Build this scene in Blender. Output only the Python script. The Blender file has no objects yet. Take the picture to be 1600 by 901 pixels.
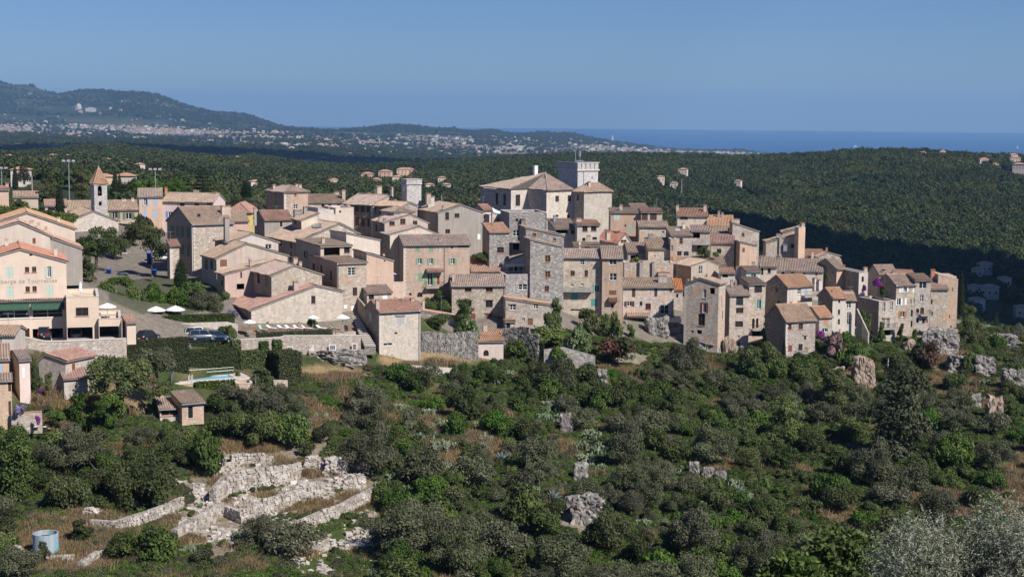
import bpy, bmesh, math, random
import numpy as np
from mathutils import Vector, Matrix, noise
from mathutils.geometry import tessellate_polygon
from mathutils.bvhtree import BVHTree
random.seed(7)
RNG = np.random.default_rng(11)
sc = bpy.context.scene
COL = sc.collection
R = math.radians
F = 2462.0                                   # focal length in photo pixels (1600 wide)
PITCH = math.atan(270.5 / F)
ROLL = R(0.473)
fwd = Vector((0, math.cos(PITCH), -math.sin(PITCH)))
r0 = Vector((1, 0, 0))
u0 = r0.cross(fwd)
cr = r0 * math.cos(ROLL) + u0 * math.sin(ROLL)
cu = -r0 * math.sin(ROLL) + u0 * math.cos(ROLL)
cam_d = bpy.data.cameras.new('camera')
cam = bpy.data.objects.new('camera', cam_d)
COL.objects.link(cam)
cam_d.sensor_width = 36
cam_d.lens = F / 1600 * 36
cam_d.clip_start = 0.5
cam_d.clip_end = 200000
cam.matrix_world = Matrix((cr, cu, -fwd)).transposed().to_4x4()
sc.camera = cam
SUN_AZ, SUN_EL = 46.0, 42.0                  # degrees to the right of straight behind the camera; elevation
sdir = Vector((math.cos(R(SUN_EL)) * math.sin(R(SUN_AZ)), -math.cos(R(SUN_EL)) * math.cos(R(SUN_AZ)), math.sin(R(SUN_EL))))
world = bpy.data.worlds.new('World')
sc.world = world
world.use_nodes = True
wt = world.node_tree
sky = wt.nodes.new('ShaderNodeTexSky')
sky.sky_type = 'NISHITA'
sky.sun_disc = False
sky.sun_elevation = R(SUN_EL)
sky.sun_rotation = math.atan2(sdir.x, sdir.y)
sky.altitude = 400
sky.air_density = 1.0
sky.dust_density = 0.0
sky.ozone_density = 6.0
tint = wt.nodes.new('ShaderNodeMix')
tint.data_type = 'RGBA'; tint.blend_type = 'MULTIPLY'; tint.inputs[0].default_value = 1.0
tint.inputs[7].default_value = (0.36, 0.44, 0.62, 1)
wt.links.new(sky.outputs[0], tint.inputs[6])
bg = wt.nodes['Background']
wt.links.new(tint.outputs[2], bg.inputs[0])
bg.inputs[1].default_value = 0.1
sun_d = bpy.data.lights.new('sun', 'SUN')
sun_d.energy = 4.6
sun_d.angle = R(0.5)
sun_d.color = (1.0, 0.945, 0.875)
sun = bpy.data.objects.new('sun', sun_d)
COL.objects.link(sun)
sun.rotation_euler = sdir.to_track_quat('Z', 'Y').to_euler()
sc.view_settings.view_transform = 'Standard'
sc.view_settings.look = 'None'
sc.view_settings.gamma = 1
sc.view_settings.exposure = 0.35
sc.cycles.max_bounces = 5
sc.cycles.diffuse_bounces = 2
sc.cycles.glossy_bounces = 2
sc.cycles.transmission_bounces = 2
sc.cycles.volume_bounces = 0
sc.cycles.use_denoising = True
sc.cycles.denoiser = 'OPENIMAGEDENOISE'
sc.cycles.denoising_input_passes = 'RGB_ALBEDO_NORMAL'
sc.cycles.denoising_prefilter = 'ACCURATE'
HAZE_DENSITY = 3.8e-5
HAZE_COLOR = (0.34, 0.62, 1.0, 1)
def ray(px, py):
 d = cr * ((px - 800) / F) + cu * ((450.5 - py) / F) + fwd
 return d
def P(px, py, Y):
 d = ray(px, py)
 return d * (Y / d.y)
def proj(p):
 p = Vector(p)
 k = p.dot(fwd)
 return 800 + F * p.dot(cr) / k, 450.5 - F * p.dot(cu) / k
def zat(px, py, x, y):                        # height that shows at row py for the plan place x, y
 lo = P(px, py, y).z
 for _ in range(3):
  q = proj((x, y, lo))
  lo -= (py - q[1]) / F * y
 return lo
class MB:
 def __init__(s):
  s.v = []; s.f = []; s.m = []; s.uv = {}
 def add(s, verts, faces, mat=0):
  n = len(s.v)
  s.v.extend([tuple(p) for p in verts])
  for f in faces:
   s.f.append(tuple(n + i for i in f)); s.m.append(mat)
 def quad(s, a, b, c, d, mat=0):
  s.add([a, b, c, d], [(0, 1, 2, 3)], mat)
 def box(s, x0, x1, y0, y1, z0, z1, mat=0, M=None):
  vs = [Vector((x, y, z)) for x in (x0, x1) for y in (y0, y1) for z in (z0, z1)]
  if M is not None: vs = [M @ v for v in vs]
  s.add(vs, [(0, 1, 3, 2), (4, 6, 7, 5), (0, 4, 5, 1), (2, 3, 7, 6), (0, 2, 6, 4), (1, 5, 7, 3)], mat)
 def tube(s, a, b, ra, rb=None, n=8, mat=0, caps=True):
  a, b = Vector(a), Vector(b)
  rb = ra if rb is None else rb
  d = (b - a).normalized()
  x = d.orthogonal().normalized(); y = d.cross(x)
  vs = []
  for (c, r) in ((a, ra), (b, rb)):
   for i in range(n):
    t = 2 * math.pi * i / n
    vs.append(c + x * (r * math.cos(t)) + y * (r * math.sin(t)))
  fs = [(i, (i + 1) % n, n + (i + 1) % n, n + i) for i in range(n)]
  if caps:
   fs.append(tuple(range(n - 1, -1, -1))); fs.append(tuple(range(n, 2 * n)))
  s.add(vs, fs, mat)
 def lathe(s, prof, n=12, c=(0, 0, 0), mat=0):
  vs = []
  for (r, z) in prof:
   for i in range(n):
    t = 2 * math.pi * i / n
    vs.append((c[0] + r * math.cos(t), c[1] + r * math.sin(t), c[2] + z))
  fs = []
  for k in range(len(prof) - 1):
   for i in range(n):
    fs.append((k * n + i, k * n + (i + 1) % n, (k + 1) * n + (i + 1) % n, (k + 1) * n + i))
  s.add(vs, fs, mat)
 def poly(s, pts, mat=0):
  s.add(pts, [tuple(range(len(pts)))], mat)
 def prism(s, pts, off, mat=0):
  n = len(pts); off = Vector(off)
  vs = [Vector(p) for p in pts] + [Vector(p) + off for p in pts]
  fs = [tuple(range(n - 1, -1, -1)), tuple(range(n, 2 * n))] + [(i, (i + 1) % n, n + (i + 1) % n, n + i) for i in range(n)]
  s.add(vs, fs, mat)
 def mesh(s, name, mats, smooth=False):
  me = bpy.data.meshes.new(name)
  me.from_pydata(s.v, [], s.f)
  for m in mats: me.materials.append(m)
  if len(mats) > 1: me.polygons.foreach_set('material_index', s.m)
  if smooth: me.polygons.foreach_set('use_smooth', [True] * len(me.polygons))
  me.update()
  return me
 def build(s, name, mats, parent=None, smooth=False, loc=None):
  if not isinstance(mats, (list, tuple)): mats = [mats]
  return link(name, s.mesh(name, mats, smooth), parent, loc)
def link(name, me, parent=None, loc=None):
 o = bpy.data.objects.new(name, me)
 COL.objects.link(o)
 if parent is not None: o.parent = parent
 if loc is not None: o.location = loc
 return o
USED_LABELS = {}
def tag(o, label=None, cat=None, group=None, kind=None):
 if label: o['label'] = label
 if cat: o['category'] = cat
 if group: o['group'] = group
 if kind: o['kind'] = kind
 return o
def empty(name, loc, rz=0.0, label=None, cat=None, group=None):
 o = bpy.data.objects.new(name, None)
 COL.objects.link(o)
 o.location = loc; o.rotation_euler = (0, 0, rz)
 o.empty_display_size = 0.3
 return tag(o, label, cat, group)
def copy_tree(o, parent=None):
 c = o.copy(); COL.objects.link(c)
 if parent is not None: c.parent = parent
 for ch in list(o.children): copy_tree(ch, c)
 return c
def new_mat(name):
 m = bpy.data.materials.new(name)
 m.use_nodes = True
 nt = m.node_tree
 return m, nt, nt.nodes['Principled BSDF']
def N(nt, t, **kw):
 n = nt.nodes.new(t)
 for k, v in kw.items(): setattr(n, k, v)
 return n
def L(nt, a, b): nt.links.new(a, b)
def coords(nt, scale=(1, 1, 1), offset_random=True):
 tc = N(nt, 'ShaderNodeTexCoord')
 mp = N(nt, 'ShaderNodeMapping')
 mp.inputs['Scale'].default_value = scale
 L(nt, tc.outputs['Object'], mp.inputs['Vector'])
 if offset_random:
  oi = N(nt, 'ShaderNodeObjectInfo')
  mu = N(nt, 'ShaderNodeMath', operation='MULTIPLY'); mu.inputs[1].default_value = 57.0
  L(nt, oi.outputs['Random'], mu.inputs[0])
  L(nt, mu.outputs[0], mp.inputs['Location'])
 return mp.outputs['Vector']
def noise_tex(nt, vec, scale, detail=4, rough=0.55):
 n = N(nt, 'ShaderNodeTexNoise')
 n.inputs['Scale'].default_value = scale
 n.inputs['Detail'].default_value = detail
 n.inputs['Roughness'].default_value = rough
 if vec is not None: L(nt, vec, n.inputs['Vector'])
 return n.outputs[0]
def ramp(nt, fac, stops):
 r = N(nt, 'ShaderNodeValToRGB')
 els = r.color_ramp.elements
 while len(els) < len(stops): els.new(0.5)
 for e, (p, c) in zip(els, stops):
  e.position = p
  e.color = (c[0], c[1], c[2], 1) if isinstance(c, (tuple, list)) else (c, c, c, 1)
 L(nt, fac, r.inputs[0])
 return r.outputs[0]
def mix(nt, fac, a, b, mode='MIX'):
 m = N(nt, 'ShaderNodeMix', data_type='RGBA', blend_type=mode)
 for sck, val in ((0, fac), (6, a), (7, b)):
  if hasattr(val, 'is_output') or isinstance(val, bpy.types.NodeSocket): L(nt, val, m.inputs[sck])
  elif sck == 0: m.inputs[0].default_value = val
  else: m.inputs[sck].default_value = (val[0], val[1], val[2], 1)
 return m.outputs[2]
def bump(nt, bsdf, h, strength=0.4, dist=0.05):
 b = N(nt, 'ShaderNodeBump')
 b.inputs['Strength'].default_value = strength
 b.inputs['Distance'].default_value = dist
 L(nt, h, b.inputs['Height'])
 L(nt, b.outputs[0], bsdf.inputs['Normal'])
def hsv_random(nt, col, hv=0.02, vv=0.25, sv=0.15):
 oi = N(nt, 'ShaderNodeObjectInfo')
 h = N(nt, 'ShaderNodeHueSaturation')
 def mr(lo, hi, src):
  k = N(nt, 'ShaderNodeMapRange'); k.inputs[3].default_value = lo; k.inputs[4].default_value = hi
  L(nt, src, k.inputs[0]); return k.outputs[0]
 m1 = N(nt, 'ShaderNodeMath', operation='MULTIPLY'); m1.inputs[1].default_value = 7.13
 fr = N(nt, 'ShaderNodeMath', operation='FRACT')
 L(nt, oi.outputs['Random'], m1.inputs[0]); L(nt, m1.outputs[0], fr.inputs[0])
 L(nt, mr(0.5 - hv, 0.5 + hv, oi.outputs['Random']), h.inputs['Hue'])
 L(nt, mr(1 - vv, 1 + vv, fr.outputs[0]), h.inputs['Value'])
 L(nt, mr(1 - sv, 1 + sv, oi.outputs['Random']), h.inputs['Saturation'])
 L(nt, col, h.inputs['Color'])
 return h.outputs[0]
def flat(name, c, rough=0.6, metal=0.0, var=0.0, scale=3.0, spec=0.3):
 m, nt, b = new_mat(name)
 b.inputs['Roughness'].default_value = rough
 b.inputs['Metallic'].default_value = metal
 b.inputs['Specular IOR Level'].default_value = spec
 if var:
  v = coords(nt)
  n = noise_tex(nt, v, scale, 5)
  L(nt, ramp(nt, n, [(0.25, [x * (1 - var) for x in c]), (0.75, [min(1, x * (1 + var)) for x in c])]), b.inputs['Base Color'])
 else:
  b.inputs['Base Color'].default_value = (*c, 1)
 return m
def stone(name, tints, mortar, scale=2.6, patch=None, patch_amt=0.5, bstr=0.6, randv=0.12):
 m, nt, b = new_mat(name)
 b.inputs['Roughness'].default_value = 0.9
 b.inputs['Specular IOR Level'].default_value = 0.15
 v = coords(nt, (1, 1, 1.55))
 vor = N(nt, 'ShaderNodeTexVoronoi'); vor.inputs['Scale'].default_value = scale
 edge = N(nt, 'ShaderNodeTexVoronoi', feature='DISTANCE_TO_EDGE'); edge.inputs['Scale'].default_value = scale
 wob = noise_tex(nt, v, 1.7, 2)
 L(nt, v, vor.inputs['Vector']); L(nt, v, edge.inputs['Vector'])
 sep = N(nt, 'ShaderNodeSeparateColor'); L(nt, vor.outputs['Color'], sep.inputs[0])
 n = len(tints)
 col = ramp(nt, sep.outputs[0], [(i / (n - 1) if n > 1 else 0, t) for i, t in enumerate(tints)])
 fine = noise_tex(nt, v, 14, 4)
 col = mix(nt, 0.35, col, ramp(nt, fine, [(0.3, 0.25), (0.7, 1.0)]), 'MULTIPLY')
 jm = ramp(nt, edge.outputs['Distance'], [(0.0, 1.0), (0.085, 0.0)])
 col = mix(nt, jm, col, mortar)
 big = noise_tex(nt, v, 0.35, 6, 0.62)
 if patch:
  pm = ramp(nt, big, [(0.52 - 0.12 * patch_amt * 2, 1.0), (0.60 - 0.12 * patch_amt * 2 + 0.06, 0.0)])
  pm2 = mix(nt, 1.0, pm, ramp(nt, fine, [(0.2, 0.55), (0.6, 1.0)]), 'MULTIPLY')
  col = mix(nt, pm2, col, patch)
 mpz = N(nt, 'ShaderNodeMapping'); mpz.inputs['Scale'].default_value = (0.9, 0.9, 0.12)
 L(nt, v, mpz.inputs['Vector'])
 streak = noise_tex(nt, mpz.outputs[0], 1.6, 6, 0.65)
 col = mix(nt, 0.42, col, ramp(nt, streak, [(0.28, 0.45), (0.62, 1.0)]), 'MULTIPLY')
 col = hsv_random(nt, col, 0.008, randv, 0.15)
 L(nt, col, b.inputs['Base Color'])
 hh = N(nt, 'ShaderNodeMath', operation='ADD')
 L(nt, ramp(nt, edge.outputs['Distance'], [(0.0, 0.0), (0.12, 1.0)]), hh.inputs[0]); L(nt, fine, hh.inputs[1])
 bump(nt, b, hh.outputs[0], bstr, 0.06)
 return m
def plaster(name, c, stain=0.45, dark=0.5, rough=0.85, randv=0.05):
 m, nt, b = new_mat(name)
 b.inputs['Roughness'].default_value = rough
 b.inputs['Specular IOR Level'].default_value = 0.2
 v = coords(nt)
 big = noise_tex(nt, v, 0.45, 7, 0.65)
 mpz = N(nt, 'ShaderNodeMapping'); mpz.inputs['Scale'].default_value = (1.4, 1.4, 0.1)
 L(nt, v, mpz.inputs['Vector'])
 streak = noise_tex(nt, mpz.outputs[0], 1.3, 7, 0.65)
 fine = noise_tex(nt, v, 9, 5)
 col = ramp(nt, big, [(0.3, [x * 0.88 for x in c]), (0.55, c), (0.75, [min(1, x * 1.1) for x in c])])
 col = mix(nt, stain, col, ramp(nt, streak, [(0.3, dark), (0.6, 1.0)]), 'MULTIPLY')
 col = mix(nt, 0.2, col, ramp(nt, fine, [(0.3, 0.6), (0.7, 1.0)]), 'MULTIPLY')
 col = hsv_random(nt, col, 0.006, randv, 0.08)
 L(nt, col, b.inputs['Base Color'])
 bump(nt, b, fine, 0.25, 0.03)
 return m
def tiles(name, tints, moss=0.35):
 m, nt, b = new_mat(name)
 b.inputs['Roughness'].default_value = 0.9
 b.inputs['Specular IOR Level'].default_value = 0.15
 uv = N(nt, 'ShaderNodeUVMap'); uv.uv_map = 'UVMap'
 mp = N(nt, 'ShaderNodeMapping'); mp.inputs['Scale'].default_value = (1 / 0.34, 1 / 0.42, 1)
 L(nt, uv.outputs[0], mp.inputs['Vector'])
 fl = N(nt, 'ShaderNodeVectorMath', operation='FLOOR'); L(nt, mp.outputs[0], fl.inputs[0])
 oi = N(nt, 'ShaderNodeObjectInfo')
 ad = N(nt, 'ShaderNodeVectorMath', operation='ADD'); L(nt, fl.outputs[0], ad.inputs[0])
 mu = N(nt, 'ShaderNodeMath', operation='MULTIPLY'); mu.inputs[1].default_value = 911.0
 L(nt, oi.outputs['Random'], mu.inputs[0]); L(nt, mu.outputs[0], ad.inputs[1])
 wn = N(nt, 'ShaderNodeTexWhiteNoise', noise_dimensions='2D'); L(nt, ad.outputs[0], wn.inputs['Vector'])
 n = len(tints)
 v = coords(nt)
 patchn = noise_tex(nt, v, 0.55, 5, 0.6)
 mixf = N(nt, 'ShaderNodeMath', operation='MULTIPLY_ADD'); mixf.inputs[1].default_value = 0.62
 L(nt, wn.outputs['Value'], mixf.inputs[0])
 pm = N(nt, 'ShaderNodeMapRange'); pm.inputs[1].default_value = 0.3; pm.inputs[2].default_value = 0.7; pm.inputs[3].default_value = -0.08; pm.inputs[4].default_value = 0.46
 L(nt, patchn, pm.inputs[0]); L(nt, pm.outputs[0], mixf.inputs[2])
 col = ramp(nt, mixf.outputs[0], [(i / (n - 1), t) for i, t in enumerate(tints)])
 fine = noise_tex(nt, v, 6, 5)
 col = mix(nt, moss, col, ramp(nt, fine, [(0.35, (0.17, 0.15, 0.13)), (0.65, (0.62, 0.55, 0.48))]))
 fr = N(nt, 'ShaderNodeVectorMath', operation='FRACTION'); L(nt, mp.outputs[0], fr.inputs[0])
 sx = N(nt, 'ShaderNodeSeparateXYZ'); L(nt, fr.outputs[0], sx.inputs[0])
 jc = ramp(nt, sx.outputs['Y'], [(0.0, 0.45), (0.2, 1.0)])
 col = mix(nt, 0.7, col, jc, 'MULTIPLY')
 col = hsv_random(nt, col, 0.01, 0.14, 0.18)
 L(nt, col, b.inputs['Base Color'])
 bump(nt, b, fine, 0.3, 0.04)
 return m
def leaf(name, cols, trans=0.18, rough=0.6, vv=0.22, hv=0.015, patch=0):
 m, nt, b = new_mat(name)
 b.inputs['Roughness'].default_value = rough
 b.inputs['Specular IOR Level'].default_value = 0.2
 at = N(nt, 'ShaderNodeAttribute'); at.attribute_name = 'leafvar'
 n = len(cols)
 col = ramp(nt, at.outputs['Fac'], [(i / (n - 1), c) for i, c in enumerate(cols)])
 col = hsv_random(nt, col, hv, vv, 0.15)
 if patch:                                                # stands of different species across the hills
  oi = N(nt, 'ShaderNodeObjectInfo')
  pn = noise_tex(nt, oi.outputs['Location'], 1 / patch, 3, .6)
  col = mix(nt, 1.0, col, ramp(nt, pn, [(0.34, (0.62, 0.70, 0.72)), (0.5, (1.0, 1.0, 1.0)), (0.66, (1.5, 1.32, 1.05))]), 'MULTIPLY')
 L(nt, col, b.inputs['Base Color'])
 tr = N(nt, 'ShaderNodeBsdfTranslucent'); L(nt, col, tr.inputs['Color'])
 ms = N(nt, 'ShaderNodeMixShader'); ms.inputs[0].default_value = trans
 L(nt, b.outputs[0], ms.inputs[1]); L(nt, tr.outputs[0], ms.inputs[2])
 L(nt, ms.outputs[0], nt.nodes['Material Output'].inputs['Surface'])
 return m
M = {}
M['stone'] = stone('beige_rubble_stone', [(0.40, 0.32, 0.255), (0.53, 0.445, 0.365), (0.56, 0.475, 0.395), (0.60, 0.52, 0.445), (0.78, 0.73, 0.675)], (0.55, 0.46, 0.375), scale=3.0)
M['stonep'] = stone('pinkish_rubble_stone', [(0.48, 0.35, 0.27), (0.57, 0.435, 0.345), (0.60, 0.465, 0.375), (0.62, 0.50, 0.41), (0.78, 0.72, 0.66)], (0.58, 0.45, 0.36), scale=3.0, patch=(0.62, 0.45, 0.34), patch_amt=0.25)
M['stoneg'] = stone('grey_rubble_stone', [(0.27, 0.245, 0.22), (0.34, 0.31, 0.28), (0.40, 0.37, 0.34), (0.45, 0.42, 0.39), (0.68, 0.65, 0.61)], (0.37, 0.34, 0.31), scale=2.9)
M['stonel'] = stone('pale_dressed_stone', [(0.56, 0.48, 0.40), (0.66, 0.58, 0.50), (0.74, 0.68, 0.61), (0.60, 0.51, 0.42)], (0.56, 0.48, 0.40), scale=2.4, bstr=0.35)
M['stonew'] = stone('white_limestone_blocks', [(0.66, 0.62, 0.58), (0.76, 0.73, 0.70), (0.60, 0.56, 0.52)], (0.36, 0.33, 0.31), scale=1.9, bstr=0.5)
M['stoneo'] = stone('stone_with_ochre_render', [(0.48, 0.38, 0.30), (0.62, 0.53, 0.45), (0.74, 0.69, 0.63)], (0.56, 0.46, 0.37), patch=(0.63, 0.42, 0.285), patch_amt=0.75)
M['stonec'] = stone('stone_with_cream_render', [(0.42, 0.34, 0.27), (0.56, 0.48, 0.40), (0.68, 0.62, 0.56)], (0.52, 0.43, 0.35), patch=(0.62, 0.52, 0.42), patch_amt=0.7)
M['stoned'] = stone('dark_shade_stone', [(0.24, 0.20, 0.17), (0.34, 0.29, 0.25), (0.46, 0.41, 0.36), (0.28, 0.24, 0.20)], (0.30, 0.26, 0.22))  # dark copy of the rubble stone, with shade put into its colour
M['dry'] = stone('dry_stone', [(0.40, 0.36, 0.31), (0.55, 0.50, 0.44), (0.66, 0.62, 0.57), (0.36, 0.31, 0.27)], (0.20, 0.17, 0.14), scale=2.2, bstr=0.8)
M['peach'] = plaster('peach_render', (0.72, 0.575, 0.46), 0.15, 0.75)
M['cream'] = plaster('cream_render', (0.68, 0.575, 0.475), 0.35)
M['salmon'] = plaster('salmon_render', (0.64, 0.46, 0.35), 0.4)
M['pink'] = plaster('pale_pink_render', (0.72, 0.58, 0.54), 0.2)
M['rose'] = plaster('dusty_rose_render', (0.62, 0.45, 0.37), 0.35)
M['white'] = plaster('white_render', (0.64, 0.57, 0.50), 0.4)
M['greyp'] = plaster('grey_cement_render', (0.40, 0.36, 0.315), 0.55, 0.55)
M['beige'] = plaster('beige_render', (0.56, 0.46, 0.37), 0.45)
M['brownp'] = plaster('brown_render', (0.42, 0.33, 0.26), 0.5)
M['yellow'] = plaster('yellow_render', (0.72, 0.58, 0.28), 0.25)
M['concrete'] = plaster('weathered_concrete', (0.42, 0.39, 0.36), 0.6, 0.4)
M['t_old'] = tiles('old_canal_tiles', [(0.13, 0.095, 0.075), (0.27, 0.18, 0.13), (0.35, 0.24, 0.175), (0.41, 0.25, 0.175), (0.50, 0.395, 0.32)])
M['t_brown'] = tiles('brown_canal_tiles', [(0.12, 0.09, 0.075), (0.22, 0.15, 0.115), (0.33, 0.235, 0.175), (0.36, 0.21, 0.15), (0.50, 0.41, 0.34)], 0.4)
M['t_orange'] = tiles('orange_canal_tiles', [(0.24, 0.13, 0.09), (0.40, 0.21, 0.14), (0.48, 0.29, 0.20), (0.46, 0.235, 0.155), (0.54, 0.39, 0.30)], 0.25)
M['t_red'] = tiles('red_canal_tiles', [(0.15, 0.08, 0.062), (0.27, 0.125, 0.09), (0.34, 0.18, 0.13), (0.37, 0.165, 0.115), (0.46, 0.32, 0.25)], 0.25)
M['t_bright'] = tiles('fresh_terracotta_tiles', [(0.40, 0.14, 0.08), (0.49, 0.19, 0.105), (0.54, 0.27, 0.165), (0.47, 0.17, 0.095)], 0.1)
M['glass'] = flat('window_glass', (0.02, 0.024, 0.028), 0.12, 0, 0, spec=0.5)
M['void'] = flat('dark_interior', (0.025, 0.021, 0.018), 0.9)
M['white_paint'] = flat('white_paint', (0.78, 0.77, 0.75), 0.5, var=0.05)
M['wood'] = flat('brown_wood', (0.20, 0.10, 0.055), 0.6, var=0.25)
M['darkwood'] = flat('dark_brown_wood', (0.085, 0.05, 0.04), 0.6, var=0.25)
M['redwood'] = flat('red_brown_wood', (0.22, 0.065, 0.045), 0.55, var=0.2)
M['orangewood'] = flat('orange_brown_wood', (0.42, 0.16, 0.06), 0.55, var=0.2)
M['green'] = flat('sage_green_paint', (0.20, 0.34, 0.20), 0.55, var=0.15)
M['dkgreen'] = flat('olive_green_paint', (0.13, 0.17, 0.10), 0.6, var=0.15)
M['mint'] = flat('mint_green_paint', (0.28, 0.50, 0.41), 0.5, var=0.12)
M['teal'] = flat('teal_paint', (0.10, 0.30, 0.27), 0.5, var=0.12)
M['palegreen'] = flat('pale_green_paint', (0.50, 0.58, 0.50), 0.5, var=0.1)
M['blue'] = flat('pale_blue_paint', (0.36, 0.46, 0.58), 0.5, var=0.1)
M['skyblue'] = flat('blue_paint', (0.16, 0.32, 0.60), 0.5, var=0.1)
M['black'] = flat('black_paint', (0.03, 0.028, 0.03), 0.5)
M['salmonpaint'] = flat('salmon_paint', (0.50, 0.24, 0.17), 0.55, var=0.1)
M['greypaint'] = flat('grey_paint', (0.42, 0.42, 0.42), 0.5, var=0.1)
M['metal'] = flat('galvanised_metal', (0.42, 0.43, 0.44), 0.4, 0.6)
M['iron'] = flat('dark_iron', (0.06, 0.055, 0.05), 0.55, 0.3)
M['rust'] = flat('rusty_iron', (0.20, 0.08, 0.05), 0.7, 0.2, var=0.3)
M['terracotta'] = flat('terracotta', (0.48, 0.22, 0.13), 0.8, var=0.2)
M['lintel'] = flat('grey_timber', (0.30, 0.27, 0.24), 0.8, var=0.2)
M['quoin'] = flat('pale_quoin_stone', (0.60, 0.54, 0.48), 0.85, var=0.15)
M['canvas'] = flat('white_canvas', (0.80, 0.79, 0.77), 0.8, var=0.03)
M['creamcanvas'] = flat('cream_canvas', (0.72, 0.62, 0.46), 0.8, var=0.05)
M['awning'] = flat('dark_green_canvas', (0.035, 0.085, 0.055), 0.7, var=0.15)
M['solar'] = flat('solar_glass', (0.02, 0.03, 0.06), 0.15, 0.2, spec=0.6)
M['aqua'] = flat('pale_aqua_glass', (0.30, 0.50, 0.50), 0.2, spec=0.5)
M['lettering'] = flat('faded_sage_lettering', (0.34, 0.36, 0.29), 0.8)
def rubble_mat(name, lo, hi):
 m, nt, b = new_mat(name)
 b.inputs['Roughness'].default_value = 0.95; b.inputs['Specular IOR Level'].default_value = 0.1
 tc = N(nt, 'ShaderNodeTexCoord')
 n1 = noise_tex(nt, tc.outputs['Object'], 1.3, 3); n2 = noise_tex(nt, tc.outputs['Object'], 7.0, 5)
 c = ramp(nt, n1, [(0.32, lo), (0.5, [(a + b_) / 2 for a, b_ in zip(lo, hi)]), (0.66, hi)])
 c = mix(nt, 0.45, c, ramp(nt, n2, [(0.3, 0.45), (0.65, 1.0)]), 'MULTIPLY')
 L(nt, c, b.inputs['Base Color']); bump(nt, b, n2, 0.6, 0.06)
 return m
M['rubble'] = rubble_mat('pale_limestone_rubble', (0.30, 0.255, 0.21), (0.66, 0.61, 0.55))
M['rock'] = rubble_mat('grey_limestone_rock', (0.13, 0.12, 0.112), (0.40, 0.37, 0.335))
M['ochrerock'] = rubble_mat('ochre_stained_rock', (0.25, 0.18, 0.13), (0.48, 0.39, 0.31))
M['poolwater'] = flat('turquoise_pool_water', (0.22, 0.60, 0.72), 0.08, spec=0.5)
M['tyre'] = flat('black_rubber', (0.02, 0.02, 0.02), 0.8)
M['taillight'] = flat('red_lamp_glass', (0.45, 0.02, 0.02), 0.3)
M['royal'] = flat('royal_blue_plastic', (0.03, 0.10, 0.55), 0.45, var=0.1)
M['lilac'] = flat('lilac_canvas', (0.42, 0.38, 0.62), 0.8)
M['sail'] = flat('pale_lilac_canvas', (0.66, 0.66, 0.78), 0.8)
M['foam'] = flat('white_foam', (0.75, 0.78, 0.80), 0.9)
M['cloud'] = flat('cloud_white', (0.9, 0.9, 0.9), 1.0)
M['towncream'] = flat('town_cream_wall', (0.36, 0.30, 0.23), 0.9)
M['townwhite'] = flat('town_white_wall', (0.48, 0.45, 0.41), 0.9)
M['townpink'] = flat('town_pink_wall', (0.38, 0.28, 0.23), 0.9)
def bands(name, cols, scale, dist):
 m, nt, b = new_mat(name); b.inputs['Roughness'].default_value = 0.7
 tc = N(nt, 'ShaderNodeTexCoord'); n1 = noise_tex(nt, tc.outputs['Object'], scale, 3, .5)
 w = N(nt, 'ShaderNodeTexWave'); w.inputs['Scale'].default_value = scale * .5; w.inputs['Distortion'].default_value = dist; w.inputs['Detail'].default_value = 1; L(nt, tc.outputs['Object'], w.inputs['Vector'])
 c = ramp(nt, w.outputs['Fac'], [(i / (len(cols) - 1), x) for i, x in enumerate(cols)])
 L(nt, c, b.inputs['Base Color']); return m
M['mural'] = bands('painted_wave_mural', [(0.36, 0.34, 0.31), (0.10, 0.38, 0.52), (0.22, 0.55, 0.62), (0.36, 0.32, 0.58), (0.50, 0.20, 0.26), (0.30, 0.52, 0.42), (0.40, 0.38, 0.34)], 1.0, 6.0)
M['picture'] = bands('dark_framed_print', [(0.05, 0.05, 0.09), (0.14, 0.16, 0.22), (0.35, 0.36, 0.34)], 2.2, 3.0)
M['picture2'] = bands('reddish_framed_print', [(0.10, 0.04, 0.05), (0.35, 0.16, 0.14), (0.20, 0.20, 0.24)], 2.2, 3.0)
ZS = 280.0 / 1577.0
def zx(Z, x): return x if Z is None else Z[0] + x * ZS
def zy(Z, y): return y if Z is None else Z[1] + y * ZS
def solve_t(base, d, px):
 t = 0.0
 for _ in range(12):
  a = proj(base + d * t)[0]; b = proj(base + d * (t + 0.01))[0]
  g = (b - a) / 0.01
  if abs(g) < 1e-6: break
  t += (px - a) / g
 return t
def inside(poly, p):
 x, y = p; c = False; n = len(poly)
 for i in range(n):
  x1, y1 = poly[i]; x2, y2 = poly[(i + 1) % n]
  if (y1 > y) != (y2 > y) and x < (x2 - x1) * (y - y1) / (y2 - y1) + x1: c = not c
 return c
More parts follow.
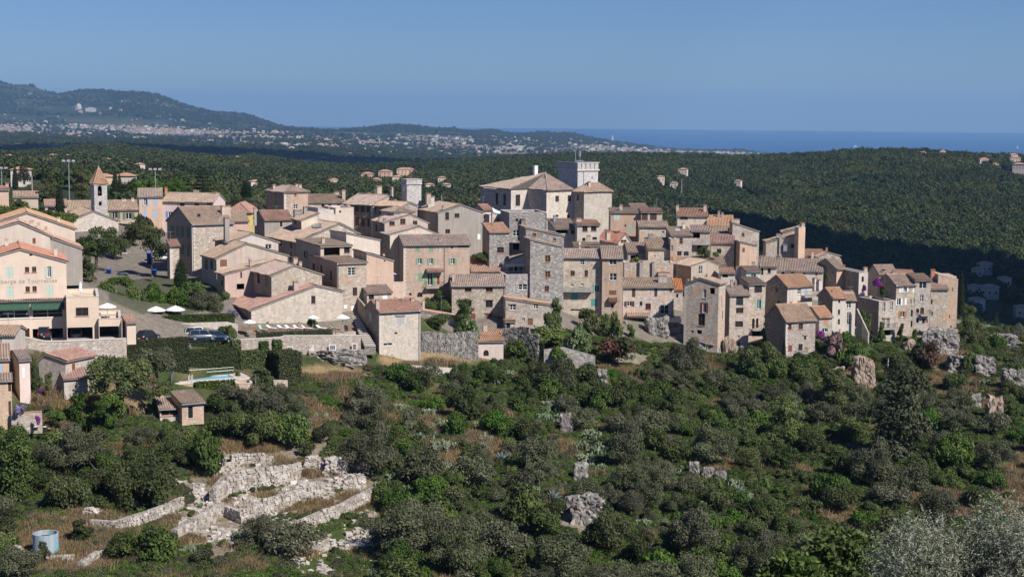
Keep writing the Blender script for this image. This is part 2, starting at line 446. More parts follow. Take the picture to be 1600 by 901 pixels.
def roof_plane(mb, uvs, poly, amp=0.085, per=0.36, mat=0, seed=0):
 poly = [Vector(p) for p in poly]
 n = (poly[1] - poly[0]).cross(poly[2] - poly[0]).normalized()
 if n.z < 0: n = -n
 t = Vector((0, 0, 1)) - n * n.z
 t = t.normalized() if t.length > 1e-3 else Vector((0, 1, 0))
 s = t.cross(n)
 o = poly[0]
 q = [((p - o).dot(s), (p - o).dot(t)) for p in poly]
 s0, s1 = min(a for a, b in q), max(a for a, b in q)
 T0, T1 = min(b for a, b in q), max(b for a, b in q)
 nc = max(4, int(math.ceil((s1 - s0) / per)) * 4)
 nr = max(1, int(math.ceil((T1 - T0) / 1.3)))
 base = len(mb.v); k = len(q)
 for i in range(nc + 1):
  sv = s0 + (s1 - s0) * (i / nc)
  sq = min(max(sv, s0 + 1e-4), s1 - 1e-4)
  ts = []
  for j in range(k):
   (a, b), (c, d) = q[j], q[(j + 1) % k]
   if (a <= sq) != (c <= sq): ts.append(b + (d - b) * (sq - a) / (c - a))
  if len(ts) < 2: ts = [T0, T0]
  t0, t1 = min(ts), max(ts)
  col = i // 4
  jit = 0.07 * math.sin(col * 12.9898 + seed * 78.2) * (1 if t1 - t0 > 0.4 else 0)
  for j in range(nr + 1):
   f = j / nr
   tv = t0 + (t1 - t0) * f + (jit if j == 0 else 0)
   h = amp * (1, 0.25, -0.9, 0.25)[i % 4] + 0.13 * noise.noise(Vector((sv * 0.3, tv * 0.4, seed * 3.1))) + 0.10
   p = o + s * sv + t * tv + n * h
   mb.v.append(tuple(p)); uvs.append((sv, tv))
 for i in range(nc):
  for j in range(nr):
   a = base + i * (nr + 1) + j; b = a + nr + 1
   mb.f.append((a, b, b + 1, a + 1)); mb.m.append(mat)
 return n
def add_plain(mb, uvs, fn):
 n0 = len(mb.v); fn(); uvs.extend([(v[0], v[1]) for v in mb.v[n0:]])
def build_roof(name, planes, ridges, mats, parent, seed):
 mb = MB(); uvs = []
 for poly in planes:
  poly = [Vector(p) for p in poly]
  n = roof_plane(mb, uvs, poly, seed=seed)
  def slab():
   off = -n * 0.13
   k = len(poly)
   low = [p + off for p in poly]; up = [p + n * 0.05 for p in poly]
   mb.add(low, [tuple(range(k))], 1)
   mb.add(up + low, [(i, (i + 1) % k, k + (i + 1) % k, k + i) for i in range(k)], 1)
  add_plain(mb, uvs, slab)
 for (a, b) in ridges:
  def cap():
   a_, b_ = Vector(a), Vector(b)
   ln = (b_ - a_).length
   nseg = max(1, int(ln / 0.45))
   for i in range(nseg):
    p = a_.lerp(b_, i / nseg); p2 = a_.lerp(b_, (i + 1.06) / nseg)
    mb.tube(p + Vector((0, 0, 0.09)), p2 + Vector((0, 0, 0.12)), 0.13, 0.15, 6, 0, False)
  add_plain(mb, uvs, cap)
 me = mb.mesh(name, mats)
 uvl = me.uv_layers.new(name='UVMap')
 ua = np.array(uvs, dtype=np.float32)
 li = np.empty(len(me.loops), dtype=np.int32); me.loops.foreach_get('vertex_index', li)
 uvl.data.foreach_set('uv', ua[li].ravel())
 return link(name, me, parent)
WIN_N = [0]
def window_part(H, face, cx, cw, w, h, style, wall_hole=True):
 O, e1, n = H.face(face)
 z = Vector((0, 0, 1))
 def pt(s, o, q): return O + e1 * s + n * o + z * q
 def bx(mb, s0, s1, o0, o1, q0, q1, mat=0):
  vs = [pt(s, o, q) for s in (s0, s1) for o in (o0, o1) for q in (q0, q1)]
  mb.add(vs, [(0, 1, 3, 2), (4, 6, 7, 5), (0, 4, 5, 1), (2, 3, 7, 6), (0, 2, 6, 4), (1, 5, 7, 3)], mat)
 s0, s1, q0, q1 = cx - w / 2, cx + w / 2, cw - h / 2, cw + h / 2
 dp = -0.16 if wall_hole else 0.012
 kind, _, colr = style.partition(':')
 par = H.root
 if kind in ('void', 'garage', 'archv'):
  de = {'void': 1.6, 'garage': 7.0, 'archv': 1.3}[kind]
  mb = MB(); bx(mb, s0 + .01, s1 - .01, -de, -de + .05, q0, q1)
  bx(mb, s0 - .02, s0, -de, -.25, q0, q1); bx(mb, s1, s1 + .02, -de, -.25, q0, q1)
  bx(mb, s0, s1, -de, -.25, q0 - .04, q0 - .01); bx(mb, s0, s1, -de, -.25, q1 + .01, q1 + .04)
  mb.build('opening', M[colr or ('void' if kind != 'garage' else 'concrete')], par); return
 if kind == 'sign':
  mb = MB(); bx(mb, s0, s1, 0.002, 0.05, q0, q1)
  mb.build('panel', M[colr or 'white_paint'], par); return
 if kind == 'door':
  mb = MB(); bx(mb, s0, s1, dp - .03, dp + .03, q0, q1)
  bx(mb, s0 + .08, s1 - .08, dp + .03, dp + .05, q0 + .15, cw - .1); bx(mb, s0 + .08, s1 - .08, dp + .03, dp + .05, cw + .1, q1 - .12)
  d = mb.build('door', M[colr or 'white_paint'], par)
  k = MB(); bx(k, s1 - .14, s1 - .08, dp + .05, dp + .11, cw - .08, cw + .02); k.build('handle', M['iron'], d)
  return
 if kind == 's':
  nsh = 2 if w > 0.55 else 1
  for i in range(nsh):
   a = s0 + (s1 - s0) * i / nsh + .008; b = s0 + (s1 - s0) * (i + 1) / nsh - .008
   shutter(H, bx, a, b, -0.03, q0 + .01, q1 - .01, colr, par)
  return
 fm = {'w': 'white_paint', 'b': 'orangewood', 'd': 'darkwood', 'o': 'white_paint', 'w6': 'white_paint', 'bars': 'darkwood', 'arch': 'darkwood', 'g': 'black', 'tall': 'white_paint'}.get(kind, 'darkwood')
 if kind == 'b' and colr: fm = colr
 fr = MB(); t = 0.075 if min(w, h) > 0.5 else 0.045
 bx(fr, s0, s0 + t, dp, dp + .05, q0, q1); bx(fr, s1 - t, s1, dp, dp + .05, q0, q1)
 bx(fr, s0 + t, s1 - t, dp, dp + .05, q0, q0 + t); bx(fr, s0 + t, s1 - t, dp, dp + .05, q1 - t, q1)
 if kind in ('w', 'b', 'o', 'w6', 'bars', 'tall') or w > 0.9:
  bx(fr, cx - t * .6, cx + t * .6, dp + .002, dp + .047, q0 + t, q1 - t)
 if kind in ('w6', 'bars') or (kind in ('w', 'b') and h > 0.9):
  for k in ((1, 2) if kind in ('w6', 'bars') else (1,)):
   q = q0 + h * k / (3 if kind in ('w6', 'bars') else 2)
   bx(fr, s0 + t, s1 - t, dp + .004, dp + .044, q - .022, q + .022)
 if kind == 'bars':
  for k in range(1, 5):
   if k == 2.5: continue
   s = s0 + w * k / 5
   bx(fr, s - .018, s + .018, dp + .006, dp + .04, q0 + t, q1 - t)
 wobj = fr.build('window', M[fm], par)
 g = MB(); g.quad(pt(s0 + t * .5, dp + .015, q0 + t * .5), pt(s1 - t * .5, dp + .015, q0 + t * .5), pt(s1 - t * .5, dp + .015, q1 - t * .5), pt(s0 + t * .5, dp + .015, q1 - t * .5))
 g.build('pane', M['glass'], wobj)
 if kind == 'o':
  c = colr or 'green'
  half = w / 2
  shutter(H, bx, s0 - half - .02, s0 - .02, 0.03, q0 - .03, q1 + .03, c, wobj)
  shutter(H, bx, s1 + .02, s1 + half + .02, 0.03, q0 - .03, q1 + .03, c, wobj)
 if kind not in ('arch',) and w > 0.5 and h > 0.5 and wall_hole:
  sl = MB(); bx(sl, s0 - .1, s1 + .1, -.15, .09, q0 - .09, q0 - .012)
  sl.build('sill', M['quoin' if kind != 'b' else 'terracotta'], wobj)
def shutter(H, bx, a, b, o, q0, q1, c, par):
 mb = MB()
 bx(mb, a, b, o - .015, o + .015, q0, q1)
 r = min(.06, (b - a) * .2)
 bx(mb, a, a + r, o + .015, o + .03, q0, q1); bx(mb, b - r, b, o + .015, o + .03, q0, q1)
 k = 3
 for i in range(k):
  q = q0 + (q1 - q0) * i / (k - 1)
  q = min(max(q, q0 + r * .5), q1 - r * .5)
  bx(mb, a + r, b - r, o + .015, o + .028, q - r * .5, q + r * .5)
 mb.build('shutter', M.get(c, M['green']), par)
class House:
 def face(s, f):
  if f == 'F': return Vector((0, 0, 0)), Vector((1, 0, 0)), Vector((0, -1, 0))
  if f == 'L': return Vector((0, 0, 0)), Vector((0, 1, 0)), Vector((-1, 0, 0))
  if f == 'R': return Vector((s.W, 0, 0)), Vector((0, 1, 0)), Vector((1, 0, 0))
  return Vector((0, s.Dp, 0)), Vector((1, 0, 0)), Vector((0, 1, 0))
 def hit(s, f, px, py):
  O, e1, n = s.face(f)
  Ow = s.Mw @ O; nw = (s.Mw.to_3x3() @ n); e1w = s.Mw.to_3x3() @ e1
  d = ray(px, py)
  k = Ow.dot(nw) / d.dot(nw)
  p = d * k - Ow
  return p.dot(e1w), p.z
 def local(s, p): return s.Mw.inverted() @ Vector(p)
SPECS = []
def H(label, Z, D, yaw, C, Rr, e, roof, **k):
 k.update(label=label, Z=Z, D=D, yaw=yaw, C=C, R=Rr, e=e, roof=roof)
 SPECS.append(k)
def plan(k):
 Z = k['Z']; a = R(k['yaw'])
 if 'L' not in k and 'RR' not in k and not k.get('abs'): a += math.atan((800 - zx(Z, k['C'])) / F)   # fronts seen square on
 h = House(); h.k = k
 ex = Vector((math.cos(a), math.sin(a), 0)); ey = Vector((-math.sin(a), math.cos(a), 0))
 c = P(zx(Z, k['C']), zy(Z, k['e']), k['D'])
 h.ex, h.ey, h.c, h.a = ex, ey, c, a
 h.W = solve_t(c, ex, zx(Z, k['R']))
 if 'L' in k: h.Dp = solve_t(c, ey, zx(Z, k['L']))
 elif 'RR' in k: h.Dp = solve_t(c + ex * h.W, ey, zx(Z, k['RR']))
 else: h.Dp = k.get('dep', 7.0)
 if not (1.0 < h.W < 40 and 1.0 < h.Dp < 30): print('SIZE?', k['label'], round(h.W, 1), round(h.Dp, 1))
 h.Dp = min(max(h.Dp, 1.5), k.get('maxd', 16)); h.zE = c.z
 return h
def rubble_hole(poly, rect, m=0.06):
 s0, s1, q0, q1 = rect
 return all(inside(poly, p) for p in ((s0 - m, q0 - m), (s1 + m, q0 - m), (s1 + m, q1 + m), (s0 - m, q1 + m)))
def build_house(h, T):
 k = h.k; Z = k['Z']; a = h.a; W, Dp = h.W, h.Dp
 if 'b' in k: zb = zat(0, zy(Z, k['b']), h.c.x, h.c.y) - 0.8
 elif 'zb' in k: zb = k['zb']
 else:
  cs = [h.c, h.c + h.ex * W, h.c + h.ey * Dp, h.c + h.ex * W + h.ey * Dp]
  zb = min(float(T(p.x, p.y)) for p in cs) - 0.8
 zb = min(zb, h.zE - 2.0)
 h.zb = zb
 he = h.zE - zb; h.he = he
 h.Mw = Matrix.Translation((h.c.x, h.c.y, zb)) @ Matrix.Rotation(a, 4, 'Z')
 root = empty(k.get('name', 'village_house'), (h.c.x, h.c.y, zb), a, None if 'host' in k else k['label'], None if 'host' in k else k.get('cat', 'house'), k.get('group'))
 h.root = root
 def height_at(lx, ly, row):
  p = h.Mw @ Vector((lx, ly, 0)); return zat(0, zy(Z, row), p.x, p.y) - zb
 kind = k['roof']; rm = M[k.get('tile', 't_old')]
 og, oe = k.get('og', 0.18), k.get('oe', 0.38)
 F_ = [(0, 0), (W, 0)]; planes = []; ridges = []
 topF = topL = topR = topB = None
 lo, hi = k.get('rise', (0.2, 5.5))
 if kind == 'gx':
  rv = k.get('rv', 0.5); v = rv * Dp
  r = height_at(0, v, k['r']) - he if 'r' in k else v * 0.32
  if not lo < r < 0.75 * max(v, 1.5): print('RISE gx', k['label'], round(r, 2), 'run', round(v, 1)); r = min(max(r, 0.25 * v), 0.6 * v)
  s = r / v; sb = r / (Dp - v)
  topF = [(0, he), (W, he)]; topB = topF
  topL = [(0, he), (v, he + r), (Dp, he)]; topR = topL
  planes = [[(-og, -oe, he - s * oe), (W + og, -oe, he - s * oe), (W + og, v, he + r), (-og, v, he + r)],
                  [(W + og, Dp + oe, he - sb * oe), (-og, Dp + oe, he - sb * oe), (-og, v, he + r), (W + og, v, he + r)]]
  ridges = [((-og, v, he + r), (W + og, v, he + r))]
 elif kind == 'gy':
  u = solve_t(h.c, h.ex, zx(Z, k['ax'])) if 'ax' in k else W / 2
  u = min(max(u, 0.12 * W), 0.88 * W)
  r = height_at(u, 0, k['r']) - he if 'r' in k else u * 0.32
  he2 = height_at(W, 0, k['e2']) if 'e2' in k else he
  if not lo < r < 0.8 * u + .5: print('RISE gy', k['label'], round(r, 2), 'run', round(u, 1)); r = min(max(r, 0.2 * u), 0.6 * u)
  he2 = min(he2, he + r - 0.1)
  s = r / u; s2 = (he + r - he2) / (W - u)
  topF = [(0, he), (u, he + r), (W, he2)]; topB = topF
  topL = [(0, he), (Dp, he)]; topR = [(0, he2), (Dp, he2)]
  planes = [[(-oe, Dp + og, he - s * oe), (-oe, -og, he - s * oe), (u, -og, he + r), (u, Dp + og, he + r)],
                  [(W + oe, -og, he2 - s2 * oe), (W + oe, Dp + og, he2 - s2 * oe), (u, Dp + og, he + r), (u, -og, he + r)]]
  ridges = [((u, -og, he + r), (u, Dp + og, he + r))]
 elif kind == 'hip':
  r = height_at(W / 2, Dp / 2, k['r']) - he if 'r' in k else min(W, Dp) * 0.16
  m = min(W, Dp) / 2
  if not 0.2 < r < 1.0 * m or (k.get('spire') and r > 0):
   if not k.get('spire'): print('RISE hip', k['label'], round(r, 2), 'run', round(m, 1)); r = min(max(r, 0.3 * m), 0.5 * m)
  topF = topB = [(0, he), (W, he)]; topL = topR = [(0, he), (Dp, he)]
  o = k.get('oe', 0.35); zl = he - r / m * o if not k.get('spire') else he
  A, B, Cc, Dd = (-o, -o, zl), (W + o, -o, zl), (W + o, Dp + o, zl), (-o, Dp + o, zl)
  if W >= Dp: E1, E2 = (m, Dp / 2, he + r), (W - m + .02, Dp / 2, he + r)
  else: E1, E2 = (W / 2, m, he + r), (W / 2, Dp - m + .02, he + r)
  if W >= Dp: planes = [[A, B, E2, E1], [Cc, Dd, E1, E2], [B, Cc, E2], [Dd, A, E1]]
  else: planes = [[B, Cc, E2, E1], [Dd, A, E1, E2], [A, B, E1], [Cc, Dd, E2]]
  ridges = [(E1, E2), (A, E1), (B, E2 if W >= Dp else E1), (Dd, E1 if W >= Dp else E2)]
 elif kind in ('sf', 'sb'):
  r = height_at(0, Dp, k['r']) - he if 'r' in k else Dp * (0.28 if kind == 'sf' else -0.28)
  if kind == 'sf' and not 0.15 < r < 0.75 * Dp: print('RISE sf', k['label'], round(r, 2), 'run', round(Dp, 1)); r = min(max(r, 0.2 * Dp), 0.55 * Dp)
  s = r / Dp
  topF = [(0, he), (W, he)]; topB = [(0, he + r), (W, he + r)]
  topL = [(0, he), (Dp, he + r)]; topR = topL
  planes = [[(-og, -oe, he - s * oe), (W + og, -oe, he - s * oe), (W + og, Dp + .15, he + r + s * .15), (-og, Dp + .15, he + r + s * .15)]]
 elif kind in ('sl', 'sr'):
  he2 = height_at(W, 0, k['e2'])
  s = (he2 - he) / W
  topF = topB = [(0, he), (W, he2)]; topL = [(0, he), (Dp, he)]; topR = [(0, he2), (Dp, he2)]
  planes = [[(-oe, -og, he - s * oe), (W + oe, -og, he2 + s * oe), (W + oe, Dp + og, he2 + s * oe), (-oe, Dp + og, he - s * oe)]]
 elif kind in ('flat', 'none'):
  topF = topB = [(0, he), (W, he)]; topL = topR = [(0, he), (Dp, he)]
  if 'e2' in k:
   he2 = height_at(W, 0, k['e2']); topF = topB = [(0, he), (W, he2)]; topR = [(0, he2), (Dp, he2)]
 wm = k.get('wall', 'stone'); mats = [M[wm], M[k.get('lwall', wm)], M['void']]  # lwall: left faces, many darkened in colour to paint in their shade
 mb = MB(); wins = {'F': [], 'L': [], 'R': []}
 for wn in k.get('win', ()):
  f, x, y, w, hh, st = wn[:6]
  px, py = zx(Z, x), zy(Z, y); ww, wh = w * (ZS if Z else 1), hh * (ZS if Z else 1)
  s0, q0 = h.hit(f, px - ww / 2, py + wh / 2); s1, q1 = h.hit(f, px + ww / 2, py - wh / 2)
  if s0 > s1: s0, s1 = s1, s0
  wins[f].append([s0, s1, q0, q1, st])
 for f, top, ln in (('F', topF, W), ('L', topL, Dp), ('R', topR, Dp), ('B', topB, W)):
  O, e1, n = h.face(f)
  poly = [(0, 0), (ln, 0)] + [p for p in reversed(top)]
  holes = []; metas = []
  for (s0, s1, q0, q1, st) in wins.get(f, ()):
   mw = 0.07
   s0 = max(s0, mw); s1 = min(s1, ln - mw); q0 = max(q0, 0.1)
   if s1 - s0 < 0.12 or q1 - q0 < 0.12: continue
   ok = st.split(':')[0] not in ('sign',)
   while ok and not rubble_hole(poly, (s0, s1, q0, q1)) and q1 - q0 > 0.4: q1 -= 0.1
   ok = ok and rubble_hole(poly, (s0, s1, q0, q1))
   for o2 in metas:
    if s0 < o2[1] + .03 and s1 > o2[0] - .03 and q0 < o2[3] + .03 and q1 > o2[2] - .03: ok = False
   if ok:
    metas.append((s0, s1, q0, q1))
    if st.startswith('arch'):
     hw = (s1 - s0) / 2; cx = (s0 + s1) / 2; rr = min(hw, (q1 - q0) * .5)
     holes.append([(s0, q0), (s1, q0)] + [(cx + hw * math.cos(t), q1 - rr + rr * math.sin(t)) for t in [math.pi * i / 6 for i in range(7)]])
    else: holes.append([(s0, q0), (s1, q0), (s1, q1), (s0, q1)])
   window_part(h, f, (s0 + s1) / 2, (q0 + q1) / 2, s1 - s0, q1 - q0, st, ok)
  flatp = [Vector((x, y, 0)) for x, y in poly]
  loops = [flatp] + [[Vector((x, y, 0)) for x, y in hl] for hl in holes]
  allp = [p for lp in loops for p in lp]
  tris = tessellate_polygon(loops)
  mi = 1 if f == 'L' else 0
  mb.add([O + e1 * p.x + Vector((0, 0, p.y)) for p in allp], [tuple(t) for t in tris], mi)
  for hl in holes:
   kk = len(hl)
   out = [O + e1 * x + Vector((0, 0, y)) for x, y in hl]; inn = [p - n * 0.24 for p in out]
   mb.add(out + inn, [(i, (i + 1) % kk, kk + (i + 1) % kk, kk + i) for i in range(kk)], mi)
 if kind == 'flat':
  t = 0.3; zr = he - 0.45
  mb.quad((t, t, zr), (W - t, t, zr), (W - t, Dp - t, zr), (t, Dp - t, zr), 0)
  zt = min(p[1] for p in topF)
  for (x0, x1, y0, y1) in ((t, W - t, t - .002, t), (t, W - t, Dp - t, Dp - t + .002), (t - .002, t, t, Dp - t), (W - t, W - t + .002, t, Dp - t)):
   mb.box(x0, x1, y0, y1, zr, zt - .004, 0)
  cp = MB()
  def cop(p, q, w0):
   d = Vector(q) - Vector(p); nn = Vector((-d.y, d.x, 0)).normalized()
   for sgn in (1,):
    A, B = Vector(p), Vector(q)
    cp.prism([A - nn * w0, B - nn * w0, B + nn * (t + .04), A + nn * (t + .04)], (0, 0, 0.07))
  z0, z1 = topF[0][1], topF[1][1]
  cop((0, 0, z0 + .003), (W, 0, z1 + .003), .05)
  cop((W - t - .05, Dp, z1 + .003), (t + .05, Dp, z0 + .003), .05)
  cop((0, Dp, z0 + .005), (0, t + .06, z0 + .005), .05); cop((W, t + .06, z1 + .005), (W, Dp, z1 + .005), .05)
  cp.build('coping', M['quoin'], root)
 mb.build('wall', mats, root)
 if planes:
  build_roof('roof', planes, ridges, [rm, M['lintel']], root, len(SPECS) + W)
 if k.get('q'):
  qb = MB(); zz = 0.6; i = 0
  while zz < he - 0.3:
   l1, l2 = (.55, .3) if i % 2 else (.3, .55)
   qb.box(-.02, l1, -.022, .05, zz, zz + .36); qb.box(-.021, .05, -.02, l2, zz + .002, zz + .358)
   zz += .38; i += 1
  qb.build('quoins', M['quoin'], root)
 for x in k.get('pipes', ()):
  u = solve_t(h.c, h.ex, zx(Z, x)); pb = MB()
  pb.tube((u, -.1, .2), (u, -.1, he - .15), .06, None, 6); pb.tube((u, -.1, he - .15), (u, -.36, he - .02), .06, None, 6)
  pb.build('drainpipe', M['metal'], root)
 if k.get('gutter') and kind in ('gx', 'sf', 'hip'):
  pb = MB(); pb.tube((-.1, -oe - .04, he - .1), (W + .1, -oe - .04, he - .1), .07, None, 6); pb.build('gutter', M['metal'], root)
 for cs in k.get('ch', ()):
  x, yt, w, hh = cs[:4]; vf = cs[4] if len(cs) > 4 else 0.5; cm = cs[5] if len(cs) > 5 else k.get('chm', 'beige')
  basep = h.c + h.ey * (Dp * vf)
  u = solve_t(basep, h.ex, zx(Z, x))
  p = basep + h.ex * u
  zt = zat(0, zy(Z, yt), p.x, p.y) - zb; zl = zat(0, zy(Z, yt + hh), p.x, p.y) - zb - 0.9
  ww = max(0.35, w * (ZS if Z else 1) * p.y / F * 0.85); wd = max(.35, min(ww, .8))
  cb = MB(); v0 = Dp * vf
  zt = max(zt, zl + .8)
  cb.box(u - ww / 2, u + ww / 2, v0 - wd / 2, v0 + wd / 2, zl, zt - .28)
  cb.box(u - ww / 2 - .06, u + ww / 2 + .06, v0 - wd / 2 - .06, v0 + wd / 2 + .06, zt - .28, zt - .2)
  for sx in (-1, 1):
   cb.box(u + sx * ww * .36 - .06, u + sx * ww * .36 + .06, v0 - wd * .4, v0 + wd * .4, zt - .2, zt - .06)
  cb.box(u - ww / 2 - .03, u + ww / 2 + .03, v0 - wd / 2 - .03, v0 + wd / 2 + .03, zt - .06, zt, 1)
  cb.build('chimney', [M[cm], M['terracotta']], root)
 if planes and len(k['label']) % 3 == 0:
  v = Dp * .6; u = W * (.25 + (len(k['label']) % 7) * .08); zt = he + 2.6
  ab = MB(); ab.tube((u, v, he - .2), (u, v, zt), .035, None, 5); ab.tube((u - .7, v, zt - .1), (u + .7, v, zt - .1), .022, None, 4)
  for i in range(5): ab.tube((u - .6 + i * .3, v - .3, zt - .1), (u - .6 + i * .3, v + .3, zt - .1), .016, None, 4)
  ab.build('aerial', M['metal'], root)
 for fn in k.get('ex', ()): fn(h)
 if 'host' in k:                                   # a wing of a larger building: its pieces become parts of that building
  host = k['host']; rel = host.Mw.inverted() @ h.Mw
  for ch in list(root.children):
   ml = ch.matrix_local.copy(); ch.parent = host.root; ch.matrix_local = rel @ ml
  bpy.data.objects.remove(root); h.root = host.root
 return h
def balcony(x, y, w, th, depth=1.1, rail='iron', mat='concrete', railh=0.95):
 def fn(h):
  Z = h.k['Z']
  s0, q1 = h.hit('F', zx(Z, x - w / 2), zy(Z, y - th / 2)); s1, q0 = h.hit('F', zx(Z, x + w / 2), zy(Z, y + th / 2))
  q0 = min(q0, q1 - .14)
  mb = MB(); mb.box(s0, s1, -depth, -.003, q0, q1)
  b = mb.build('balcony', M[mat], h.root)
  rb = MB()
  if rail == 'iron':
   n = max(3, int((s1 - s0) / .18))
   for i in range(n + 1):
    u = s0 + .03 + (s1 - s0 - .06) * i / n
    rb.box(u - .012, u + .012, -depth + .03, -depth + .055, q1, q1 + railh)
   for v in (.35, .7):
    for u in (s0 + .03, s1 - .03): rb.box(u - .012, u + .012, -depth * v, -depth * v + .024, q1, q1 + railh)
   rb.box(s0, s1, -depth + .02, -depth + .065, q1 + railh, q1 + railh + .045)
   for u in (s0, s1 - .045): rb.box(u, u + .045, -depth + .065, -.01, q1 + railh, q1 + railh + .04)
   rb.build('railing', M['iron'], b)
  elif rail:
   rb.box(s0, s1, -depth, -depth + .14, q1, q1 + railh)
   rb.box(s0, s0 + .14, -depth + .14, -.01, q1, q1 + railh - .003); rb.box(s1 - .14, s1, -depth + .14, -.01, q1, q1 + railh - .003)
   rb.build('parapet', M[rail], b)
 return fn
def lintel(x, y, w, th=9):
 def fn(h):
  Z = h.k['Z']
  s0, q1 = h.hit('F', zx(Z, x - w / 2), zy(Z, y - th / 2)); s1, q0 = h.hit('F', zx(Z, x + w / 2), zy(Z, y + th / 2))
  mb = MB(); mb.box(s0, s1, -.16, -.002, q0, q1); mb.build('lintel', M['lintel'], h.root)
 return fn
def canopy(x, y, w, hh, depth=1.3, mat='t_orange', drop=.45):
 def fn(h):
  Z = h.k['Z']
  s0, q1 = h.hit('F', zx(Z, x - w / 2), zy(Z, y - hh / 2)); s1, q0 = h.hit('F', zx(Z, x + w / 2), zy(Z, y + hh / 2))
  if mat.startswith('t_'):
   build_roof('canopy', [[(s0, -depth, q1 - drop), (s1, -depth, q1 - drop), (s1, 0, q1), (s0, 0, q1)]], [], [M[mat], M['lintel']], h.root, s0)
  else:
   mb = MB(); n = 10
   vs = []
   for i in range(n + 1):
    u = s0 + (s1 - s0) * i / n
    vs += [(u, -.01, q1), (u, -depth * .5, q1 - drop * .42 + .03), (u, -depth, q1 - drop), (u, -depth - .01, q1 - drop - (.2 if i % 2 else .26))]
   mb.add(vs, [(i * 4 + j, i * 4 + 4 + j, i * 4 + 5 + j, i * 4 + 1 + j) for i in range(n) for j in range(3)])
   mb.build('awning', M[mat], h.root)
 return fn
def skylight(x, y, w, hh, mat='solar', vf=.25):
 def fn(h):
  Z = h.k['Z']
  roof = [c for c in h.root.children if c.name.startswith('roof')]
  if not roof: return
  me = roof[0].data
  bv = BVHTree.FromPolygons([v.co for v in me.vertices], [tuple(p.vertices) for p in me.polygons])
  Mi = h.Mw.inverted(); o = Mi @ Vector((0, 0, 0))
  pts = []
  for dx, dy in ((-1, 1), (1, 1), (1, -1), (-1, -1)):
   d = (Mi.to_3x3() @ ray(zx(Z, x + dx * w / 2), zy(Z, y + dy * hh / 2))).normalized()
   r = bv.ray_cast(o, d)
   if r[0] is None: return
   pts.append(r[0] + Vector((0, 0, .10)))
  mb = MB(); mb.prism(pts, (0, 0, .07)); mb.build('skylight', M[mat], h.root)
 return fn
zA, zB, zC, zD, zE, zF = (0, 220), (0, 370), (0, 500), (200, 260), (200, 400), (200, 530)
zG, zH, zI, zJ, zK, zL, zM = (400, 260), (440, 380), (440, 460), (580, 250), (700, 230), (680, 370), (640, 460)
zN, zO, zP, zQ, zR, zS_ = (860, 300), (860, 400), (1040, 300), (1040, 410), (1240, 340), (1240, 410)
H('cream gabled house with orange roof rising behind the hotel', zA, 258, 0, -190, 660, 770, 'gy', ax=240, r=632, e2=775, dep=13, wall='peach', tile='t_orange', zb=-34, ch=[(517, 668, 30, 50, .1, 'cream')])
H('low cream house with several chimneys between hotel and taller cream gable', zA, 245, 0, -140, 440, 800, 'gy', ax=168, r=716, e2=832, dep=7, wall='cream', tile='t_orange', zb=-34,
  win=[('F', 300, 880, 26, 50, 's:redwood')], ch=[(280, 700, 44, 74, .3, 'cream'), (340, 722, 30, 62, .4, 'cream'), (405, 755, 18, 44, .5, 'salmon'), (50, 730, 34, 60, .3, 'cream'), (222, 705, 22, 40, .6, 'salmon')])
H('bare grey cement annex with sloping top beside the hotel', zB, 249, 3, 440, 720, 4, 'sr', e2=100, dep=8, wall='greyp', tile='t_orange', b=388, oe=.15, ch=[(487, 88, 34, 60, .1, 'cream')])
H('small orange house with chimney at left edge above the hedge trees', zA, 305, 5, -60, 75, 430, 'gx', r=405, dep=7, wall='salmon', tile='t_orange', zb=-30, ch=[(62, 370, 30, 50, .5, 'salmon')])
H('long low house with brown roof behind the olive trees at left', zA, 385, 0, 120, 335, 497, 'gx', r=449, dep=8, wall='beige', tile='t_brown', zb=-30)
H('small stone church nave with wide gable below the bell tower', zA, 338, 8, 618, 1040, 704, 'gy', ax=822, r=618, e2=704, dep=15, wall='stonel', tile='t_old', b=770, name='church', cat='church', lo=1, win=[('F', 840, 690, 40, 26, 'sign:quoin')])
H('small porch house with orange roof left of the church', zA, 356, 18, 398, 590, 572, 'gx', L=384, r=522, wall='beige', tile='t_orange', zb=-30, win=[('F', 455, 603, 60, 30, 'd'), ('F', 430, 600, 16, 50, 'd')])
H('long low house behind the bell tower with brown tiled roof', zA, 362, 3, 590, 1216, 612, 'gx', r=532, dep=9, wall='beige', tile='t_brown', b=745, win=[('F', 1132, 662, 50, 58, 'o:dkgreen'), ('F', 1010, 655, 46, 60, 'o:dkgreen')], ch=[(1090, 508, 44, 40, .5, 'white'), (1168, 500, 26, 40, .5, 'white'), (672, 528, 26, 24, .6, 'beige')])
H('tall salmon house with pale blue shutters right of the church', zD, 352, 0, 92, 302, 266, 'gx', r=198, dep=8, wall='salmon', tile='t_brown', zb=-30,
  win=[('F', 155, 312, 28, 66, 'o:blue'), ('F', 237, 312, 36, 70, 's:blue'), ('F', 148, 420, 36, 66, 's:blue'), ('F', 237, 420, 36, 66, 's:blue')], ch=[(336, 182, 28, 30, .5, 'terracotta')], pipes=[96])
H('wide pale pink house with blue shutters and long roof', zD, 354, -10, 302, 752, 306, 'gx', r=233, RR=856, wall='pink', tile='t_brown', zb=-30,
  win=[('F', 478, 335, 40, 40, 'd'), ('F', 372, 422, 36, 46, 'o:skyblue'), ('F', 605, 340, 40, 36, 'd'), ('F', 715, 340, 50, 36, 'd')], ch=[(590, 205, 22, 30, .6, 'white'), (612, 210, 22, 30, .6, 'white'), (765, 224, 40, 46, .5, 'beige')])
H('yellow walled house with broad red roof behind the stone house', zD, 345, -12, 862, 1070, 402, 'hip', r=318, dep=11, wall='yellow', tile='t_red', zb=-30)
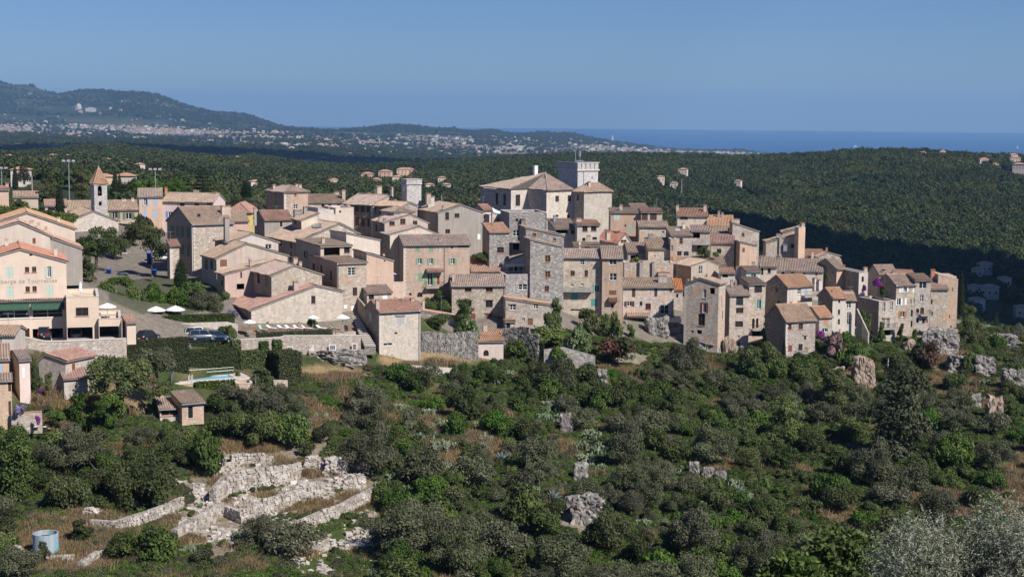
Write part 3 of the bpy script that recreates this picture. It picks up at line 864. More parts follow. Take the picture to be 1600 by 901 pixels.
H('small salmon house with brown roof behind the tall chimney', zD, 312, 12, 908, 1056, 482, 'gx', r=398, dep=7, wall='salmon', tile='t_brown', zb=-31)
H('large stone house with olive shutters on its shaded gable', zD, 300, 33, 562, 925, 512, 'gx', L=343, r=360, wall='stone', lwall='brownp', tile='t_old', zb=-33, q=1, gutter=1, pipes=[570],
  win=[('L', 391, 560, 30, 84, 's:dkgreen'), ('L', 438, 568, 26, 88, 's:dkgreen'), ('L', 479, 576, 32, 90, 's:dkgreen'), ('L', 532, 582, 30, 92, 's:dkgreen'),
       ('L', 480, 730, 30, 88, 's:dkgreen'), ('L', 532, 742, 26, 92, 's:dkgreen')], ch=[(860, 342, 96, 110, .25, 'beige')], ex=[skylight(625, 435, 26, 22)])
H('narrow stone porch tower with small red roof beside the cypress', zD, 294, 33, 368, 450, 696, 'sf', L=342, r=648, wall='stone', lwall='brownp', tile='t_red', zb=-34, q=1, maxd=3)
H('white rendered house with gable and tall round chimney', zD, 288, 30, 885, 1322, 668, 'gy', L=764, ax=1095, r=590, e2=662, wall='white', lwall='brownp', tile='t_old', zb=-35, gutter=1,
  win=[('F', 1236, 705, 54, 44, 'w'), ('L', 815, 692, 18, 50, 'd'), ('L', 845, 700, 14, 44, 'd')], ch=[(868, 446, 50, 160, .2, 'greyp')])
H('beige gabled house with brown shuttered window and iron balcony', zD, 281, 30, 778, 1404, 806, 'gy', L=648, ax=1045, r=678, e2=778, wall='beige', lwall='greyp', tile='t_old', zb=-35.5,
  win=[('F', 840, 850, 60, 64, 's:wood'), ('L', 690, 862, 24, 80, 'd'), ('L', 735, 866, 20, 70, 'd')])
H('dusty pink house with steep sloping roof and outdoor clutter', zE, 275, 30, 851, 1292, 158, 'sl', L=782, e2=38, wall='rose', lwall='brownp', tile='t_old', zb=-36,
  win=[('F', 996, 166, 13, 56, 'd'), ('F', 990, 268, 66, 54, 'void'), ('L', 827, 240, 14, 46, 'd')], ch=[(1078, 30, 22, 120, .03, 'beige')])
H('stone house with shallow gable behind the long terrace house', None, 269, 28, 424, 503, 430, 'gy', L=395, ax=460, r=414, e2=428, wall='stone', lwall='brownp', tile='t_old', zb=-36, win=[('L', 404, 434, 4, 16, 'd'), ('L', 417, 437, 4, 18, 's:dkgreen')], ch=[(461, 402, 8, 14, .4, 'beige'), (469, 408, 5, 10, .3, 'beige')])
H('long low stone house behind the sunbathing terrace', None, 264, 28, 392.5, 535, 484, 'gy', L=350, ax=494, r=446, e2=455, wall='stonel', lwall='brownp', tile='t_red', b=514, rise=(.2, 9),
  win=[('F', 489.5, 468, 6.4, 12.5, 'b:darkwood'), ('F', 418, 505, 3.6, 4.6, 'd'), ('L', 365, 484, 3, 8, 's:greypaint')], ch=[(462, 439, 8.5, 16, .12, 'beige')])
H('tall house of bare stone below and salmon render above beside the steps', zH, 274, 28, 500, 748, 178, 'sf', L=250, r=106, wall='stoneo', lwall='brownp', tile='t_old', b=622, pipes=[488],
  win=[('F', 616, 248, 66, 72, 'w6'), ('F', 645, 425, 38, 76, 'bars'), ('F', 628, 578, 30, 78, 'door:white_paint'), ('F', 561, 557, 30, 32, 'sign:white_paint'), ('L', 283, 212, 20, 60, 'd'), ('L', 350, 232, 16, 70, 'd'), ('L', 435, 282, 14, 78, 'd')])
H('roof terrace house with open pergola and parapet above the salmon house', zG, 284, 28, 568, 842, 706, 'sf', L=352, r=640, wall='beige', lwall='greyp', tile='t_brown', zb=-34,
  win=[('F', 668, 748, 140, 80, 'void'), ('F', 800, 730, 50, 70, 'd'), ('L', 440, 775, 40, 50, 'd')], ch=[(590, 622, 30, 60, .3, 'beige')])
H('plain salmon rendered house wall right of the salmon and stone house', zH, 279, 20, 748, 985, 84, 'sr', e2=150, dep=7, wall='salmon', tile='t_old', b=478, oe=.15, win=[('F', 907, 156, 16, 14, 'd')], ch=[(897, 90, 20, 34, .3, 'salmon')])
H('low tiled lean-to with flowers against the plain salmon wall', zH, 274, 18, 752, 968, 436, 'sf', r=374, dep=3.5, wall='stone', tile='t_old', b=502, win=[('F', 790, 470, 46, 52, 'd'), ('F', 910, 470, 40, 50, 's:white_paint')])
H('cream house wall with sloping top above the roof terrace', zG, 294, 26, 795, 1092, 584, 'sr', e2=645, dep=7, wall='cream', tile='t_old', zb=-33, oe=.15)
H('rubble stone house with broad roof and long skylight', zG, 303, 30, 362, 905, 664, 'gy', L=84, ax=735, r=502, e2=585, wall='stone', lwall='stoned', tile='t_old', zb=-33,
  win=[('F', 510, 643, 30, 28, 'd'), ('L', 220, 676, 16, 50, 'd'), ('L', 315, 690, 24, 62, 'd'), ('L', 312, 792, 26, 60, 'd')], ch=[(690, 525, 30, 60, .2, 'beige'), (800, 545, 22, 40, .3, 'beige')], ex=[skylight(535, 525, 80, 34, 'metal')])
H('small plaster house with red roof and a tall flue pipe', zG, 322, 26, 75, 318, 470, 'gx', L=-14, r=393, wall='greyp', lwall='stoned', tile='t_red', zb=-32, win=[('F', 221, 506, 20, 46, 'arch')], ch=[(-8, 360, 26, 120, .1, 'greyp')])
H('square two storey stone house with hipped roof and paired chimneys', zG, 346, 35, 247, 458, 224, 'hip', L=94, r=166, wall='stonep', lwall='stoned', tile='t_old', zb=-31, q=1,
  win=[('L', 173, 254, 16, 52, 's:wood'), ('L', 170, 346, 32, 60, 's:dkgreen'), ('F', 347, 252, 20, 30, 's:wood'), ('F', 350, 355, 36, 42, 'w')], ch=[(155, 156, 26, 30, .7, 'beige'), (355, 152, 30, 40, .6, 'beige'), (386, 156, 28, 40, .6, 'beige')])
H('small cream house with lean roof under the square stone house', zG, 312, 28, 400, 542, 472, 'sl', L=318, e2=418, wall='cream', lwall='brownp', tile='t_old', zb=-32, win=[('L', 350, 490, 26, 40, 'd')], ch=[(370, 378, 90, 56, .9, 'stoneg'), (432, 352, 36, 70, .9, 'concrete')])
H('white rendered wall house with stepped sloping top', zG, 320, 24, 545, 702, 366, 'flat', e2=425, dep=6, wall='white', zb=-32)
H('cream block house with flat top and aerials', zG, 322, 20, 700, 860, 366, 'flat', e2=362, dep=7, wall='cream', zb=-32, win=[('F', 740, 398, 18, 20, 'd')], ch=[(810, 335, 34, 34, .5, 'beige'), (648, 356, 30, 40, .5, 'white'), (712, 384, 16, 60, .05, 'white')])
H('low row house with long tiled roof right of the square stone house', zG, 356, 10, 458, 775, 318, 'gx', r=252, dep=12, wall='beige', lwall='stoned', tile='t_old', zb=-31,
  win=[('F', 590, 345, 26, 32, 'd'), ('F', 650, 350, 26, 32, 'd'), ('F', 728, 350, 30, 34, 'd')], ch=[(770, 204, 34, 100, .2, 'beige'), (710, 220, 40, 40, .5, 'beige'), (688, 228, 20, 34, .5, 'beige')])
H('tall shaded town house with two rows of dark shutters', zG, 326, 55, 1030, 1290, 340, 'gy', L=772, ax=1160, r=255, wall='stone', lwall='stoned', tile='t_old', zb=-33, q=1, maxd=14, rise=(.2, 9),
  win=[('L', 845, 360, 34, 50, 's:darkwood'), ('L', 890, 370, 34, 52, 's:darkwood'), ('L', 939, 375, 36, 54, 's:darkwood'), ('L', 989, 380, 32, 55, 's:darkwood'), ('L', 890, 482, 36, 72, 's:darkwood'), ('L', 939, 490, 36, 74, 's:darkwood'), ('L', 989, 496, 18, 70, 's:darkwood')],
  ch=[(990, 232, 34, 54, .7, 'beige'), (1075, 170, 70, 50, .8, 'beige'), (1195, 178, 22, 60, .8, 'beige')])
H('shaded town house with a row of four dark windows left of the clock tower', zG, 320, 55, 1286, 1420, 354, 'gy', L=1042, ax=1350, r=318, wall='stone', lwall='stoned', tile='t_old', zb=-33, maxd=13, rise=(.2, 9),
  win=[('L', 1060, 390, 20, 60, 'd'), ('L', 1098, 396, 28, 62, 'd'), ('L', 1136, 399, 28, 62, 'd'), ('L', 1178, 404, 28, 60, 'd')], ch=[(1222, 288, 28, 40, .6, 'beige')])
H('small attic house with little hipped roof below the clock tower', zJ, 315, 25, 200, 378, 458, 'hip', r=414, dep=6, wall='beige', tile='t_brown', zb=-33, oe=.25)
H('grey brown house with three square attic windows', zJ, 310, 25, 118, 500, 548, 'gy', L=12, ax=342, r=478, e2=548, wall='beige', lwall='stoned', tile='t_brown', zb=-34, og=.1,
  win=[('F', 183, 556, 48, 42, 'b:redwood'), ('F', 278, 541, 46, 50, 'b:redwood'), ('F', 386, 554, 40, 40, 'b:redwood'), ('L', 45, 600, 12, 60, 'd')], ch=[(78, 500, 24, 40, .4, 'beige'), (120, 510, 24, 60, .2, 'greyp')])
H('house with cream gable and bright orange verge behind the green shuttered house', zJ, 306, 24, 165, 590, 655, 'gy', L=92, ax=425, r=585, e2=650, wall='cream', lwall='stoned', tile='t_brown', zb=-34, og=.1, ch=[(245, 622, 26, 40, .3, 'beige'), (365, 590, 22, 40, .3, 'beige')])
H('wide pinkish stone house with sage green shutters and a balcony', zJ, 301, 14, 285, 868, 748, 'gx', L=206, r=662, wall='stonep', lwall='brownp', tile='t_brown', zb=-45, maxd=9, q=1, gutter=1, pipes=[645],
  win=[('F', 408, 786, 40, 46, 's:green'), ('F', 527, 786, 40, 46, 's:green'), ('F', 427, 890, 32, 50, 'o:green'), ('F', 525, 890, 32, 50, 'o:green'), ('F', 717, 890, 32, 52, 'o:green'), ('F', 711, 768, 16, 22, 'd'), ('F', 808, 752, 90, 40, 'd'),
       ('F', 430, 1032, 40, 76, 's:green'), ('F', 518, 1046, 46, 112, 'o:green'), ('F', 590, 1060, 24, 70, 's:redwood'), ('F', 345, 1180, 20, 24, 'd'), ('F', 428, 1184, 46, 44, 'arch'), ('L', 228, 890, 14, 60, 's:greypaint'), ('L', 228, 1035, 14, 60, 's:greypaint')],
  ex=[balcony(555, 1118, 160, 10, 1.1), canopy(555, 972, 150, 26, 1.2, 't_red')], ch=[(607, 690, 26, 60, .2, 'beige')])
H('big grey cement gabled house with long vertical flue', zJ, 318, 26, 590, 982, 458, 'gy', L=400, ax=795, r=394, e2=458, wall='greyp', lwall='greyp', tile='t_old', zb=-35,
  win=[('F', 668, 493, 34, 66, 'b:darkwood'), ('F', 755, 488, 42, 38, 'b:darkwood'), ('F', 673, 628, 42, 40, 'b:redwood'), ('F', 947, 675, 26, 50, 'sign:white_paint')], ch=[(632, 400, 14, 250, .02, 'concrete'), (500, 292, 46, 60, .7, 'beige'), (522, 318, 70, 60, .7, 'white')])
H('small stone house with orange roof squeezed left of the grey tower house', zJ, 308, 22, 1040, 1215, 634, 'sf', L=978, r=556, wall='stoneg', lwall='brownp', tile='t_orange', zb=-38, win=[('F', 1137, 790, 60, 52, 'b:darkwood')])
H('little cream house with sail shade on its roof terrace', zJ, 332, 20, 985, 1062, 436, 'gx', r=396, dep=6, wall='cream', tile='t_orange', zb=-35, win=[('F', 1000, 500, 30, 40, 'd')])
H('white terrace house with thick white pillar below the castle', zJ, 326, 20, 1040, 1210, 482, 'flat', L=1000, wall='white', zb=-36, win=[('F', 1155, 520, 24, 34, 'd'), ('F', 1115, 525, 20, 30, 's:redwood')], ch=[(1072, 460, 30, 90, .02, 'white')])
H('tall grey stone tower house below the castle', zK, 318, 12, 540, 868, 576, 'flat', dep=9, wall='stoneg', zb=-42,
  win=[('F', 606, 642, 24, 30, 'd'), ('F', 600, 755, 58, 56, 'w'), ('F', 600, 872, 56, 64, 'void')], ch=[(662, 626, 44, 120, -.05, 'stoned')], pipes=[866])
H('grey stone house with sloping roof and two small brown windows', zK, 309, 12, 685, 1022, 706, 'sr', e2=778, dep=6, wall='stoneg', tile='t_old', zb=-45, oe=.2, win=[('F', 759, 770, 32, 30, 'b'), ('F', 938, 812, 26, 26, 'b')])
H('tall grey stone house front with three brown framed windows', zL, 301, 12, 837, 1118, 22, 'sr', L=786, e2=85, wall='stoneg', lwall='stoned', tile='t_old', b=690, oe=.2,
  win=[('F', 990, 192, 46, 58, 'b'), ('F', 990, 328, 44, 56, 'b'), ('F', 982, 456, 38, 48, 'b:wood'), ('F', 1046, 600, 30, 60, 's:darkwood')])
H('low grey stone block with white framed window and open terrace', zL, 300.5, 12, 618, 833, 334, 'flat', dep=6, wall='stoneg', b=545, win=[('F', 770, 440, 76, 50, 'w')])
H('white walled terrace house with french doors and an orange awning', zL, 308, 12, 600, 792, 228, 'sl', e2=150, dep=6, wall='white', tile='t_old', zb=-41, win=[('F', 668, 285, 40, 62, 'w6'), ('F', 710, 292, 26, 76, 'void'), ('F', 755, 280, 28, 76, 'w6')], ex=[canopy(705, 244, 190, 20, 1.6, 'creamcanvas', .25)])
H('three storey pale stone house with red brown shutters among the trees', zL, 297, 8, 147, 612, 430, 'gx', L=120, r=336, wall='stone', lwall='stoned', tile='t_brown', b=835, gutter=1, pipes=[606], maxd=8,
  win=[('F', 290, 458, 60, 48, 'b:darkwood'), ('F', 476, 458, 62, 52, 'b:redwood'), ('F', 290, 586, 60, 56, 'd'), ('F', 475, 588, 62, 66, 'd'), ('F', 474, 706, 66, 62, 's:redwood'), ('F', 335, 706, 40, 62, 's:redwood'), ('F', 480, 790, 40, 40, 'w')],
  ex=[lintel(290, 550, 84), lintel(475, 550, 84), lintel(475, 667, 84)], ch=[(160, 320, 26, 60, .2, 'beige')])
H('small upper house with mixed red and pale tiles above the three storey house', zL, 306, 8, 325, 603, 302, 'sf', r=182, dep=6, wall='cream', tile='t_orange', zb=-42, win=[('F', 468, 321, 66, 28, 'w')])
H('low cream stone house with long sloping orange verge', zL, 294, 6, 620, 1024, 542, 'sr', e2=600, dep=5, wall='stonec', tile='t_orange', b=778, oe=.15, win=[('F', 683, 618, 52, 50, 'w'), ('F', 885, 608, 40, 48, 'w'), ('F', 836, 746, 44, 60, 'door:wood'), ('F', 777, 727, 22, 30, 'w')], ex=[lintel(683, 588, 70)])
H('tiny stone porch with arched doorway beside the low cream house', zL, 292, 10, 620, 700, 745, 'sf', r=722, dep=2.5, wall='stoneg', tile='t_orange', b=835, win=[('F', 642, 785, 34, 72, 'arch')])
H('small pale pink stone house with orange roof and arched niche', zM, 282, 8, 584, 826, 412, 'sf', r=334, dep=6, wall='pink', tile='t_orange', b=572, win=[('F', 673, 514, 48, 54, 'arch')])
H('low orange roofed shed just above the pale pink house', zM, 289, 8, 690, 832, 352, 'sf', r=306, dep=3.5, wall='white', tile='t_orange', zb=-44, ch=[(664, 255, 44, 60, .3, 'beige')])
H('garden shed with sloping orange roof behind the round bushes', zM, 291, 8, 112, 432, 148, 'sr', e2=205, dep=4, wall='white', tile='t_orange', zb=-44, oe=.1, ch=[(122, 42, 24, 80, .1, 'beige')])
H('small stone house beside the steps with red tiles and white shutter', zH, 264, 25, 860, 1222, 606, 'gx', L=736, r=506, wall='stonel', lwall='stoned', tile='t_red', b=1040, q=1, gutter=1, pipes=[1210],
  win=[('F', 1045, 676, 64, 76, 's:greypaint'), ('F', 1006, 790, 26, 18, 'd'), ('L', 780, 650, 20, 66, 's:greypaint'), ('F', 935, 888, 76, 26, 'w')], ex=[lintel(1045, 634, 84)], ch=[(1150, 478, 34, 50, .4, 'beige'), (842, 492, 34, 40, .15, 'beige')])
H('house with deep dark eave gallery just under the castle', zK, 336, 14, 942, 1138, 716, 'sf', L=875, r=632, wall='white', tile='t_brown', zb=-40, win=[('F', 1000, 742, 110, 36, 'void'), ('F', 1100, 745, 40, 36, 'd')], ch=[(935, 596, 22, 40, .7, 'metal')])
H('white house with orange roof and two dark square windows under the castle', zK, 333, 8, 1138, 1334, 682, 'sf', r=640, dep=6, wall='white', tile='t_orange', zb=-42, win=[('F', 1205, 716, 46, 50, 'b:darkwood'), ('F', 1282, 713, 48, 50, 'b:darkwood'), ('F', 1195, 812, 30, 30, 'd'), ('F', 1290, 802, 40, 24, 'd')], ch=[(1240, 772, 40, 50, -.3, 'beige'), (1150, 622, 50, 30, .6, 'white')])
H('small cream penthouse with narrow tiled roof and white chimney', zN, 320, 6, 212, 430, 470, 'sf', r=440, dep=4, wall='cream', tile='t_brown', zb=-46, win=[('F', 325, 494, 50, 26, 'b:darkwood')], ch=[(258, 420, 20, 90, -.02, 'white')])
H('pale four storey house with teal shutters and concrete balcony', zN, 312, 4, 112, 456, 576, 'gx', r=504, dep=8, wall='stonec', tile='t_brown', b=1150, gutter=1, pipes=[450],
  win=[('F', 280, 616, 36, 52, 'w'), ('F', 195, 714, 38, 44, 'b:wood'), ('F', 315, 715, 30, 56, 'b:wood'), ('F', 410, 850, 46, 62, 'o:teal'), ('F', 190, 820, 30, 24, 'w'), ('F', 280, 815, 26, 24, 'w'), ('F', 212, 922, 58, 60, 's:teal'), ('F', 385, 972, 56, 64, 's:teal'), ('F', 222, 1036, 90, 14, 'd')],
  ex=[balcony(235, 868, 270, 14, 1.3, 'concrete', 'concrete', .7)])
H('narrow stone town house with three white curtained windows', zN, 311, 4, 458, 640, 580, 'gx', r=478, dep=8.5, wall='stonep', tile='t_brown', b=1120, gutter=1,
  win=[('F', 551, 616, 62, 48, 'w'), ('F', 552, 746, 62, 62, 'w'), ('F', 548, 884, 66, 40, 's:wood'), ('F', 546, 1003, 24, 34, 'd')], ex=[balcony(548, 962, 76, 12, .8, 'wood', 'darkwood', .7)])
H('ochre patched house with glazed bay, cream awning and dark shutters', zO, 319, 6, 640, 1088, 272, 'sf', r=190, dep=6, wall='stoneo', tile='t_brown', b=600, gutter=1, pipes=[632],
  win=[('F', 733, 323, 32, 76, 's:darkwood'), ('F', 928, 318, 28, 74, 's:darkwood'), ('F', 695, 420, 44, 42, 'o:darkwood'), ('F', 797, 418, 24, 38, 'd'), ('F', 860, 443, 48, 54, 'b:redwood'), ('F', 915, 574, 50, 28, 'd'), ('F', 1005, 468, 74, 76, 'w'), ('F', 1060, 300, 20, 40, 's:wood'), ('F', 770, 572, 150, 44, 'b:darkwood')],
  ex=[balcony(1020, 520, 130, 8, 1.0, 'iron', 'concrete', .8), canopy(1060, 545, 165, 40, 2.0, 'creamcanvas', .9), balcony(1045, 660, 180, 14, 1.9, 'concrete', 'concrete', .9), canopy(770, 512, 200, 26, 1.4, 't_old', .6), balcony(800, 645, 130, 16, 1.2, 'stone', 'concrete', .9)],
  ch=[(985, 165, 90, 60, .5, 'concrete')])
H('yellowish stone wall house with two square stacks below the ochre cottage', zN, 331, 4, 650, 1082, 622, 'flat', dep=5, wall='stoneo', zb=-50, ch=[(800, 600, 36, 120, -.05, 'concrete'), (905, 610, 22, 110, -.05, 'concrete'), (1005, 700, 130, 40, -.1, 'beige')])
H('ochre stone cottage with mint shutters', zN, 337, 8, 862, 1058, 498, 'sf', r=404, dep=6, wall='stoneo', tile='t_brown', zb=-45, win=[('F', 957, 617, 34, 40, 'o:mint'), ('F', 920, 560, 10, 14, 'd')], ch=[(880, 365, 50, 60, .9, 'stoneg')])
H('narrow pink stone strip house with an orange shutter', zN, 336, 6, 1058, 1112, 415, 'flat', dep=6, wall='stonep', zb=-45, win=[('F', 1068, 494, 24, 52, 'w'), ('F', 1068, 598, 22, 58, 's:orangewood')])
H('low stone house with roof garden left of the ochre cottage', zN, 341, 6, 682, 856, 526, 'sf', r=444, dep=6, wall='stone', tile='t_brown', zb=-45, win=[('F', 740, 580, 70, 50, 'void')])
H('house with fresh orange terracotta roof under the castle wall', zN, 346, 20, 600, 712, 440, 'gy', L=425, ax=660, r=368, wall='white', tile='t_bright', zb=-42, rise=(.2, 6), win=[('F', 645, 432, 50, 24, 'b:orangewood')], ch=[(505, 345, 40, 40, .3, 'beige'), (598, 338, 22, 50, .5, 'rust')])
H('pink stone house with sage shutters beside the castle', zN, 356, 4, 530, 800, 178, 'sf', r=140, dep=6, wall='stonep', tile='t_brown', zb=-42, pipes=[530], win=[('F', 585, 218, 52, 56, 's:palegreen'), ('F', 708, 318, 28, 54, 's:mint'), ('F', 660, 296, 14, 18, 'd')], ch=[(620, 108, 30, 60, .4, 'beige')])
H('house with two big dark shuttered windows right of the pink stone house', zN, 355, 4, 800, 985, 175, 'sf', r=142, dep=6, wall='beige', tile='t_red', zb=-42, win=[('F', 830, 217, 54, 62, 's:darkwood'), ('F', 906, 217, 60, 60, 's:darkwood')])
H('low orange stone house with broad brown roof below the dark shutters', zN, 348, 4, 783, 1038, 304, 'sf', r=254, dep=5, wall='stoneo', tile='t_brown', zb=-42, win=[('F', 993, 352, 22, 14, 'd')])
H('pale roof crest house furthest back right of the castle', zN, 385, 15, 715, 855, 138, 'gx', r=106, dep=6, wall='beige', tile='t_old', zb=-38)
H('red roofed house with two capped chimneys on the back skyline', zN, 364, 3, 1118, 1388, 210, 'sf', r=142, dep=6, wall='cream', tile='t_red', zb=-42, win=[('F', 1175, 228, 70, 26, 'd'), ('F', 1270, 245, 20, 46, 's:beige')], ch=[(1117, 112, 26, 60, .6, 'beige'), (1359, 110, 30, 60, .6, 'beige')])
H('house with tall row of orange tile courses and two grey chimneys', zP, 360, 2, 372, 602, 297, 'sf', r=204, dep=7, wall='beige', tile='t_orange', zb=-44, ch=[(467, 164, 24, 54, .8, 'concrete'), (498, 178, 20, 40, .8, 'concrete')])
H('lower tiled house under the orange tile courses with satellite dish', zP, 353, 2, 405, 565, 362, 'sf', r=306, dep=5, wall='stone', tile='t_brown', zb=-46, ch=[(553, 312, 14, 60, .2, 'terracotta')])
H('pale stone house with one small window and roof sloping right on the skyline', zP, 350, 12, 590, 826, 268, 'sr', L=566, e2=345, wall='stonec', tile='t_old', zb=-47, oe=.2, win=[('F', 683, 375, 24, 32, 'b:wood')], ch=[(610, 235, 90, 40, .7, 'stone')])
H('salmon walled house low in front of the pale stone skyline house', zP, 343, 10, 655, 802, 438, 'sr', L=596, e2=470, wall='salmon', lwall='brownp', tile='t_old', zb=-48, oe=.15, win=[('F', 686, 510, 24, 40, 's:wood')])
H('house with dark red smooth roof and stone arch below', zP, 346, 3, 398, 606, 446, 'sf', r=370, dep=5, wall='stone', tile='t_red', zb=-48, win=[('F', 470, 520, 40, 40, 'd')])
H('grey stone house with skylight and three openings', zN, 340, 10, 1062, 1246, 380, 'sf', L=1016, r=308, wall='stone', lwall='stoned', tile='t_brown', zb=-46, win=[('F', 1150, 431, 30, 50, 'b:wood'), ('F', 1135, 540, 40, 40, 'd'), ('F', 1195, 542, 44, 40, 'd')], ex=[skylight(1118, 338, 40, 14, 'blue')], ch=[(1170, 270, 30, 60, .8, 'white')])
H('house with dark loggia and stone balcony over a green vine', zN, 342, 4, 1246, 1406, 345, 'sf', r=292, dep=5, wall='stone', tile='t_old', zb=-46, win=[('F', 1282, 376, 70, 58, 'void'), ('F', 1312, 500, 40, 70, 'void')], ex=[balcony(1323, 458, 165, 12, 1.2, 'stone', 'concrete', .9)])
H('jumble of weathered roofs left of the ruined tower', zP, 334, 6, 105, 530, 640, 'sf', r=566, dep=7, wall='stone', tile='t_old', zb=-48)
H('small plaster gable with white verge and glazed door', zP, 330, 28, 226, 470, 650, 'gy', L=80, ax=372, r=600, e2=640, wall='beige', lwall='brownp', tile='t_old', zb=-48, og=.1, win=[('F', 308, 684, 34, 74, 'w')], ex=[skylight(205, 640, 70, 26)])
H('tiny white house with orange roof and rooftop cooler', zP, 328, 6, 488, 612, 712, 'sf', r=664, dep=4, wall='white', lwall='white', tile='t_orange', zb=-50, win=[('F', 525, 735, 50, 30, 'void')], ch=[(640, 655, 50, 50, .6, 'metal')])
H('little house with mint green shutters and pale orange roof', zP, 326, 10, 712, 836, 698, 'sf', L=660, r=654, wall='white', tile='t_old', zb=-50, win=[('F', 772, 741, 42, 42, 'o:mint')])
H('cream house with flat brown roof and paired tall windows', zP, 333, 2, 838, 978, 656, 'sf', r=574, dep=7, wall='cream', tile='t_brown', zb=-48, win=[('F', 850, 698, 22, 60, 'd'), ('F', 912, 690, 28, 50, 'd')], ch=[(772, 612, 34, 50, .3, 'beige'), (845, 556, 24, 40, .8, 'greyp'), (868, 560, 20, 40, .8, 'greyp')])
H('long row house under wide brown roof with four small windows', zP, 340, 2, 978, 1388, 690, 'sf', r=584, dep=8, wall='white', tile='t_brown', zb=-49, win=[('F', 1033, 707, 28, 36, 'd'), ('F', 1118, 706, 32, 42, 'd'), ('F', 1217, 702, 28, 42, 's:wood'), ('F', 1327, 714, 20, 46, 's:wood')], ch=[(1065, 580, 26, 50, .9, 'beige'), (990, 555, 40, 50, .9, 'stoned'), (952, 660, 50, 90, -.05, 'white')])
H('stone house with shaded side wall at the end of the long row', zP, 338, 28, 1506, 1572, 678, 'gx', L=1310, r=588, wall='salmon', lwall='stoned', tile='t_old', zb=-49, maxd=12, rise=(.2, 6))
H('left shed wing of the ruined tower with sloping stone wall', zP, 352, 8, 885, 1170, 440, 'sl', e2=372, dep=5, wall='stone', tile='t_old', zb=-47, oe=.12, win=[('F', 1118, 474, 36, 36, 'd'), ('F', 905, 545, 18, 50, 's:greypaint'), ('F', 960, 530, 18, 80, 's:greypaint')], ch=[(988, 366, 36, 60, .2, 'concrete'), (1010, 380, 24, 160, -.03, 'concrete'), (1052, 455, 40, 30, -.1, 'metal')])
H('upper wing of the ruined tower with open window and pale roof', zP, 359, 8, 1036, 1212, 356, 'sl', e2=306, dep=5, wall='stone', tile='t_old', zb=-46, oe=.15, win=[('F', 1102, 378, 26, 26, 'd')], ch=[(1072, 316, 24, 34, .4, 'beige')])
H('thin ruined tower wall with ragged top and salmon render', zP, 349, 25, 1172, 1230, 312, 'flat', L=1166, wall='salmon', lwall='stone', zb=-48, ch=[(1202, 270, 40, 40, .5, 'stone')])
H('low orange roof at right of the ruined tower', zP, 364, 6, 1226, 1402, 570, 'sf', r=502, dep=7, wall='salmon', tile='t_orange', zb=-47, ch=[(1415, 488, 20, 40, .5, 'terracotta'), (1292, 520, 20, 80, -.1, 'white')])
H('gabled stone cottage with dark window at the right skyline', zP, 362, 16, 1352, 1532, 566, 'gy', L=1330, ax=1425, r=528, e2=556, wall='stone', tile='t_old', zb=-47, win=[('F', 1470, 590, 36, 40, 'd')])
H('pale roof running down to the right below the gabled stone cottage', zP, 350, 12, 1300, 1560, 660, 'gx', r=590, dep=6, wall='stone', tile='t_old', zb=-49)
H('big corner house with brown shutters above the olive trees', zQ, 313, -26, 168, 468, 196, 'gy', ax=305, r=138, e2=190, RR=528, wall='stoneo', tile='t_old', b=735, q=1, rise=(.2, 4),
  win=[('F', 343, 274, 30, 74, 'w'), ('F', 411, 251, 46, 52, 'void'), ('F', 342, 397, 34, 84, 'o:redwood'), ('F', 316, 503, 62, 98, 'b:darkwood'), ('F', 297, 611, 44, 32, 'void'), ('F', 236, 607, 22, 18, 'd'), ('R', 492, 340, 10, 110, 's:salmonpaint'), ('R', 500, 460, 10, 70, 's:wood')],
  ch=[(258, 125, 36, 60, .3, 'stone'), (195, 145, 20, 40, .4, 'stone'), (362, 100, 20, 40, .5, 'beige')])
H('shadowed gap house with bright roof between ochre house and corner house', zQ, 326, 4, 72, 150, 238, 'sf', r=140, dep=6, wall='stone', tile='t_bright', zb=-55, win=[('F', 103, 290, 20, 34, 'd')])
H('tall ochre rendered house with black glazed upper bay', zQ, 315, 8, 566, 738, 286, 'sf', L=516, r=206, wall='stoneo', lwall='stone', tile='t_old', b=770, maxd=7,
  win=[('F', 652, 337, 64, 78, 's:black'), ('F', 652, 422, 66, 50, 'bars'), ('F', 647, 541, 70, 52, 'bars'), ('F', 645, 650, 10, 30, 'd'), ('F', 645, 718, 18, 36, 'd')], ch=[(580, 152, 26, 70, .9, 'greyp')])
H('slim tower house with twin arched windows and small balcony', zQ, 317.5, 8, 738, 880, 190, 'sf', L=592, r=132, wall='stoneo', lwall='stone', tile='t_old', b=755, maxd=7,
  win=[('F', 815, 234, 68, 62, 's:black'), ('F', 822, 368, 36, 82, 'o:mint'), ('F', 772, 536, 26, 88, 'arch'), ('F', 806, 532, 24, 88, 'arch'), ('F', 808, 626, 94, 46, 'void'), ('F', 780, 718, 24, 40, 'arch'), ('F', 832, 722, 12, 40, 'd')], ex=[balcony(820, 590, 126, 10, 1.0)])
H('white house with orange roof, dark stone side and blue door', zQ, 320, 30, 1072, 1292, 216, 'gx', L=882, r=116, wall='white', lwall='stoned', tile='t_orange', zb=-54,
  win=[('F', 1177, 254, 32, 48, 'w'), ('F', 1235, 252, 26, 80, 's:blue'), ('F', 1103, 372, 24, 60, 's:orangewood'), ('F', 1172, 372, 26, 76, 's:orangewood'), ('L', 978, 240, 24, 36, 'b:wood'), ('L', 995, 350, 30, 26, 'd')],
  ex=[balcony(1262, 294, 130, 8, 1.1), balcony(1190, 428, 90, 8, 1.0)], ch=[(1320, 132, 60, 80, .6, 'white'), (1352, 145, 40, 60, .5, 'white')])
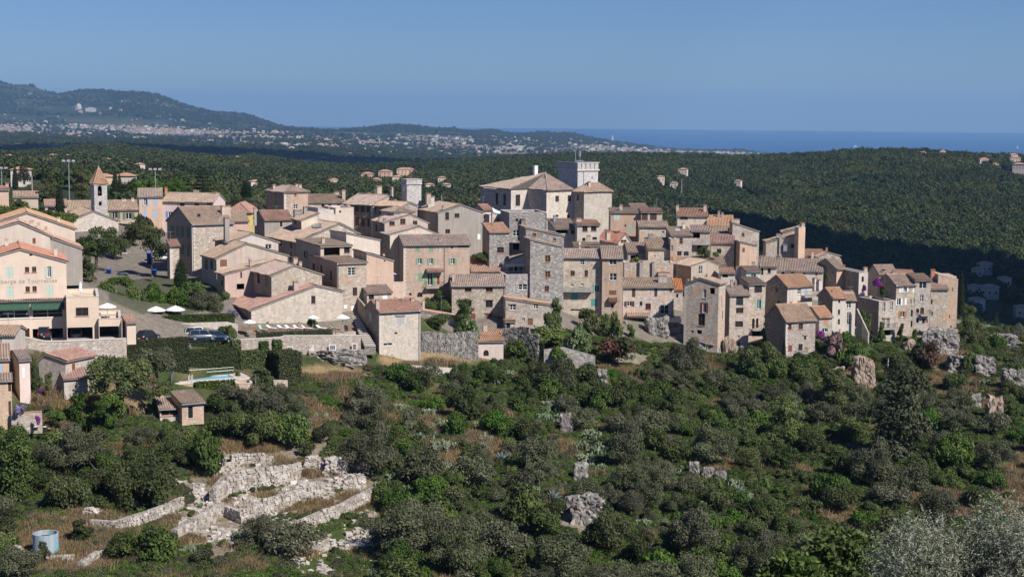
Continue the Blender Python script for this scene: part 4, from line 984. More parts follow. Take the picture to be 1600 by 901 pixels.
H('front stone house with broad brown roof above the creeper slope', zQ, 304, 20, 1060, 1320, 516, 'gx', L=880, r=372, wall='stone', lwall='stoned', tile='t_old', b=815, q=1, rise=(.2, 6),
  win=[('F', 1092, 566, 34, 48, 'b:redwood'), ('F', 1190, 564, 38, 48, 'b:redwood'), ('F', 1228, 660, 20, 34, 'd'), ('F', 1096, 754, 34, 58, 's:redwood'), ('F', 1187, 745, 38, 60, 'd')], ex=[balcony(1195, 795, 76, 8, .9), lintel(1228, 638, 40)])
H('narrow house with orange roof and salmon shutter', zQ, 310, 25, 1352, 1466, 480, 'gx', L=1206, r=372, wall='stonec', lwall='white', tile='t_orange', b=618, rise=(.2, 6), win=[('F', 1409, 520, 30, 62, 's:salmonpaint'), ('F', 1402, 596, 50, 34, 'o:greypaint')])
H('tall plain house with two dark solar panels on orange roof', zR, 315, 22, 345, 460, 706, 'gx', L=216, r=620, wall='white', lwall='stoned', tile='t_orange', zb=-57, rise=(.2, 6),
  win=[('F', 402, 730, 18, 42, 'd'), ('F', 399, 830, 20, 46, 'd'), ('F', 398, 916, 20, 50, 'b:wood')], ex=[skylight(310, 655, 60, 20)])
H('white house with tall laundry hung window beside the leaning buttress', zR, 318, 12, 460, 546, 722, 'gx', L=420, r=672, wall='white', tile='t_old', zb=-57, win=[('F', 487, 764, 38, 60, 'w'), ('F', 487, 885, 38, 110, 'w')], ch=[(470, 640, 120, 50, .9, 'white')])
H('house with dark blank side wall and small arched window', zR, 332, 14, 576, 656, 484, 'flat', L=388, wall='white', lwall='stoned', zb=-56, win=[('F', 608, 540, 22, 50, 'arch')], ch=[(630, 434, 34, 60, .6, 'beige')])
H('terrace house with bougainvillea and tall white windows', zS_, 323, 16, 752, 902, 342, 'flat', L=570, wall='stonec', lwall='stoned', b=700,
  win=[('F', 795, 392, 26, 88, 'w'), ('F', 863, 382, 24, 76, 'w'), ('F', 790, 532, 24, 96, 'w'), ('F', 832, 530, 28, 100, 'w'), ('F', 826, 618, 56, 46, 'void')], ex=[balcony(828, 578, 130, 10, 1.1), lintel(815, 485, 70)])
H('gabled house with white shutters above orange ones', zS_, 327, 14, 905, 1072, 202, 'gx', L=738, r=108, wall='stonec', lwall='stoned', tile='t_old', b=640, rise=(.2, 6), maxd=9, pipes=[903],
  win=[('F', 940, 238, 24, 52, 's:white_paint'), ('F', 982, 234, 30, 50, 'o:white_paint'), ('F', 1055, 240, 16, 50, 's:white_paint'), ('F', 926, 346, 34, 58, 'o:white_paint'), ('F', 988, 342, 22, 60, 's:white_paint'), ('F', 1030, 342, 18, 40, 'w'), ('F', 1058, 338, 14, 46, 'w'), ('F', 957, 455, 34, 50, 'o:orangewood'), ('F', 1040, 445, 20, 60, 'd'), ('F', 1038, 540, 18, 56, 'd'), ('F', 955, 560, 30, 50, 'd')],
  ch=[(812, 92, 24, 46, .6, 'beige'), (918, 100, 18, 30, .6, 'beige')])
H('four storey stone house with large glazed top window', zS_, 328, 12, 1072, 1208, 156, 'sf', L=1000, r=102, wall='stonec', lwall='stoned', tile='t_old', b=650, maxd=7,
  win=[('F', 1137, 198, 66, 64, 'tall'), ('F', 1128, 314, 32, 60, 'w'), ('F', 1091, 425, 26, 40, 'd'), ('F', 1131, 424, 34, 56, 'b:redwood'), ('F', 1091, 510, 22, 44, 'void'), ('F', 1143, 514, 26, 44, 'd'), ('F', 1172, 512, 22, 36, 's:wood')], ex=[balcony(1148, 462, 84, 8, 1.0), balcony(1140, 596, 70, 8, .9, None)])
H('tall outer stone house with tiled front roof at the village end', zS_, 330, 12, 1208, 1360, 232, 'sf', r=150, dep=6, wall='stoneo', tile='t_old', b=640, win=[('F', 1216, 345, 16, 42, 'd'), ('F', 1219, 450, 14, 36, 'd'), ('F', 1262, 573, 16, 24, 'd'), ('F', 1345, 238, 26, 34, 'w')], ch=[(1220, 60, 40, 60, .9, 'terracotta')])
H('last blank stone house wall at the right end beside the cypress', zS_, 333, 12, 1275, 1450, 106, 'flat', e2=150, dep=8, wall='stonep', b=640, win=[('F', 1372, 475, 10, 26, 'd'), ('F', 1385, 565, 12, 24, 'd'), ('F', 1400, 235, 8, 36, 'd')], ch=[(1418, 118, 30, 30, .3, 'white')])
H('wide back roof behind the bougainvillea terrace', zS_, 350, 14, 752, 912, 102, 'gx', L=655, r=26, wall='stone', tile='t_old', zb=-55, win=[('F', 788, 60, 36, 26, 'd')], rise=(.2, 6))
H('pair of orange roofs behind the white shuttered gable house', zS_, 346, 6, 905, 1062, 110, 'sf', r=62, dep=6, wall='salmon', tile='t_orange', zb=-55, ch=[(885, 70, 40, 40, .2, 'salmon'), (1050, 84, 22, 30, .4, 'beige')])
H('low roof with white edge left of the arched window house', zS_, 341, 4, 388, 560, 120, 'sf', r=70, dep=6, wall='salmon', tile='t_old', zb=-54, ch=[(440, 20, 24, 40, .6, 'terracotta')])
H('stone barn with red brown door and lean-to beside the big dark tree', zC, 214, -24, 340, 575, 352, 'gy', ax=405, r=298, e2=358, RR=835, wall='stonel', tile='t_red', b=620, rise=(.2, 4), maxd=12, win=[('R', 648, 425, 26, 95, 's:redwood')])
H('low stone lean-to shed with orange tiles in front of the barn', zC, 211, 10, 562, 770, 512, 'sf', dep=3, wall='stonel', tile='t_orange', b=650, win=[('F', 702, 636, 30, 24, 'door:greypaint')])
H('tall narrow house half pink and half beige at the left edge', zC, 206, 30, 168, 262, 348, 'gx', r=318, dep=7, L=75, wall='pink', lwall='beige', tile='t_brown', b=715, win=[('F', 208, 458, 24, 100, 's:white_paint')])
H('salmon house with pale blue shutter cut by the left edge', zC, 204, 0, -120, 78, 350, 'sf', r=310, dep=6, wall='salmon', tile='t_old', b=640, win=[('F', 8, 415, 22, 100, 's:blue')])
H('low stone house with small tiled roof cut by the left edge', zC, 199, 0, -120, 100, 538, 'sf', r=478, dep=4, wall='stonep', tile='t_old', b=915, win=[('F', 84, 582, 24, 90, 'b:redwood'), ('F', 86, 770, 20, 120, 's:darkwood')])
H('stone house with white gable end under the hotel garage wall', zC, 213, -14, -130, 132, 128, 'gx', r=92, dep=6, wall='white', tile='t_old', b=330, win=[('F', 8, 180, 10, 40, 'd')], ch=[(82, 60, 34, 40, .5, 'beige')])
H('pool garden cottage with three pane window and old tiles', zF, 218, 18, 280, 472, 612, 'sf', L=230, r=512, wall='stonel', tile='t_brown', b=790, gutter=1, maxd=5, win=[('F', 366, 640, 150, 66, 'b:salmonpaint')], ch=[(300, 435, 44, 90, .95, 'beige')])
H('taller right half of the pool garden cottage with glazed door', zF, 217.5, 18, 474, 666, 566, 'sf', r=462, dep=5, wall='stonep', tile='t_brown', b=710, gutter=1, win=[('F', 550, 640, 40, 110, 'd')])
H('stone pool house with orange brown door under the pool deck', zF, 234, 4, 950, 1095, 390, 'flat', dep=4, wall='stonep', b=560, win=[('F', 1043, 497, 42, 106, 's:orangewood')])
H('tiny beige shed with tiled lid right of the pool house', zF, 233, 4, 1097, 1145, 465, 'sf', r=445, dep=2, wall='cream', tile='t_orange', b=560, maxd=2.2)
HOUSES = [plan(k) for k in SPECS]
NEAR = [
 (-300, 901, 160), (0, 901, 160), (250, 901, 163), (500, 901, 165), (800, 901, 168), (1100, 901, 172), (1350, 901, 178), (1600, 901, 186), (1900, 901, 190),
 (-300, 800, 182), (0, 800, 182), (250, 800, 186), (450, 810, 187), (620, 800, 190), (800, 800, 195), (1000, 800, 200), (1200, 800, 205), (1400, 800, 212), (1600, 790, 222), (1900, 790, 230),
 (0, 720, 197), (200, 715, 203), (420, 715, 209), (600, 710, 214), (800, 710, 222), (1000, 710, 228), (1200, 710, 236), (1400, 710, 244), (1600, 700, 254), (1900, 690, 262),
 (100, 655, 210), (200, 655, 215), (330, 650, 224), (460, 625, 240), (560, 640, 240), (700, 640, 248), (850, 640, 254), (1000, 640, 260), (1150, 640, 268), (1280, 650, 272), (1400, 650, 278), (1500, 640, 286), (1600, 640, 292), (1900, 620, 300),
 (300, 600, 233), (390, 600, 236), (250, 610, 226), (170, 620, 219), (480, 585, 250), (560, 590, 262), (652, 575, 268), (740, 575, 279), (820, 570, 284), (900, 575, 284), (980, 560, 300), (1050, 580, 300), (1160, 575, 304), (1240, 565, 300), (1300, 575, 302),
 (1350, 605, 303), (1440, 575, 314), (1470, 565, 320), (1540, 560, 318), (1600, 560, 325), (1560, 515, 345), (1640, 520, 345), (1900, 540, 350),
 (100, 529, 232), (0, 530, 230), (-300, 530, 228), (120, 558, 222), (40, 560, 220), (220, 530, 241), (300, 530, 247), (350, 531, 250), (420, 520, 256), (500, 519, 260), (545, 519, 264), (480, 566, 257), (400, 566, 253),
 (120, 470, 268), (230, 490, 258), (330, 490, 262), (330, 440, 285), (200, 440, 292), (200, 415, 315), (240, 400, 335), (100, 380, 345), (0, 340, 330), (-300, 340, 330),
 (0, 511, 246), (100, 511, 246), (165, 512, 245), (300, 589, 239.5), (370, 586, 243), (250, 592, 236), (290, 622, 230), (385, 618, 234.5), (410, 560, 249), (548, 487, 275.5), (560, 487, 275.5), (556, 505, 271), (570, 505, 271), (563, 522, 266.5), (580, 522, 266.5), (568, 540, 262), (586, 540, 262),
 (450, 480, 275), (560, 470, 280), (575, 535, 270), (580, 475, 279), (640, 480, 290), (700, 490, 291), (500, 420, 305), (600, 400, 325), (700, 400, 325), (800, 410, 320), (850, 395, 345), (900, 385, 370), (800, 370, 385), (680, 505, 287),
 (950, 400, 350), (1000, 400, 350), (1050, 420, 345), (1150, 425, 350), (1250, 440, 352), (1350, 480, 342), (1450, 495, 342), (1150, 470, 328), (1250, 490, 325), (950, 440, 330), (1000, 460, 326), (750, 450, 303), (850, 470, 303),
]
WORLDPTS = [  # places nobody sees from here: x, y, z
 (0, 3, -1.7), (-40, 3, -2), (40, 3, -3), (0, 30, -9), (-40, 30, -13), (40, 30, -12), (0, 70, -29), (-60, 70, -33), (60, 70, -30), (0, 115, -46), (-80, 115, -47), (80, 115, -47), (0, 140, -49), (-70, 140, -48), (80, 140, -51),
 (-150, 240, -36), (-170, 330, -32), (-120, 430, -33), (-50, 450, -42), (0, 420, -44), (60, 420, -52), (110, 410, -58), (150, 380, -62), (190, 340, -68), (0, 520, -70), (80, 520, -85), (160, 500, -95), (-120, 540, -36), (-220, 540, -38), (240, 500, -100), (-60, 540, -52), (0, 640, -75), (150, 640, -108), (-150, 640, -42),
]
FAR = [  # (pixel column, row, distance)
 (-300, 270, 480), (0, 268, 480), (150, 285, 480), (300, 330, 480), (450, 420, 500), (600, 480, 500), (800, 500, 500), (1000, 540, 500), (1300, 600, 500), (1600, 640, 500), (1900, 650, 500),
 (-300, 265, 700), (0, 278, 700), (150, 288, 700), (300, 300, 700), (450, 330, 720), (600, 350, 750), (800, 400, 700), (1000, 420, 700), (1200, 470, 700), (1400, 520, 700), (1600, 545, 700), (1900, 540, 700),
 (-300, 255, 1100), (0, 262, 1100), (150, 262, 1100), (300, 278, 1100), (450, 295, 1100), (600, 310, 1050), (800, 325, 1000), (1000, 345, 1000), (1200, 385, 1000), (1400, 430, 950), (1600, 460, 900), (1900, 450, 900),
 (1200, 330, 1400), (1400, 350, 1300), (1600, 370, 1250), (1000, 300, 1400), (800, 285, 1500), (1900, 360, 1250),
 (-300, 240, 1700), (0, 245, 1700), (150, 238, 1700), (300, 250, 1700), (450, 265, 1700), (600, 272, 1700), (800, 258, 1900), (1000, 262, 1800), (1200, 280, 1800), (1400, 285, 1700), (1600, 295, 1700), (1900, 300, 1700),
 (-300, 236, 2300), (0, 245, 2300), (70, 238, 2300), (130, 228, 2300), (200, 229, 2300), (260, 238, 2300), (330, 247, 2300), (400, 243, 2400), (480, 255, 2400), (560, 262, 2400), (650, 256, 2400), (760, 246, 2500), (860, 241, 2500), (960, 240, 2500), (1100, 240, 2450), (1180, 243, 2400), (1270, 237, 2300), (1330, 235, 2300), (1410, 234, 2300), (1500, 237, 2300), (1600, 241, 2300), (1900, 245, 2300),
 (-300, 250, 3200), (0, 250, 3200), (200, 252, 3200), (400, 270, 3200), (600, 285, 3200), (800, 285, 3200), (1000, 285, 3200), (1300, 290, 3200), (1600, 290, 3200), (1900, 290, 3200),
 (-300, 235, 4400), (0, 235, 4400), (200, 243, 4400), (400, 258, 4400), (600, 268, 4400), (800, 265, 4400), (1000, 265, 4600), (1300, 280, 4500), (1600, 280, 4500), (1900, 280, 4500),
 (-300, 216, 6000), (0, 218, 6000), (200, 224, 6000), (400, 235, 6000), (600, 246, 6000), (800, 250, 6000), (1000, 255, 6000), (1300, 275, 6000), (1600, 278, 6000), (1900, 278, 6000),
 (-300, 206, 8500), (0, 208, 8500), (200, 215, 8500), (400, 222, 8500), (600, 232, 8500), (800, 240, 8500), (1000, 245, 8500), (1150, 252, 8500), (1300, 270, 8500), (1600, 275, 8500), (1900, 275, 8500),
 (-300, 195, 11500), (0, 197, 11500), (200, 203, 11500), (350, 207, 11500), (450, 208, 11500), (600, 214, 11500), (700, 217, 11500), (800, 219, 11500), (900, 225, 11500), (1000, 233, 11500), (1100, 239, 11500), (1180, 243, 11500), (1300, 262, 11500), (1600, 268, 11500), (1900, 268, 11500),
 (-300, 178, 13000), (0, 168, 13000), (100, 172, 13000), (200, 172, 13000), (300, 184, 13000), (380, 194, 13000), (440, 203, 13000), (500, 206, 12800), (560, 207, 13000), (640, 206, 13000), (750, 210, 13000), (800, 214, 13000), (860, 217, 13000), (930, 224, 13000), (1000, 231, 13000), (1100, 237, 12600), (1170, 240, 12600), (1250, 252, 13000), (1600, 262, 13000),
 (-300, 120, 15000), (-60, 128, 15000), (0, 133, 15000), (30, 136, 15000), (52, 138, 15000), (64, 139, 15000), (80, 151, 15000), (110, 149, 15000), (150, 145, 15000), (200, 146, 15000), (245, 146, 15000), (275, 157, 15000), (305, 169, 15000), (340, 177, 15000), (378, 178, 15000), (400, 186, 15000), (425, 195, 15000), (460, 204, 14500), (510, 208, 14000), (540, 203, 14500), (580, 200, 14500), (640, 200, 14500), (700, 206, 14500), (780, 208, 14500), (800, 214, 14500), (845, 211, 14500), (870, 213, 14500), (920, 221, 14500), (980, 231, 14500), (1100, 240, 14500), (1200, 250, 14500), (1600, 258, 15000), (1900, 258, 15000),
 (-300, 150, 18000), (0, 170, 18000), (200, 180, 18000), (400, 215, 18000), (600, 234, 18000), (800, 236, 18000), (1000, 240, 18000), (1300, 242, 18000), (1600, 242, 18000), (1900, 242, 18000),
]
npts = [tuple(P(*q)) for q in NEAR] + WORLDPTS
for h in HOUSES:
 if 'b' in h.k:
  zb = zat(0, zy(h.k['Z'], h.k['b']), h.c.x, h.c.y)
  npts.append((h.c.x, h.c.y, zb))
  e = h.c + h.ex * h.W; npts.append((e.x, e.y, zb))
  bk = h.c + h.ey * h.Dp; bz = zb + 0.3 * h.Dp
  npts.append((bk.x, bk.y, bz))
npts = np.array(npts)
keep = []
for i, p in enumerate(npts):
 if all((p[0] - npts[j][0]) ** 2 + (p[1] - npts[j][1]) ** 2 > 2.5 for j in keep): keep.append(i)
npts = npts[keep]
def mq(r2, c2): return np.sqrt(r2 + c2)
def rbf_fit(X, v, c2, lam):
 d2 = ((X[:, None, :] - X[None, :, :]) ** 2).sum(-1)
 n = len(X)
 A = np.zeros((n + 3, n + 3))
 A[:n, :n] = -mq(d2, c2) - lam * np.eye(n) * -1.0
 A[:n, n] = 1; A[:n, n + 1:] = X; A[n, :n] = 1; A[n + 1:, :n] = X.T
 return np.linalg.solve(A, np.concatenate([v, [0, 0, 0]]))
def rbf_eval(X, w, c2, Q):
 out = np.empty(len(Q)); n = len(X)
 for i in range(0, len(Q), 20000):
  q = Q[i:i + 20000]
  d2 = ((q[:, None, :] - X[None, :, :]) ** 2).sum(-1)
  out[i:i + 20000] = -mq(d2, c2) @ w[:n] + w[n] + q @ w[n + 1:]
 return out
NX = npts[:, :2] / 40.0
NW = rbf_fit(NX, npts[:, 2], 0.03, 0.12)
fp = []
for (px, py, D) in FAR:
 py += float(np.interp(D, [450, 700, 1300, 1700, 2600, 3100, 6500, 8500, 10000], [0, 5, 8, 9, 9, 6, 4, 2, 0]))   # room for the trees' own height
 p = P(px, py, D); fp.append(((px - 800) / 220.0, math.log(D) * 4.0, p.z / D))
fp = np.array(fp)
FW = rbf_fit(fp[:, :2], fp[:, 2], 0.02, 0.004)
def vnoise(x, y, seed=0):
 xi = np.floor(x).astype(np.int64); yi = np.floor(y).astype(np.int64)
 xf = x - xi; yf = y - yi
 u = xf * xf * (3 - 2 * xf); v = yf * yf * (3 - 2 * yf)
 def hsh(a, b):
  n = (a * 374761393 + b * 668265263 + seed * 974634777) & 0x7fffffff
  n = ((n ^ (n >> 13)) * 1274126177) & 0x7fffffff
  return ((n ^ (n >> 16)) & 0xffff) / 65535.0
 return (hsh(xi, yi) * (1 - u) + hsh(xi + 1, yi) * u) * (1 - v) + (hsh(xi, yi + 1) * (1 - u) + hsh(xi + 1, yi + 1) * u) * v
def fbm(x, y, seed=0, oct=4):
 s = 0; a = 0.5; t = 0
 for i in range(oct):
  s = s + a * vnoise(x, y, seed + i * 17); t += a; a *= 0.5; x = x * 2.03; y = y * 2.03
 return s / t - 0.5
def Tv(x, y):
 x = np.asarray(x, float).ravel(); y = np.asarray(y, float).ravel()
 yy = np.maximum(y, 1.0)
 px = np.clip(800 + F * x / yy, -900, 2500)
 z = np.zeros_like(x)
 w = np.clip((yy - 470) / 150, 0, 1); w = w * w * (3 - 2 * w)
 ni = w < 1; fi = w > 0
 zn = np.zeros_like(x); zf = np.zeros_like(x)
 if ni.any():
  q = np.stack([np.clip(x[ni], -230, 260), y[ni]], 1) / 40.0
  zn[ni] = rbf_eval(NX, NW, 0.03, q) + 0.9 * fbm(x[ni] / 9, y[ni] / 9, 3)
 if fi.any():
  ppx = np.clip(px[fi], -350, 1950)
  q = np.stack([(ppx - 800) / 220.0, np.log(yy[fi]) * 4], 1)
  ang = rbf_eval(fp[:, :2], FW, 0.02, q)
  n = fbm(x[fi] / (60 + yy[fi] * .05), yy[fi] / (90 + yy[fi] * .05), 5, 5)
  zf[fi] = yy[fi] * (ang + n * np.interp(yy[fi], [400, 2400, 6000, 11000, 13500], [.003, .0028, .002, .001, .0075]))
 return zn * (1 - w) + zf * w
def T(x, y): return Tv([x], [y])[0]
def build_ground():
 ys = [3.0]
 while ys[-1] < 18000:
  y = ys[-1]
  st = 1.06 if y < 140 else 1.0058 if y < 365 else 1.012 if y < 3000 else 1.012
  ys.append(y * st)
 ys = np.array(ys)
 cols = np.concatenate([np.linspace(-900, -60, 40, endpoint=False), np.linspace(-60, 1660, 400, endpoint=False), np.linspace(1660, 2500, 41)])
 PX, Y = np.meshgrid(cols, ys)
 X = (PX - 800) / F * Y + np.sign(PX - 800) * np.maximum(0, 45 - Y) * np.abs(PX - 800) / 1700
 Z = Tv(X, Y).reshape(X.shape)
 nr, nc = X.shape
 v = np.stack([X.ravel(), Y.ravel(), Z.ravel()], 1).astype(np.float32)
 i = np.arange((nr - 1) * nc).reshape(nr - 1, nc)[:, :-1].ravel()
 f = np.stack([i, i + 1, i + nc + 1, i + nc], 1)
 me = bpy.data.meshes.new('ground')
 me.vertices.add(len(v)); me.vertices.foreach_set('co', v.ravel())
 me.loops.add(f.size); me.loops.foreach_set('vertex_index', f.ravel().astype(np.int32))
 me.polygons.add(len(f)); me.polygons.foreach_set('loop_start', np.arange(0, f.size, 4, dtype=np.int32))
 me.polygons.foreach_set('use_smooth', np.ones(len(f), bool))
 me.update(calc_edges=True); me.validate()
 return me, v
GROUND_ME, GV = build_ground()
def ground_at(px, py, dmin=60.0, dmax=17000.0):
 d = ray(px, py)
 ds = np.geomspace(dmin, dmax, 700) if dmax > 700 else np.linspace(dmin, dmax, 500)
 pts = np.outer(ds / d.y, np.array(d))
 t = Tv(pts[:, 0], pts[:, 1])
 below = pts[:, 2] < t
 if not below.any(): return None
 i = int(np.argmax(below))
 if i == 0: return Vector(pts[0])
 a, b = pts[i - 1], pts[i]; ga, gb = a[2] - t[i - 1], t[i] - b[2]
 k = ga / (ga + gb + 1e-9)
 p = a + (b - a) * k
 return Vector((p[0], p[1], T(p[0], p[1])))
PATCH = [  # px, py, rx, ry, kind   (kind 1 dry straw, 2 red-brown soil, 3 bright green cover, 4 pale stony, 5 paved/asphalt)
 (660, 560, 60, 16, 1), (760, 545, 40, 14, 1), (500, 585, 60, 14, 1), (510, 620, 40, 40, 2), (600, 640, 60, 30, 2), (680, 650, 40, 30, 2), (950, 585, 60, 14, 1), (860, 575, 30, 16, 1), (1485, 555, 30, 14, 1), (1470, 570, 20, 10, 1), (1580, 600, 20, 20, 2),
 (1590, 760, 30, 60, 2), (560, 840, 90, 40, 3), (520, 880, 60, 30, 3), (1250, 640, 120, 40, 3), (1360, 700, 60, 60, 3), (1540, 700, 60, 50, 3), (700, 620, 90, 40, 3), (1180, 640, 80, 40, 3),
 (440, 745, 150, 60, 4), (330, 830, 70, 50, 4), (100, 850, 90, 50, 2), (210, 850, 40, 30, 2), (230, 700, 60, 20, 2), (100, 620, 60, 20, 1), (180, 630, 40, 20, 1), (390, 690, 50, 20, 2), (560, 790, 60, 18, 2), (500, 800, 60, 10, 2),
 (880, 690, 16, 30, 2), (910, 810, 40, 26, 4), (1110, 730, 40, 20, 2), (1460, 800, 60, 40, 2), (1300, 800, 40, 20, 2), (720, 720, 40, 30, 2), (760, 690, 30, 20, 2), (1480, 600, 50, 20, 1), (1550, 620, 40, 20, 2),
 (1335, 598, 40, 16, 2), (1100, 570, 30, 12, 2), (985, 560, 30, 10, 4),
]
def ground_colors(v):
 x, y, z = v[:, 0].astype(float), v[:, 1].astype(float), v[:, 2].astype(float)
 k = x * fwd.x + y * fwd.y + z * fwd.z
 k = np.maximum(k, 1)
 px = 800 + F * (x * cr.x + y * cr.y + z * cr.z) / k
 py = 450.5 - F * (x * cu.x + y * cu.y + z * cu.z) / k
 n1 = fbm(x / 7, y / 7, 21) ; n2 = fbm(x / 2.2, y / 2.2, 31); n3 = fbm(x / 25, y / 25, 41)
 cols = np.array([[0.055, 0.075, 0.028], [0.38, 0.27, 0.15], [0.26, 0.155, 0.095], [0.075, 0.12, 0.03], [0.37, 0.30, 0.235], [0.20, 0.19, 0.18]])
 W = np.zeros((len(v), 6)); W[:, 0] = 0.5
 W[:, 1] = np.clip((n1 - 0.08) * 4, 0, 1) * 0.35; W[:, 2] = np.clip((-n1 - 0.12) * 5, 0, 1) * 0.5; W[:, 3] = np.clip((n3) * 4, 0, 1) * 0.5
 near = (y < 420)
 fd = np.interp(px, [-100, 0, 200, 297, 400, 560, 660, 760, 850, 950, 1050, 1200, 1300, 1400, 1480, 1600], [214, 216, 238, 246, 252, 262, 285, 288, 292, 306, 312, 314, 316, 326, 334, 380])
 vil = near & (y > fd) & (px > -60) & (px < 1500)
 W[:, 5] += np.where(vil, 2.2, 0); W[:, 4] += np.where(vil, 1.6 + n1 * 2, 0)
 gard = ((px - 260) / 90) ** 2 + ((py - 462) / 30) ** 2 < 1
 W[:, 0] += np.where(gard & near, 9, 0)
 deckm = near & (np.abs(px - 470) < 95) & (py > 509) & (py < 523) & (y > 254)
 W[:, 2] += np.where(deckm, 12, 0)
 for (a, b, rx, ry, kk) in PATCH:
  d = np.sqrt(((px - a) / rx) ** 2 + ((py - b) / ry) ** 2) + (n1 + n2) * 0.9
  W[:, kk] += np.where(near, np.clip((1.15 - d) * 3.5, 0, 1) * 2.2, 0)
 far = np.clip((y - 450) / 100, 0, 1)
 W = W / W.sum(1, keepdims=True)
 c = W @ cols
 fc = np.array([0.05, 0.065, 0.03]) * (0.9 + 0.8 * (fbm(x / 60, y / 60, 9)[:, None] + 0.1))
 plain = np.clip((y - 6500) / 1000, 0, 1) * np.clip((12500 - y) / 1200, 0, 1)
 pm = np.clip(fbm(x / 420, y / 420, 77, 5) * 5 + 0.4, 0, 1)[:, None]
 pc = np.array([0.05, 0.066, 0.034]) * (1 - pm) + np.array([0.22, 0.18, 0.135]) * pm
 fc = fc * (1 - plain[:, None]) + pc * plain[:, None]
 mt = np.clip((y - 12500) / 700, 0, 1)[:, None]
 rk = np.clip(fbm(x / 300, y / 500, 78, 6) * 4 - 0.55, 0, 1)[:, None]
 mc = np.array([0.052, 0.062, 0.036]) * (1 - rk) + np.array([0.16, 0.13, 0.11]) * rk
 fc = fc * (1 - mt) + mc * mt
 return c * (1 - far[:, None]) + fc * far[:, None]
m, nt, b = new_mat('ground_cover')
at = N(nt, 'ShaderNodeVertexColor'); at.layer_name = 'cover'
tc = N(nt, 'ShaderNodeTexCoord')
nf = noise_tex(nt, tc.outputs['Object'], 2.6, 8, 0.7)
ng = noise_tex(nt, tc.outputs['Object'], 0.7, 5, 0.6)
c = mix(nt, 0.75, at.outputs['Color'], ramp(nt, nf, [(0.3, 0.4), (0.7, 1.25)]), 'MULTIPLY')
c = mix(nt, 0.5, c, ramp(nt, ng, [(0.3, 0.55), (0.7, 1.3)]), 'MULTIPLY')
L(nt, c, b.inputs['Base Color']); b.inputs['Roughness'].default_value = 0.95; b.inputs['Specular IOR Level'].default_value = 0.1
bump(nt, b, nf, 0.8, 0.25)
M['ground'] = m
gc = ground_colors(GV)
ca = GROUND_ME.color_attributes.new('cover', 'FLOAT_COLOR', 'POINT')
ca.data.foreach_set('color', np.concatenate([gc, np.ones((len(gc), 1))], 1).astype(np.float32).ravel())
GROUND_ME.materials.append(M['ground'])
tag(link('ground', GROUND_ME), 'sloping limestone hillside and wooded hills running to the coast', kind='structure')
mb = MB()
rad = [9000, 14000, 20000, 30000, 40000, 49000]; na = 90
vs = []
for r_ in rad:
 for i in range(na + 1):
  t = R(-62 + 124 * i / na); vs.append((r_ * math.sin(t), r_ * math.cos(t), -400))
mb.add(vs, [(k * (na + 1) + i, k * (na + 1) + i + 1, (k + 1) * (na + 1) + i + 1, (k + 1) * (na + 1) + i) for k in range(len(rad) - 1) for i in range(na)])
m, nt, b = new_mat('sea_water')
tc = N(nt, 'ShaderNodeTexCoord')
mp = N(nt, 'ShaderNodeMapping'); mp.inputs['Scale'].default_value = (1 / 5200, 1 / 2600, 1); L(nt, tc.outputs['Object'], mp.inputs['Vector'])
nn = noise_tex(nt, mp.outputs[0], 1.0, 6, 0.6)
L(nt, ramp(nt, nn, [(0.35, (0.002, 0.045, 0.17)), (0.65, (0.004, 0.066, 0.22))]), b.inputs['Base Color'])
b.inputs['Roughness'].default_value = 0.5; b.inputs['Specular IOR Level'].default_value = 0.25
M['sea'] = m
tag(mb.build('sea', m), 'deep blue sea reaching the horizon', kind='structure')
for h in HOUSES: build_house(h, T)
def one(label, *a, **k):
 H(label, *a, **k); h = plan(SPECS[-1]); return build_house(h, T)
ca = R(30); cex = Vector((math.cos(ca), math.sin(ca), 0)); cey = Vector((-math.sin(ca), math.cos(ca), 0))
c2 = P(zx(zK, 868), zy(zK, 382), 372)
q12 = c2 + cey * solve_t(c2, cey, zx(zK, 702))
c1 = q12 - cex * -solve_t(q12, cex, zx(zK, 555))
q23 = c2 + cex * solve_t(c2, cex, zx(zK, 1100))
c3 = q23 + cey * solve_t(q23, cey, zx(zK, 1198))
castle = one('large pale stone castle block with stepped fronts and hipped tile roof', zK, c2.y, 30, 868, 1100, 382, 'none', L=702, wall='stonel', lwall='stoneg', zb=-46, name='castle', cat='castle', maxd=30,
 win=[('F', 960, 453, 32, 52, 'bars'), ('F', 1068, 450, 30, 54, 'bars'), ('F', 1060, 612, 26, 40, 'd'), ('F', 960, 604, 24, 20, 'd')])
one('', zK, c1.y, 30, 555, 703, 379, 'none', L=285, wall='stonel', lwall='stoneg', zb=-46, host=castle, maxd=30,
 win=[('F', 615, 467, 40, 100, 'bars'), ('L', 430, 455, 24, 100, 'd'), ('L', 497, 462, 24, 100, 'd')])
one('', zK, c3.y, 30, 1198, 1442, 388, 'hip', L=1108, r=318, wall='stonel', lwall='stoneg', tile='t_old', zb=-46, host=castle, maxd=30,
 win=[('L', 1143, 445, 14, 54, 'd')], ch=[(1240, 300, 30, 70, .3, 'beige')])
Ld = solve_t(c1, cey, zx(zK, 285))
zE_ = c2.z
apex = P(zx(zK, 856), zy(zK, 226), c2.y + 7.5)
bl = c1 + cey * Ld; br = q23 + cey * 14
Mi = castle.Mw.inverted()
cen = (c1 + c2 + q23 + bl) / 4
def eav(p):
 d = Vector((p.x - cen.x, p.y - cen.y, 0)); d.normalize()
 return Mi @ Vector((p.x + d.x * .5, p.y + d.y * .5, zE_ + 0.02))
pts = [eav(p) for p in (bl, c1, q12, c2, q23, br)]
ap = Mi @ apex
